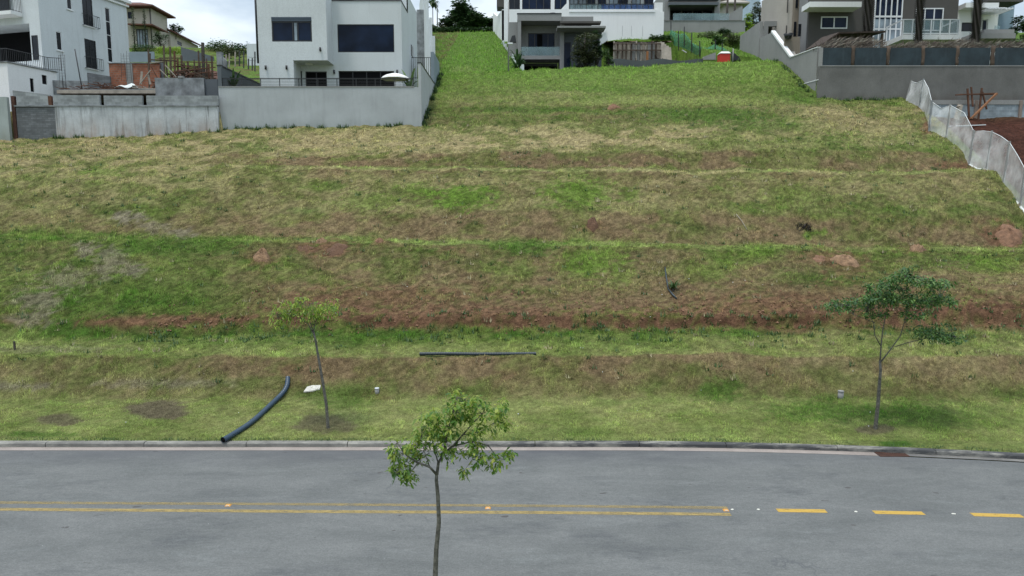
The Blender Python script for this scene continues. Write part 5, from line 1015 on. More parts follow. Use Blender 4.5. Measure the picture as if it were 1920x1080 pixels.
for i in range(8): px = 1142 + i * 25; x = fx(px, 118, 66.6); mb.bar((x, 66.6, 18.4), (x, 66.6, zat(109, 66.6)), .06)
mb.build('stakes', m_wood, t)
rubble('scrap_heap', 'heap of blue-grey sheets and scrap metal left of the formwork', fx(1163, 115, 72), 72, 19.0, 1.5, 1.2, 70, [(surf('galvanised', (.25, .29, .33), rough=.5, bs=.1), 'sheets'), (m_steel, 'bars'), (m_wframe, 'white_scrap')], ln=(.4, 1.6), th=.07, rise=1.6)
hz_(1170, 1200, 113, 123, 68, .8, 'low_shrub', 'low dull green shrubs just over the crest below the formwork', lf_olive, 700, .2, cat='shrub')
hz_(1222, 1260, 64, 74, 82, 2.0, 'low_shrub', 'grassy shrubs at the right foot of the big white wall', lf_mid, 1500, .3, cat='shrub')
# green net fence
t = thing('net_fence', P(1290, 110, 72), 'sagging translucent green safety net on thin black posts', 'fence')
gp = [(1258, 40, 82, 84), (1272, 58, 92, 80), (1283, 50, 84, 78), (1297, 61, 96, 76), (1312, 77, 104, 74), (1341, 74, 107, 72), (1354, 80, 106, 71), (1378, 92, 110, 69)]
for px, vt, vb, Y in gp[:-1]: mb = MB(); mb.bar(P(px, vb + 3, Y), P(px, vt, Y), .09); mb.build('post', m_black, t)
mb = MB(); tops = [(1253, 72, 84), (1258, 56, 83), (1272, 64, 80), (1283, 62, 78), (1291, 70, 77), (1297, 80, 76), (1312, 88, 74), (1326, 90, 73), (1341, 82, 72), (1348, 88, 71.5), (1354, 88, 71), (1366, 96, 70), (1378, 102, 69)]
bots = [(1252, 80, 84), (1258, 84, 83), (1275, 88, 80), (1286, 92, 78), (1296, 97, 77), (1304, 103, 76), (1316, 110, 74), (1328, 112, 73), (1341, 113, 72), (1348, 113, 71.5), (1354, 113, 71), (1366, 113, 70), (1378, 113, 69)]
vs = []
for (a_, b_, c_), (d_, e_, f_) in zip(tops, bots): A0, B0 = P(a_, b_, c_), P(d_, e_, f_); vs += [B0, B0 * .66 + A0 * .34 + [0, .15, 0], B0 * .33 + A0 * .67 + [0, .1, 0], A0]
mb.add(vs, [(4 * i + k, 4 * i + 4 + k, 4 * i + 5 + k, 4 * i + 1 + k) for i in range(12) for k in range(3)], True); o = mb.build('netting', sheer('green_net', (.07, .30, .19), .42, .8, 1.5, .22), t); o.modifiers.new('t', 'SOLIDIFY').thickness = .01
# red tank with white lid
t = thing('portable_tank', P(1360, 113, 66), 'bright red box-shaped tank with a rounded white lid on the crest', 'tank')
xa, xb = fx(1350, 108, 65.5), fx(1369.5, 108, 65.5); mb = MB(); mb.box(xa, xb, 65.5, 66.4, 19.2, zat(100, 65.5)); o = mb.build('body', surf('red_plastic', (.52, .035, .02), rough=.4, var=.1, bs=.05), t); bv = o.modifiers.new('b', 'BEVEL'); bv.width = .06; bv.segments = 2
mb = MB(); 
for zz in (.33, .66): mb.box(xa - .015, xb + .015, 65.485, 66.41, 19.2 + (zat(100, 65.5) - 19.2) * zz, 19.2 + (zat(100, 65.5) - 19.2) * zz + .05)
mb.build('ribs', surf('red_plastic_rib', (.42, .03, .02), rough=.4, bs=0), t)
mb = MB(); za, zb_ = zat(100, 65.5) + .003, zat(96, 65.5); mb.add([(xa - .03, 65.45, za), (xb + .03, 65.45, za), (xb + .03, 66.45, za), (xa - .03, 66.45, za), (xa + .15, 65.6, zb_), (xb - .15, 65.6, zb_), (xb - .15, 66.3, zb_), (xa + .15, 66.3, zb_)], [(0, 1, 5, 4), (1, 2, 6, 5), (2, 3, 7, 6), (3, 0, 4, 7), (4, 5, 6, 7), (3, 2, 1, 0)]); mb.build('lid', m_white2, t)
mb = MB(); mb.prism([P(1371, 113, 66.6), P(1389, 113, 66.6), P(1386, 107, 66.6), P(1373, 96, 66.6)], (0, 1, 0), .5); tag(mb.build('tarpaulin_heap', m_black), 'black wedge-shaped cover right of the red tank', 'tarpaulin')
mb = MB(); mb.prism([P(1316, 112, 68), P(1342, 112, 68), P(1342, 98, 68), P(1320, 106, 68)], (0, 1, 0), .4); tag(mb.build('concrete_wedge', m_concl), 'pale concrete wedge left of the red tank', 'concrete block')
mb = MB(); q = P(1374, 114, 64); mb.tube([q - [0, 0, .3], (q[0], 64, zat(91, 64))], .05, 6); tag(mb.build('marker_post', m_concl), 'thin pale post standing in front of the black cover', 'post')
# shrubs on the slope behind
for i, (px, vt, vb, Y, w, lb, mt) in enumerate(((1325, 70, 80, 84, 52, 'dry beige-green scrub on the slope behind the green net', lf_pale), (1372, 62, 84, 80, 56, 'broad yellow-olive shrub right of the green net', lf_olive), (1395, 86, 106, 74, 30, 'dark green bush beside the stepped taupe wall', lf_dark), (1355, 66, 78, 86, 34, 'small dark bush above the green net', lf_dark), (1385, 76, 92, 78, 34, 'leafy green shrub under the olive one', lf_mid), (1345, 84, 96, 77, 30, 'low green scrub behind the red tank', lf_mid))):
    q = P(px, vb, Y); q[2] = tz(q[0], Y) - .2; tree('shrub', lb, q, max(1.2, zat(vt, Y) - q[2]), w * Y / F, mt, 1100, .25, .05, 'shrubs on the slope behind the red tank', cat='shrub', seed=40 + i, nblob=20)

# ================================================================== far grey house J
YJ = 96.0
t = thing('boundary_wall', P(1320, 60, 95), 'long plain grey concrete wall below the grey house at the top right of centre', 'wall'); mb = MB(); mb.box(fx(1244, 50, 95), fx(1397, 50, 95), 95, 95.3, 27, zat(39.5, 95)); mb.build('wall_face', m_concl, t); mb = MB(); mb.box(fx(1244, 50, 95), fx(1397, 50, 95) + .05, 94.95, 95.35, zat(39.5, 95), zat(38.5, 95)); mb.build('coping', m_concd, t)
mb = MB(); mb.box(fx(1262, 35, 95.6), fx(1367, 35, 95.6), 95.6, 95.63, zat(38, 95.6), zat(25, 95.6)); tag(mb.build('glass_balustrade', m_clear), 'clear glass balustrade on top of the long grey wall', 'balustrade')
tJ = thing('grey_house', P(1300, 30, 100), 'grey house with a deep dark veranda above the long concrete wall', 'house')
jx0, jx1 = fx(1246, 20, 99), fx(1350, 20, 99); hj = (fx(1256, 20, 99), fx(1340, 20, 99), zat(38, 99), zat(9, 99)); mb = MB(); mb.holes(W0, 'x', 99, jx0, jx1, 29, zat(-25, 99), .3, [hj]); mb.box(jx0, jx0 + .3, 99.3, 108, 29, zat(-25, 99)); mb.box(jx1 - .3, jx1, 99.3, 108, 29, zat(-25, 99)); mb.box(jx0 + .3, jx1 - .3, 102, 102.3, 29, zat(-25, 99)); mb.box(jx0 + .3, jx1 - .3, 99.3, 102, hj[3], hj[3] + .3); mb.build('wall', m_taupl, tJ)
for (a_, b_) in ((1258, 1277), (1279, 1298), (1300, 1316), (1318, 1338)): win(tJ, W0, 'x', 101.9, fx(a_, 20, 101.9), fx(b_, 20, 101.9), zat(38, 101.9), zat(13, 101.9), m_black, m_glass if a_ != 1300 else m_glassb, 2, 0, .1, name='sliding_door')
mb = MB(); mb.box(hj[0] - .3, hj[1] + .3, 98.2, 99.0 - .003, zat(9, 98.2), zat(4, 98.2)); mb.build('awning_beam', m_blued, tJ)
mb = MB(); mb.box(hj[0] - .3, hj[1] + .3, 98.2, 98.9, zat(0, 98.2), zat(-2, 98.2)); mb.build('upper_ledge', m_blued, tJ)
mb = MB(); mb.prism([P(1350, 38, 97), P(1392, 38, 97), P(1392, 11, 97), P(1370, 25, 97), P(1350, 30, 97)], (0, 1, 0), .3); tag(mb.build('gable_wall', m_concl), 'light grey wall with a steep raking top right of the far grey house', 'wall')
for px, lb in ((1363, 'thick dark utility pole left of the raking wall'), (1377, 'thick dark utility pole behind the raking wall')):
    t = thing('utility_pole', P(px, 30, 104), lb, 'pole', 'dark utility poles behind the raking wall'); mb = MB(); a = P(px, 38, 104); mb.tube([(a[0], 104, 28), (a[0], 104, zat(-45, 104))], [.17, .14], 8); mb.build('shaft', m_barkd, t); mb = MB(); mb.box(a[0] - .9, a[0] + .9, 103.8, 103.95, zat(-38, 104), zat(-35, 104)); mb.build('crossarm', m_barkd, t)
mb = MB(); a = P(1358, 10, 112); b_ = P(1393, 10, 112); mb.box(a[0], b_[0], 112, 118, 28, zat(8, 112)); hip(mb, W0, a[0] - .8, b_[0] + .8, 111.2, 118.8, zat(6, 112), 1.6); tag(mb.build('pale_house', m_sand), 'pale beige house glimpsed between the two dark poles', 'house')
mb = MB(); a = P(1394, 20, 125); b_ = P(1425, 20, 125); mb.box(a[0], b_[0], 125, 132, 28, zat(-8, 125)); tag(mb.build('pale_house', surf('pale_blue_render', (.42, .52, .62), bs=.1)), 'pale blue building behind the thin trees at the top', 'house')
for i, (px, vt, vb, Y, w, lb, mt, n) in enumerate(((1402, 14, 36, 104, 22, 'small bright yellow-green bush right of the raking wall', lf_lime, 900), (1425, -12, 36, 106, 46, 'tall thin grey-green tree at the top, left of the taupe house', lf_olive, 2200), (1448, -6, 36, 104, 40, 'bushy grey-green tree touching the taupe house', lf_mid, 2200), (1412, 6, 36, 108, 30, 'sparse dark tree in front of the pale blue building', lf_dark, 1100))):
    q = P(px, vb, Y); q[2] = tz(q[0], Y); tree('tree', lb, q, zat(vt, Y) - q[2], w * Y / F, mt, n, .35, .1, 'trees left of the taupe house', seed=60 + i, nblob=24)

# ================================================================== right house L and its walls
XS = 22.9
t = thing('boundary_wall', (XS, 57, 17), 'grey wall with a stepped white-capped top climbing from the big corner on the right', 'wall')
def S(px, v, x=XS): y, z = W0.side(px, v, x); return (x, y, z)
def sidewall(pxs, mat, name, x=XS, th=.22, zb=None):
    top = [S(px, v, x) for px, v in pxs]; y0, y1 = top[0][1], top[-1][1]; zb0 = zb if zb is not None else 14.0
    mb = MB(); mb.prism([(x, y1, zb0), (x, y0, zb0)] + top, (1, 0, 0), th); return mb.build(name, mat, t)
top_main = [(1533, 89), (1482, 108), (1447, 60.5), (1425, 72)]
sidewall(top_main, m_concl, 'side_wall')
ys = [S(*q) for q in top_main]
mb = MB()
def capseg(p, q, w=.34, h=.09): 
    c = XS + .11; mb.bar((c, p[1], p[2] + h / 2), (c, q[1], q[2] + h / 2), w, h)
capseg(ys[0], ys[1], .3, .06); capseg(ys[1], ys[2], .34, .16); mb.build('white_coping', m_white2, t)
yA = S(1425, 41)[1]; mb = MB(); mb.prism([(XS - .05, ys[3][1] + .01, 17), (XS - .05, 72, 17), (XS - .05, 72, S(1425, 41)[2]), (XS - .05, ys[3][1] + .01, S(1425, 41)[2])], (1, 0, 0), .3); mb.build('rear_wall', m_concl, t)
mb = MB(); mb.box(XS + .251, fx(1466, 50, 66), 66, 66.25, zat(49, 66), zat(39.5, 66)); mb.box(XS + .251, XS + .6, 66, 66.25, 18, zat(49, 66)); mb.build('rear_return', m_taupl, t)
mb = MB(); mb.bar((XS - .01, S(1507, 157)[1], S(1507, 157)[2]), (XS - .01, 53.3, S(1533, 150)[2]), .03, .06); mb.build('white_pipe', m_white2, t)
t = thing('shower_hut', P(1445, 70, 67), 'small open structure with white posts behind the stepped wall', 'shelter'); mb = MB()
for px in (1430, 1448, 1466): mb.box(fx(px, 70, 67), fx(px, 70, 67) + .12, 67, 67.12, 18, zat(50, 67))
mb.build('posts', m_wframe, t); mb = MB(); mb.box(fx(1430, 70, 67.5), fx(1466, 70, 67.5), 67.5, 67.6, 18, zat(51, 67.5)); mb.build('dark_backing', m_taupe, t); mb = MB(); mb.box(fx(1430, 70, 66.9), fx(1466, 70, 66.9), 66.8, 68, zat(51, 66.9), zat(49.5, 66.9)); mb.build('roof', m_taupl, t)
YR = 53.3; zg = zat(124, YR); zgt = zat(89, YR)
rx1 = fx(2050, 150, YR)
t = thing('retaining_wall', (XS + 8, YR, 14), 'massive dark grey cement retaining wall on the right, below the glass panels', 'wall')
mb = MB(); mb.box(XS + .0, rx1, YR, YR + .3, 11, zg); mb.build('wall_face', m_concd, t)
mb = MB(); mb.box(XS + .003, XS + .22, YR, YR + .25, zg, zat(89, YR)); mb.build('corner_pier', m_concl, t)
mb = MB(); mb.box(fx(1538, 124, YR), rx1, YR - .03, YR - .003, zg - .02, zg + .05); mb.build('pale_edge', m_concl, t)
# glass panels + timber posts
pan = [(1538, 1597), (1604, 1663), (1670, 1729), (1735, 1793), (1799, 1860), (1867, 1925), (1932, 1990)]
t = thing('glass_fence', (XS + 8, YR, zg), 'row of dark frosted glass panels between rough timber posts on the big grey wall', 'fence')
mb = MB(); a_, b_ = fx(pan[0][0], 105, YR), fx(pan[0][1], 105, YR); mb.box(a_, b_, YR + .08, YR + .11, zg + .06, zgt); g0 = mb.build('glass_panel', m_frost, t)
for (p0, p1) in pan[1:]: c = g0.copy(); COL.objects.link(c); c.parent = t; c.location = (fx(p0, 105, YR) - a_, 0, 0)
for (p0, p1), (p2, p3) in zip(pan[:-1], pan[1:]):
    x = (fx(p1, 105, YR) + fx(p2, 105, YR)) / 2; mb = MB(); mb.tube([(x + random.uniform(-.02, .02), YR + .12, zg + .02 + (zgt + .12 - zg) * k / 5) for k in range(6)], [.14 * random.uniform(.85, 1.1) for _ in range(6)], 8, .3); mb.build('timber_post', m_wood, t)
# thatch / dry fronds on top
t = thing('thatch_screen', (XS + 8, YR + .8, zgt), 'ragged brown dry palm fronds hanging along the top of the glass panels', 'thatch')
mb = MB()
for i in range(2600):
    x = rng.uniform(fx(1530, 80, YR + .6), fx(2000, 80, YR + .6)); px = 960 + x / (YR + .6) * 1345
    hgt = np.interp(px, [1530, 1560, 1600, 1650, 1665, 1690, 1760, 1800, 1850, 1920], [.15, .7, .75, .6, .25, .45, .5, .6, .45, .5]); 
    if 1655 < px < 1695 and rng.random() < .6: continue
    z = zgt + rng.uniform(-.15, hgt); y = YR + .35 + rng.uniform(0, .9); a = rng.normal(.5, .5); l = rng.uniform(.3, .8)
    p = np.array([x, y, z]); d = np.array([math.cos(a) * .8, rng.uniform(-.3, .1), math.sin(a) * .6 + .1]) * l; s = np.array([0.02, 0, .035]); mb.add([p - s, p + d * .5 - s * 1.2, p + d, p + d * .5 + s * 1.2], [(0, 1, 2, 3)])
mb.build('fronds', lf_dry, t)
mb = MB(); mb.bar((fx(1532, 86, YR + .6), YR + .6, zgt + .02), (rx1, YR + .6, zgt + .02), .1, .12)
mb.build('support_rail', m_wood, t)
t = thing('pergola', P(1610, 75, 56.5), 'dark brown lean-to roof behind the dry fronds', 'pergola'); mb = MB(); z1, z2 = zat(66, 56), zat(88, 56); mb.add([(fx(1530, 86, 56), 55, z2), (fx(1562, 66, 56), 55, z1), (fx(1648, 64, 56), 55, z1 + .1), (fx(1648, 64, 56), 58, z1 + .4), (fx(1562, 66, 56), 58, z1 + .3), (fx(1530, 86, 56), 58, z2 + .2)], [(0, 1, 4, 5), (1, 2, 3, 4)]); o = mb.build('roof', surf('dark_brown_shingle', (.05, .035, .027), var=.4, scale=3, bs=.5), t); o.modifiers.new('t', 'SOLIDIFY').thickness = .12
mb = MB()
for px in (1565, 1605, 1645): mb.bar((fx(px, 75, 56), 55.3, 18), (fx(px, 75, 56), 55.3, z1 - .05), .14)
mb.build('posts', m_wood, t)
# main volume
YL = 62.0
tL = thing('taupe_house', P(1600, 60, YL), 'large taupe modern house with white balconies behind the glass panels, top right', 'house')
X_ = lambda px, v=40, Y=YL: fx(px, v, Y)
zTop = zat(-60, YL)
hw = (X_(1539), X_(1589), zat(54, YL), zat(31, YL)); hgz = (X_(1638), X_(1691), 18.3, zTop - .5); hd = (X_(1716), X_(1768), zat(58, YL), zat(15, YL))
mb = MB(); mb.holes(W0, 'x', YL, X_(1516), X_(1795), 17, zTop, .3, [hw, hgz, hd]); mb.box(X_(1795) - .3, X_(1795), YL + .3, 72, 17, zTop); mb.box(X_(1516) + .3, X_(1795) - .3, 71.7, 72, 17, zTop); mb.box(X_(1516), X_(1795), YL + .3, 71.7, zTop - .3, zTop - .02); mb.build('wall', m_taupe, tL)
mb = MB(); y2 = W0.side(1497, 40, X_(1516))[0]; mb.box(X_(1516), X_(1516) + .25, YL + .3, y2, 17, zTop); mb.build('side_wall', m_taupl, tL)
w = win(tL, W0, 'x', YL - .03, *hw, m_wframe, m_glassb, 2, 0, .1)
w = win(tL, W0, 'x', YL - .04, *hgz, m_wframe, m_glassb, 5, 1, .11, name='glazed_bay'); mb = MB(); mb.box(hgz[0] + .1, hgz[1] - .1, YL - .01, YL + .005, hgz[2] + .1, zat(36, YL)); mb.build('white_curtain', m_glassc, w)
mb = MB(); mb.box(hgz[0], hgz[1], YL - .06, YL - .041, zat(33, YL), zat(29.5, YL)); mb.build('transom', m_wframe, tL)
win(tL, W0, 'x', YL - .02, *hd, m_wframe, m_glassb, 3, 0, .09, name='sliding_door')
mb = MB(); mb.box(X_(1518, 5, 60.4), X_(1616, 5, 60.4), 60.4, YL - .003, zat(13, 60.4), zat(3, 60.4)); mb.build('balcony_slab', m_white2, tL)
yq = 59.3; zbq = zat(65, yq); bxa, bxb = X_(1693, 50, yq), X_(1800, 50, yq); mb = MB(); mb.box(bxa, bxb, yq, YL - .003, zat(74, yq), zbq); mb.build('balcony_slab', m_white2, tL)
mb = MB(); 
for i in range(7): x = bxa + .05 + (bxb - bxa - .1) * i / 6; mb.box(x - .04, x + .04, yq + .03, yq + .1, zbq, zat(37, yq))
mb.box(bxa, bxb, yq + .02, yq + .11, zat(37, yq), zat(35.5, yq)); mb.box(bxa, bxb, yq + .02, yq + .11, zbq + .05, zbq + .14)
for yy in (yq + .1, YL - .1):
    for x in (bxa + .05, bxb - .05): mb.box(x - .04, x + .04, yy - .04, yy + .04, zbq + .0, zat(37, yq) - .01)
mb.bar((bxb - .05, yq + .1, zat(36.3, yq)), (bxb - .05, YL, zat(36.3, yq)), .08); mb.bar((bxa + .05, yq + .1, zat(36.3, yq)), (bxa + .05, YL, zat(36.3, yq)), .08)
r_ = mb.build('balcony_railing', m_wframe, tL); mb = MB(); mb.box(bxa + .1, bxb - .1, yq + .055, yq + .07, zbq + .15, zat(37, yq) - .01); mb.build('railing_glass', m_clear, r_)
# left stair tower, curved
mb = MB(); c0 = np.array([X_(1478, 40, 66), 67.0]); r0 = 1.15; n = 14; vs = []
for k in range(n): a = math.pi + math.pi * k / (n - 1); vs += [(c0[0] + r0 * math.cos(a) * 1.0, c0[1] + 2.2 * math.sin(a), 17), (c0[0] + r0 * math.cos(a), c0[1] + 2.2 * math.sin(a), zTop - .5)]
mb.add(vs, [(2 * k, 2 * k + 2, 2 * k + 3, 2 * k + 1) for k in range(n - 1)], True); mb.box(c0[0] - r0 + .02, c0[0] + r0 - .02, 67, 70, 17, zTop - .52); mb.build('stair_tower', m_sand, tL)
mb = MB(); mb.box(X_(1488.5, 40, 64.4), X_(1499, 40, 64.4), 64.4, 68, 17, zTop - .4); mb.build('tan_pier', m_tan, tL)
for (px0, px1, v0, v1) in ((1491, 1495, -12, 15), (1489.5, 1494, 41, 68)): mb = MB(); mb.box(fx(px0, 40, 64.3), fx(px1, 40, 64.3), 64.35, 64.397, zat(v1, 64.4), zat(v0, 64.4)); mb.build('slit_window', m_glass, tL)
for (v0, v1) in ((-10, 24), (48, 68)): mb = MB(); mb.box(fx(1474.5, 40, 64.75), fx(1476.5, 40, 64.75), 64.74, 64.80, zat(v1, 64.8), zat(v0, 64.8)); mb.build('slit_window', m_taupe, tL)
mb = MB(); mb.box(X_(1497, 50, 63.5) + .02, X_(1503, 50, 63.5), 63.5, 63.56, zat(68, 63.5), zat(45, 63.5)); mb.build('side_window', m_glass, tL)
mb = MB(); mb.prism([P(1470, 106, 60.5), P(1500, 106, 60.5), P(1500, 69, 60.5), P(1472, 69, 60.5)], (0, 1, 0), .2); mb.build('stair_flank', m_tan, tL)
mb = MB(); xq = XS + .8; mb.bar(S(1472, 69, xq), S(1490, 105, xq), .25, .12); mb.build('handrail_coping', m_sand, tL)
mb = MB(); a = P(1478, 68, 60.2); mb.tube([a - [0, 0, .2], a + [0, 0, .2]], [.25, .4], 10); mb.build('wall_planter', m_black, tL)
# white wing on the right
wx0_, wx1_ = X_(1796, 30, 64), X_(1872, 30, 64); hq = (X_(1803, 50, 64), X_(1826, 50, 64), zat(59, 64), zat(42, 64)); hq2 = (X_(1842, 50, 64), X_(1852, 50, 64), zat(60, 64), zat(36, 64))
mb = MB(); mb.holes(W0, 'x', 64, wx0_, wx1_, 17, zat(14, 64), .25, [hq, hq2]); mb.box(wx1_ - .25, wx1_, 64.25, 70, 17, zat(14, 64)); mb.box(wx0_, X_(1873, 10, 63), 63, 66, zat(13.9, 63), zat(5, 63)); mb.build('white_wing', m_white2, tL)
win(tL, W0, 'x', 64.1, *hq, m_black, m_glass, 1, 0, .05); win(tL, W0, 'x', 64.1, *hq2, m_wframe, m_glassb, 1, 0, .06)
mb = MB()
for i in range(8): x = X_(1848, 18, 62.5) + i * .28; mb.box(x, x + .1, 62.0, 64.5, zat(20, 62.5), zat(17, 62.5))
mb.box(X_(1846, 18, 62.5), X_(1880, 18, 62.5), 62.2, 62.35, zat(17, 62.5) + .003, zat(15.5, 62.5)); mb.build('pergola_beams', m_wframe, tL)
mb = MB(); mb.box(X_(1840, 60, 58.5), X_(1905, 60, 58.5), 58.5, 62, zat(72, 58.5), zat(62, 58.5)); mb.box(X_(1846, 60, 59), X_(1902, 60, 59), 59, 62, zat(62, 58.5) + .003, zat(55, 59)); tag(mb.build('pool_deck', m_concl), 'stepped light grey terrace block at the far right by the trees', 'terrace')
mb = MB(); mb.box(X_(1872, 60, 60), X_(1882, 60, 60), 60.5, 60.53, zat(54.8, 60), zat(45, 60)); tag(mb.build('glass_screen', m_clear), 'small clear glass screen on the light grey terrace', 'glass screen')
mb = MB(); mb.box(X_(1875, 5, 72), X_(1903, 5, 72), 72, 78, 17, zat(-20, 72)); tag(mb.build('blue_house', surf('steel_blue_render', (.24, .33, .40), bs=.1)), 'steel-blue neighbouring building at the top right corner', 'house')
mb = MB(); mb.box(X_(1840, 5, 70), X_(1905, 5, 70), 69, 71.9, zat(3, 69), zat(-4, 69)); mb.build('dark_roof_edge', m_taupe, tL)
for i, (px, vt, vb, Y, w, lb, mt, n) in enumerate(((1900, 20, 80, 70, 52, 'dense dark tree below the steel-blue building', lf_dark, 3500), (1930, 10, 80, 69, 50, 'dark tree cut by the right photo edge', lf_dark, 2500), (1916, 60, 84, 60, 26, 'small bright shrub at the right end of the fronds', lf_mid, 800), (1895, 44, 80, 66, 40, 'mid green shrub behind the light grey terrace', lf_mid, 1500))):
    q = P(px, vb, Y); q[2] = 18.0; tree('tree', lb, q, zat(vt, Y) - q[2], w * Y / F, mt, n, .3, .05, 'trees at the right photo edge', seed=80 + i, nblob=28)
# palms: rough trunks with crowns above the picture
def bigpalm(pxb, pxt, vb, Y, wpx, label):
    b = P(pxb, vb, Y); b[2] = 18.0; top = P(pxt, -60, Y); t = thing('palm_tree', b, label, 'palm', 'palms in front of the taupe house'); r = wpx * Y / F / 2; m = 16
    mb = MB(); mb.tube([b + (top - b) * k / m for k in range(m + 1)], [r * .62 * (1.1 if k < 3 else 1) for k in range(m + 1)], 10, .15); mb.build('trunk', m_barkd, t)
    mb = MB(); H_ = np.linalg.norm(top - b); n = int(H_ / .16)
    for k in range(n):
        c = b + (top - b) * k / n
        for j in range(7):
            a = 2 * math.pi * (j / 7 + k * .13); d = np.array([math.cos(a), math.sin(a), 0]); s = np.array([-d[1], d[0], 0]); p = c + d * r * .55
            mb.add([p - s * .09, p + s * .09, p + d * r * .6 + [0, 0, .2] + s * .03, p + d * r * .6 + [0, 0, .2] - s * .03, p - [0, 0, .05]], [(0, 1, 2, 3), (0, 3, 4), (1, 4, 2)])
    mb.build('leaf_bases', surf('palm_fibre', (.05, .045, .04), var=.5, scale=6, bs=.6), t)
    mb = MB()
    for k in range(22):
        a = rng.uniform(0, 6.28); u = rng.uniform(-.2, .9); tip = top + np.array([math.cos(a) * 2.4, math.sin(a) * 2.4, u * 1.8]); bigleaf(mb, top, tip, .25, .9)
    mb.build('fronds', lf_dark, t)
bigpalm(1627, 1631, 86, 57.5, 20, 'rough dark palm trunk nearest the white framed window'); bigpalm(1722, 1729, 86, 57, 17, 'rough dark palm trunk crossing the white balcony railing'); bigpalm(1829, 1838, 86, 57.2, 20, 'rough dark palm trunk before the white wing')

# ================================================================== excavation beside the net
t = thing('block_wall', P(1830, 210, 52.4), 'pale blue-grey block wall patched with cement at the foot of the big dark wall', 'wall')
xa, xb = fx(1745, 210, 52.5), fx(2000, 210, 52.5); mb = MB(); mb.box(xa, xb, 52.5, 52.75, 11, zat(196, 52.5)); mb.build('blocks', m_blockb, t); mb = MB(); mb.box(xa, xb, 52.46, 52.79, zat(196, 52.5), zat(187.5, 52.5)); mb.build('bond_beam', m_concl, t)
for px in (1828, 1911): mb = MB(); mb.box(fx(px, 210, 52.4), fx(px + 5, 210, 52.4), 52.38, 52.497, 11, zat(188, 52.4)); mb.build('rib', surf('clay_stained_cement', (.25, .2, .17), bs=.3), t)
t = thing('timber_scaffold', P(1830, 215, 51.8), 'reddish timber frame with a long diagonal brace against the block wall', 'timber frame')
for (a0, v0, a1, v1, w_) in ((1814, 166, 1817, 222, .12), (1821, 163, 1824, 200, .1), (1841, 165, 1834, 228, .12), (1842, 172, 1850, 205, .1), (1792, 178, 1868, 175, .14), (1800, 177, 1870, 177, .08)): mb = MB(); mb.bar(P(a0, v0, 51.9), P(a1, v1, 51.9), w_, .08); mb.build('prop', m_woodr, t)
mb = MB(); mb.bar(P(1869, 175, 51.4), P(1820, 223, 51.4), .2, .1); mb.build('diagonal_brace', surf('orange_brown_timber', (.25, .12, .06), var=.25, scale=2, bs=.3), t)
mb = MB(); mb.bar(P(1793, 224, 51.2), P(1801, 196, 51.3), .38, .06); mb.bar(P(1796, 200, 51.1), P(1800, 198, 51.1), .5, .06); tag(mb.build('plywood_board', m_woodl), 'pale board leaning behind the net near the timber frame', 'board')
mb = MB(); mb.bar(P(1750, 238, 50), P(1848, 234, 50.4), .08, .06); tag(mb.build('scaffold_plank', m_wframe), 'long white plank lying across the red pit', 'plank')

# ================================================================== white mesh net down the right edge
t = thing('mesh_fence', tuple(ghit(1741, 252)), 'torn translucent white mesh fence on thin posts down the right side of the slope', 'fence')
def Yb(px, v): return ghit(px, v)
netp = [(1697, 192, 1709, 153), (1706, 198, 1718, 156), (1722, 209, 1732, 150), (1731, 222, 1741, 166), (1741, 254, 1747, 191), (1757, 259, 1765, 204), (1773, 263, 1782, 198), (1795, 285, 1808, 212), (1816, 310, 1826, 247), (1832, 319, 1843, 246), (1848, 319, 1860, 248), (1866, 332, 1878, 257), (1880, 349, 1893, 268), (1896, 367, 1908, 292), (1912, 389, 1922, 318), (1930, 410, 1942, 350)]
bs_, tp_ = [], []
for (a0, v0, a1, v1) in netp:
    y = np.interp(v0, [192, 210, 254, 263, 310, 320, 349, 389, 410], [52.8, 51.2, 47.4, 46.6, 43.6, 43.2, 41.4, 39.2, 38.3]); q = P(a0, v0, y); bs_.append(q); tp_.append(P(a1, v1, y + .05))
for y_ in (36.9, 35.6, 34.3): bs_.append(np.array([28.95, y_, tz(28.95, y_)])); tp_.append(bs_[-1] + [.35, 0, 1.75])
rows = 7; subs = 4; mb = MB(); vs = []; m = (len(bs_) - 1) * subs + 1
for i in range(m):
    k = min(i // subs, len(bs_) - 2); u = (i - k * subs) / subs; b_ = bs_[k] * (1 - u) + bs_[k + 1] * u; t_ = tp_[k] * (1 - u) + tp_[k + 1] * u
    for j in range(rows): w_ = j / (rows - 1); p = b_ * (1 - w_) + t_ * w_; n_ = math.sin(i * 1.1 + j * .9) * .03 + math.sin(i * .5 - j * 1.3) * .06; vs.append((p[0] + n_ * math.sin(w_ * 3.14), p[1] + n_ * .6, p[2]))
mb.add(vs, [(i * rows + j, (i + 1) * rows + j, (i + 1) * rows + j + 1, i * rows + j + 1) for i in range(m - 1) for j in range(rows - 1)], True)
mm_, nt, b = newmat('white_mesh'); pos = geo_pos(nt); b.inputs['Base Color'].default_value = (.86, .88, .88, 1); b.inputs['Roughness'].default_value = .6
r = nt.nodes.new('ShaderNodeMapRange'); nt.links.new(noise(nt, 1.1, 9, .7, mapping(nt, pos, (1.3, 1.3, .9)), (.34, .7)), r.inputs['Value']); r.inputs['To Min'].default_value = .22; r.inputs['To Max'].default_value = .55; nt.links.new(r.outputs[0], b.inputs['Alpha'])
mb.build('mesh_sheet', mm_, t)
mb = MB(); mb.tube([p + [0, 0, .02] for p in tp_], .018, 6, .4); mb.build('top_hem', surf('white_cloth', (.7, .73, .74), bs=.1), t)
mb = MB(); mb.tube([p + [random.uniform(-.05, .05), -.03, .03] for p in bs_], .07, 6, .6); mb.build('bottom_hem', surf('white_cloth_hem', (.66, .68, .66), bs=.2), t)
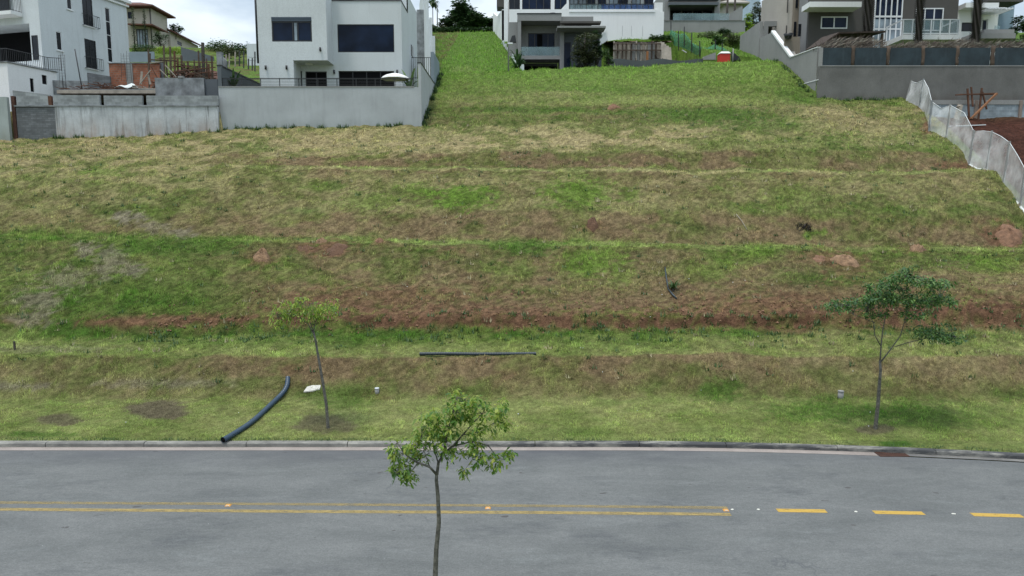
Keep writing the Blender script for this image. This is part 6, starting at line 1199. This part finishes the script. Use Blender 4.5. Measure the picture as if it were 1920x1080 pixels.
for k in (0, 2, 4, 6, 8, 10, 12, 14, 16, 18): mb = MB(); mb.bar(bs_[k] - [0, 0, .2], tp_[k] + [0, 0, .1], .09); mb.build('post', m_concl if k not in (2, 4) else m_conc, t)
mb = MB(); c = P(1722, 180, 51.6); mb.add([P(1735, 152, 51.4), P(1741, 172, 51), P(1735, 190, 50.8), P(1728, 207, 51), P(1726, 200, 51.3), P(1731, 170, 51.4)], [(0, 1, 5), (1, 2, 4, 5), (2, 3, 4)]); mb.build('loose_flap', mm_, t)
# ================================================================== mounds and things lying on the slope
def mound(px, v, rpx, hgt, label, mat, name='dirt_mound', cat='mound', ry=.8):
    q = ghit(px, v + 2); r = rpx * q[1] / F * .86; mb = MB(); nr, na = 8, 20; vs = []; ph = random.uniform(0, 9)
    for i in range(nr):
        t_ = i / (nr - 1); rr = r * (1.15 - t_ * 1.12)
        for k in range(na):
            a = 2 * math.pi * k / na; w_ = 1 + .22 * math.sin(a * 2 + ph) + .14 * math.sin(a * 5 + ph * 2) + random.uniform(-.06, .06); x, y = q[0] + rr * w_ * math.cos(a), q[1] + rr * w_ * ry * math.sin(a)
            vs.append((x, y, tz(x, y) - .05 + hgt * 1.15 * math.sin(t_ * math.pi / 2) ** .7 * (1 + random.uniform(-.22, .22))))
    mb.add(vs, [(i * na + k, i * na + (k + 1) % na, (i + 1) * na + (k + 1) % na, (i + 1) * na + k) for i in range(nr - 1) for k in range(na)] + [tuple((nr - 1) * na + k for k in range(na))], True)
    return tag(mb.build(name, mat), label, cat, 'earth mounds on the terraces' if cat == 'mound' else None)
m_m1 = surf('pink_clay', (.29, .18, .105), var=.4, scale=4.5, fine=11, bs=1, bd=.12); m_m2 = surf('dark_red_clay', (.115, .062, .036), var=.3, scale=2, fine=11, bs=1, bd=.05); m_m3 = surf('red_clay', (.20, .11, .065), var=.45, scale=4.5, fine=9, bs=1, bd=.05)
mound(491, 482, 15, .42, 'upright pinkish clay mound, leftmost on the middle terrace', m_m1); mound(602, 452, 10, .2, 'small pink mound on the terrace edge above the dark flat one', m_m1); mound(631, 466, 22, .16, 'flat dark red mound below the terrace edge, left of centre', m_m2)
mound(711, 450, 9, .16, 'tiny round mound on the terrace edge, left of centre', m_m3); mound(1111, 421, 13, .34, 'round dark brown mound in the middle of the slope', m_m2); mound(1585, 489, 24, .3, 'wide sandy mound above the right tree', m_m1)
mound(1720, 467, 15, .28, 'pale sandy mound on the terrace edge, upper right of the tree', m_m1); mound(1893, 443, 27, .38, 'big red earth heap at the right photo edge', m_m3); mound(1151, 200, 11, .22, 'small reddish mound near the top of the slope', m_m3); mound(1536, 483, 16, .1, 'low red smear of earth left of the wide sandy mound', m_m3); mound(572, 464, 16, .1, 'low brown earth patch left of the flat dark mound', m_m2)
# black twig clump standing in for the dark of a hollow
q = ghit(1508, 428); t = thing('dark_hollow', q, 'small blackish twig clump standing in for a dark hollow on the slope', 'shrub'); mb = MB()
for _ in range(240):
    a = rng.uniform(0, 6.28); l = rng.uniform(.15, .42); p = q + [rng.uniform(-.42, .42), rng.uniform(-.25, .25), 0]; p[2] = tz(p[0], p[1]); d = np.array([math.cos(a) * .7, math.sin(a) * .7, rng.uniform(.3, 1)]) * l; mb.add([p - [.012, 0, 0], p + [.012, 0, 0], p + d], [(0, 1, 2)])
mb.build('twigs', surf('near_black', (.022, .018, .014), bs=0), t); mb = MB(); mb.tube([q - [0, 0, .05], q + [0.02, 0, .22]], [.05, .02], 6); mb.build('stem', m_barkd, t)
# stick, stump, caps
a, b_ = ghit(1380, 405), ghit(1401, 433); mb = MB(); mb.tube([a + [0, 0, .1], (a + b_) / 2 + [0, 0, .14], b_ + [0, 0, .04]], .018, 5); tag(mb.build('stick', m_woodl), 'thin pale stick lying in the brown grass of the slope', 'stick')
def valve(px, v, r, h, label, mat, lid):
    q = ghit(px, v); t = thing('utility_riser', q, label, 'utility post', 'short utility risers on the lawn'); mb = MB(); mb.tube([q - [0, 0, .1], q + [0, 0, h]], [r, r * .96], 14); mb.build('body', mat, t); mb = MB(); mb.tube([q + [0, 0, h + .002], q + [0, 0, h + .03]], [r * 1.12, r * .95], 14); mb.build('lid', lid, t); return t
valve(1576, 747, .105, .26, 'short grey cylindrical riser on the lawn left of the right tree', m_concl, m_concl); valve(707, 737, .085, .15, 'low whitish riser on the lawn above the foreground tree', m_concl, m_offw)
a = ghit(28, 656); mb = MB(); mb.bar(a - [0, 0, .1], a + [0, 0, .36], .06); tag(mb.build('marker_stake', m_barkd), 'short dark stake on the lower terrace at the far left', 'stake')
q = ghit(585, 733); mb = MB(); vs = [(q[0] + x * 1.0, q[1] + y, tz(q[0] + x, q[1] + y) + .03) for x, y in ((-.29, -.09), (.05, -.07), (.30, -.01), (.31, .10), (.0, .12), (-.2, .08))]; mb.prism(vs, (0, 0, 1), .045); tag(mb.build('stone_slab', surf('white_stone', (.62, .60, .55), var=.12, scale=6, bs=.4)), 'flat irregular white slab on the grass beside the left sapling', 'slab')
# corrugated pipes
m_pipe, nt, b = newmat('blue_black_corrugated_plastic'); b.inputs['Base Color'].default_value = (.022, .045, .075, 1); b.inputs['Roughness'].default_value = .38
m_pipe2, nt, b = newmat('black_corrugated_plastic'); b.inputs['Base Color'].default_value = (.02, .032, .04, 1); b.inputs['Roughness'].default_value = .45
def corr(pts, r, mat, name, label, lift=None):
    P_ = np.array(pts); seg = np.linalg.norm(np.diff(P_, axis=0), axis=1); s = np.concatenate([[0], np.cumsum(seg)]); n = int(s[-1] / .025); u = np.linspace(0, s[-1], n)
    # smooth
    C = np.stack([np.interp(u, s, P_[:, k]) for k in range(3)], -1)
    for _ in range(140 if r < .08 else 90): C[1:-1] = (C[:-2] + C[1:-1] * 2 + C[2:]) / 4
    t = thing(name, C[0], label, 'pipe'); mb = MB(); mb.tube(list(C), [r * (1.0 if i % 4 < 2 else .90) for i in range(n)], 12, closed=False); mb.build('corrugated_tube', mat, t)
    for e, d in ((C[0], C[0] - C[2]), (C[-1], C[-1] - C[-3])):
        d = d / np.linalg.norm(d); mb = MB(); mb.tube([e - d * .02, e - d * .015], r * .86, 12); mb.build('dark_mouth', m_dark, t)
    return t
pts = []
for px, v in ((418, 829), (425, 825), (440, 813), (462, 799), (482, 783), (503, 763), (520, 747), (534, 733), (539, 724), (540, 716), (540, 708)):
    if v > 822: g = P(px, v, 22.12 if px > 420 else 21.98); g[2] = .26
    else: g = ghit(px, v + 5); g = g + [0, 0, .09]
    pts.append(g)
corr(pts, .095, m_pipe, 'drain_pipe', 'long bent blue-black corrugated pipe running down the lawn over the kerb')
pts = [ghit(px, v + 3) + [0, 0, .07] for px, v in ((787, 665), (840, 665), (890, 664), (950, 663), (1005, 663))]; zz = np.mean([p[2] for p in pts]); yy = np.mean([p[1] for p in pts])
pts = [np.array([p[0], yy, zz + .01 * math.sin(i * 2)]) for i, p in enumerate(pts)]; corr(pts, .068, m_pipe2, 'drain_pipe', 'straight black corrugated pipe lying along the lower terrace')
a = ghit(1247, 506); pts = [a + [0, 0, .12], ghit(1249, 522) + [0, 0, .08], ghit(1253, 545) + [0, 0, .07], ghit(1262, 556) + [0, 0, .07], ghit(1269, 562) + [0, 0, .05]]
mb = MB(); mb.tube(pts, [.03, .035, .03, .045, .03], 8, .5); o = tag(mb.build('plastic_hose', m_pipe2), 'crumpled black plastic hose on the slope among weeds', 'hose')
for (px, v, lb) in ((1262, 545, 'bright green weed tuft touching the black hose'),): q = ghit(px, v); rosette('weed', lb, q, 30, .42, .035, lf_mid, (.2, 1.6), stem=.03)
# weeds tufts along walls and random on slope
def tufts(name, label, spots, mat, n=16, ln=.35, w=.025):
    mb = MB()
    for q in spots:
        for i in range(n):
            a = rng.uniform(0, 6.28); r_ = ln * rng.uniform(.5, 1); u = rng.uniform(.5, 2.5); c = np.array(q) + [rng.uniform(-.15, .15), rng.uniform(-.1, .1), -.02]; e = c + np.array([math.cos(a) * r_ * .6, math.sin(a) * r_ * .6, u * r_ * .6]); s = np.array([-math.sin(a), math.cos(a), 0]) * w; mb.add([c - s, c + s, e], [(0, 1, 2)])
    return tag(mb.build(name, mat), label, 'weeds', kind='stuff')
spt_ = [(x, 48.9 if x > -20 else 48.4, tz(x, 48.9 if x > -20 else 48.4)) for x in np.concatenate([rng.uniform(-33, -6.7, 46), rng.normal(-19, .9, 8), rng.normal(-30, 1.0, 5)])]
tufts('weeds', 'weeds growing along the foot of the long boundary walls', spt_, lf_mid, 18, .3)
spt_ = [(-6.3 + rng.uniform(-.05, .35), y, 0) for y in rng.uniform(49, 61.5, 50)]; spt_ = [(x, y, tz(x, y)) for x, y, _ in spt_]; tufts('weeds', 'taller dark weeds along the side wall of the modern white house', spt_, lf_dark, 26, .4)
spt_ = [(22.7 - rng.uniform(0, .3), y, 0) for y in rng.uniform(53.3, 62, 30)] + [(x, 53.15, 0) for x in rng.uniform(23, 29, 24)]; spt_ = [(x, y, tz(x, y)) for x, y, _ in spt_]; tufts('weeds', 'short weeds along the foot of the big dark wall', spt_, lf_mid, 18, .3)
def spot(n, X0, X1, Y0, Y1, mat, lb, ln): 
    s = []
    while len(s) < n:
        y = rng.uniform(Y0, Y1); x = rng.uniform(X0, X1) 
        if (x > 28.8 and y > 36) or (x < -6.5 and y > 48) or (x > 22.5 and y > 53): continue
        s.append((x, y, tz(x, y)))
    tufts('weeds', lb, s, mat, 14, ln)
kb = rng.uniform(-19, 19, 420); spt_ = [(x, 22.27 + float(kshift(x)) + rng.uniform(-.03, .1), .14) for x in kb]; tufts('weeds', 'grass spilling over the back of the kerb', spt_, lf_mid, 9, .12, .012)
spot(520, -34, 31, 26, 52, lf_mid, 'scattered green weed tufts over the terraces', .2)
spot(260, -16, 27, 28.5, 30.2, lf_mid, 'lush weeds along the foot of the red cutting', .22)
spot(380, -34, 31, 26, 50, leafmat('dry_tuft', [(.20, .15, .09), (.30, .25, .15), (.38, .33, .2)], .1), 'scattered pale dry tufts over the terraces', .2)
# broken clods along the red cutting
mb = MB()
for _ in range(900):
    x = rng.uniform(-16, 30); y = rng.normal(30.2, .5) if rng.random() < .7 else rng.uniform(30, 32.5); r_ = rng.uniform(.02, .07)
    if x < -8 and rng.random() < .6: y = rng.normal(29.9, .12)
    c = np.array([x, y, tz(x, y) + r_ * .3]); pr = rng.normal(size=(6, 3)) * .25 + np.array([[1, 0, 0], [-1, 0, 0], [0, 1, 0], [0, -1, 0], [0, 0, 1], [0, 0, -1]]); v_ = c + pr * r_; mb.add(v_, [(0, 2, 4), (2, 1, 4), (1, 3, 4), (3, 0, 4), (2, 0, 5), (1, 2, 5), (3, 1, 5), (0, 3, 5)])
tag(mb.build('clods', m_m3), 'loose red clods scattered along the cutting', 'clods', kind='stuff')
mb = MB()
for _ in range(40):
    x = rng.uniform(-20, 28); y = rng.uniform(23, 33); r_ = rng.uniform(.01, .026); c = np.array([x, y, tz(x, y) + .03]); pr = rng.normal(size=(6, 3)) * .25 + np.array([[1, 0, 0], [-1, 0, 0], [0, 1, 0], [0, -1, 0], [0, 0, 1], [0, 0, -1]]); mb.add(c + pr * r_, [(0, 2, 4), (2, 1, 4), (1, 3, 4), (3, 0, 4), (2, 0, 5), (1, 2, 5), (3, 1, 5), (0, 3, 5)])
tag(mb.build('pebbles', m_white2), 'tiny whitish stones and litter scattered on the lower slope', 'pebbles', kind='stuff')

# ================================================================== the three street trees
def leafy(mb, c, n, ls, wid=.42, spread=.10, droop=.7):
    c = np.array(c, float)
    for i in range(n):
        a = rng.uniform(0, 6.28); p = c + rng.normal(size=3) * spread * .35; up = rng.uniform(-.9, .5); u = np.array([math.cos(a), math.sin(a), up - droop * .5]); u /= np.linalg.norm(u)
        s = np.cross(u, [0, 0, 1]); s /= np.linalg.norm(s) + 1e-6; s = s + rng.normal(size=3) * .3; l = ls * rng.uniform(.6, 1.15); w = l * wid / 2; dr = np.array([0, 0, -l * .22 * droop]); nn = np.cross(s, u) * w * .35
        a0, a1, a2 = p, p + u * l * .5 + dr * .25, p + u * l + dr
        mb.add([a0, a1 + s * w + nn, a2, a1, a1 - s * w + nn, p + u * l * .8 + dr * .6 + s * w * .55, p + u * l * .8 + dr * .6 - s * w * .55], [(0, 3, 1), (3, 5, 1), (3, 2, 5), (0, 4, 3), (4, 6, 3), (6, 2, 3)], True)
def sapling(name, label, Y, trunk, limbs, clumps, ls, nper, leafm, r0, bark, jitter=.3, wid=.42, spread=.1, group='young street trees', extra=2, droop=.7, ground=None, twigm=None):
    b = P(*trunk[0][:2], Y); b0 = b.copy()
    if ground is not None: b0[2] = ground
    t = thing(name, b0, label, 'tree', group); mb = MB(); tp = [P(px, v, Y + dy) for px, v, dy in trunk]; 
    if ground is not None: tp = [np.array([b[0] + .01, Y, ground])] + tp[0:]
    n = len(tp); mb.tube(tp, [r0 * (1 - .5 * (i / (n - 1))) for i in range(n)], 12, .10)
    ends = []
    for lb in limbs:
        q = [P(px, v, Y + dy) for px, v, dy in lb['p']]; r = lb['r'] * .72; mb.tube(q, [r * (1 - .72 * i / (len(q) - 1)) for i in range(len(q))], 7, .1); ends += q[1:]
    cr = MB(); ends = np.array(ends); random.seed(5)
    for (px, v, rx, ry, cnt) in clumps:
        for _ in range(cnt):
            a = rng.uniform(0, 6.28); rr = math.sqrt(rng.random()); c = P(px + rx * rr * math.cos(a), v + ry * rr * math.sin(a), Y + rng.uniform(-1, 1) * jitter * (1 - rr * .4))
            k = np.argmin(np.linalg.norm(ends - c, axis=1)); e = ends[k]
            if rng.random() < .45: mb.tube([e, (e + c) / 2 + [0, 0, -.02], c], [r0 * .09, r0 * .07, r0 * .04], 4)
            leafy(cr, c, nper, ls, wid, spread, droop)
    mb.build('trunk', bark, t); cr.build('crown', leafm, t); return t
lf_a = leafmat('sapling_leaf', [(.06, .15, .025), (.14, .26, .04), (.27, .37, .06), (.42, .44, .10)], .5, .45)
lf_b = leafmat('yellowish_leaf', [(.10, .19, .03), (.22, .32, .045), (.38, .45, .07)], .45, .5)
lf_c = leafmat('bluish_leaf', [(.03, .085, .03), (.065, .15, .04), (.15, .25, .05)], .35, .55)
# front tree (its foot is on the near verge below the picture)
Y0 = 12.0
trunk = [(816, 1080, 0), (818, 1030, 0), (823, 980, 0), (821, 930, 0), (818, 900, 0), (819, 885, 0)]
limbs = [dict(r=.035, p=[(819, 890, 0), (806, 876, -.1), (780, 866, -.15), (757, 850, -.2), (745, 830, -.2)]), dict(r=.02, p=[(784, 868, -.15), (770, 885, -.2), (748, 890, -.25)]), dict(r=.042, p=[(819, 890, 0), (822, 868, .05), (832, 850, .1), (850, 835, .15), (868, 815, .2), (885, 795, .2), (905, 775, .25)]), dict(r=.03, p=[(832, 852, .1), (836, 825, .0), (842, 800, 0), (850, 770, -.05), (857, 745, -.1)]),
         dict(r=.02, p=[(822, 870, .0), (815, 845, .2), (808, 815, .25), (800, 790, .3)]), dict(r=.022, p=[(850, 836, .15), (885, 828, .1), (915, 835, .1), (935, 860, .1), (950, 862, .1)]), dict(r=.016, p=[(868, 815, .2), (900, 810, .3), (930, 790, .3), (940, 770, .3)]), dict(r=.014, p=[(885, 828, .1), (890, 855, 0), (872, 880, 0)]), dict(r=.014, p=[(806, 876, -.1), (795, 845, -.2), (790, 820, -.2)]), dict(r=.014, p=[(780, 866, -.15), (805, 850, .2), (800, 842, .2)])]
clumps = [(757, 882, 28, 22, 46), (758, 845, 28, 24, 44), (790, 850, 22, 16, 14), (800, 812, 30, 20, 46), (812, 780, 22, 14, 22), (790, 778, 14, 8, 7), (840, 800, 26, 26, 46), (862, 765, 32, 24, 46), (855, 742, 14, 10, 9), (896, 770, 30, 24, 42), (935, 765, 16, 20, 24), (938, 790, 15, 12, 14), (905, 805, 26, 16, 18), (870, 835, 24, 18, 16), (893, 845, 16, 16, 20), (908, 858, 14, 10, 10), (840, 855, 14, 14, 12), (868, 885, 9, 14, 9), (940, 858, 20, 12, 16), (928, 872, 12, 8, 7), (957, 850, 7, 10, 6), (890, 868, 8, 6, 4), (825, 838, 16, 14, 14)]
sapling('street_tree', 'young tree with drooping leaf clusters standing nearest, in front of the road', Y0, trunk, limbs, [(a, b, c, d, max(3, int(e * .82))) for a, b, c, d, e in clumps], .118, 7, lf_a, .052, m_bark, .36, .38, .085, ground=.1)
# left sapling
q = ghit(615, 803); YLt = q[1]
trunk = [(615, 803, 0), (612, 760, 0), (605, 715, 0), (597, 670, 0), (592, 640, 0), (588, 622, 0)]
limbs = [dict(r=.03, p=[(589, 628, 0), (578, 608, 0), (562, 595, -.1), (545, 588, -.15), (520, 590, -.2)]), dict(r=.03, p=[(588, 624, 0), (590, 605, .1), (600, 590, .1), (618, 580, .1), (630, 574, .1)]), dict(r=.025, p=[(588, 624, 0), (580, 600, .1), (575, 580, .2), (572, 565, .2)]), dict(r=.018, p=[(590, 605, .1), (585, 585, -.1), (580, 570, -.1)])]
clumps = [(522, 592, 17, 15, 30), (545, 582, 18, 13, 34), (568, 573, 18, 12, 34), (590, 584, 18, 13, 34), (614, 582, 17, 13, 34), (560, 595, 18, 12, 22), (538, 604, 12, 9, 10), (600, 598, 16, 9, 16), (628, 576, 7, 10, 10)]
sapling('street_tree', 'small leaning sapling with yellow-green crown beside the bent pipe', YLt, trunk, limbs, [(a, b - 2, c * 1.05, d * 1.35, int(e * 1.1)) for a, b, c, d, e in clumps], .15, 6, lf_b, .062, m_bark, .5, .28, .16, ground=q[2] - .1, droop=.8)
# right tree
q = ghit(1641, 804); YRt = q[1]
trunk = [(1641, 804, 0), (1646, 760, 0), (1649, 720, 0), (1651, 695, 0), (1650, 676, 0)]
limbs = [dict(r=.042, p=[(1650, 680, 0), (1652, 650, 0), (1655, 620, .1), (1660, 595, .1), (1664, 565, .2)]), dict(r=.025, p=[(1651, 648, 0), (1640, 628, -.1), (1638, 605, -.2), (1625, 585, -.2), (1590, 573, -.3)]), dict(r=.036, p=[(1652, 678, 0), (1670, 655, .1), (1688, 630, .2), (1697, 600, .2), (1702, 575, .2)]), dict(r=.022, p=[(1678, 650, .1), (1700, 643, 0), (1725, 637, -.1), (1760, 630, -.2), (1790, 630, -.2)]), dict(r=.02, p=[(1697, 605, .2), (1725, 580, .2), (1760, 565, .3)]), dict(r=.018, p=[(1640, 605, -.1), (1600, 590, 0), (1570, 572, .1)]), dict(r=.016, p=[(1664, 570, .2), (1680, 540, .3), (1700, 515, .3)])]
clumps = [(1570, 572, 26, 13, 46), (1615, 566, 28, 14, 60), (1655, 560, 28, 16, 66), (1695, 562, 28, 16, 66), (1735, 560, 28, 17, 62), (1768, 562, 22, 14, 40), (1640, 588, 26, 9, 24), (1720, 590, 30, 9, 30), (1690, 520, 22, 16, 44), (1725, 528, 26, 12, 42), (1760, 532, 26, 11, 36), (1650, 535, 26, 14, 38), (1670, 545, 34, 12, 40), (1745, 628, 30, 12, 44), (1780, 633, 26, 11, 34), (1715, 618, 18, 8, 12), (1762, 612, 24, 9, 16), (1700, 503, 12, 7, 10)]
clumps = [(a, b, c * 1.12, d * .82, max(4, int(e * .95))) for a, b, c, d, e in clumps]
sapling('street_tree', 'spreading bluish-green tree with a forked trunk on the right of the lawn', YRt, trunk, limbs, clumps, .14, 10, lf_c, .075, m_bark, 1.0, .36, .16, ground=q[2] - .1, droop=.5)
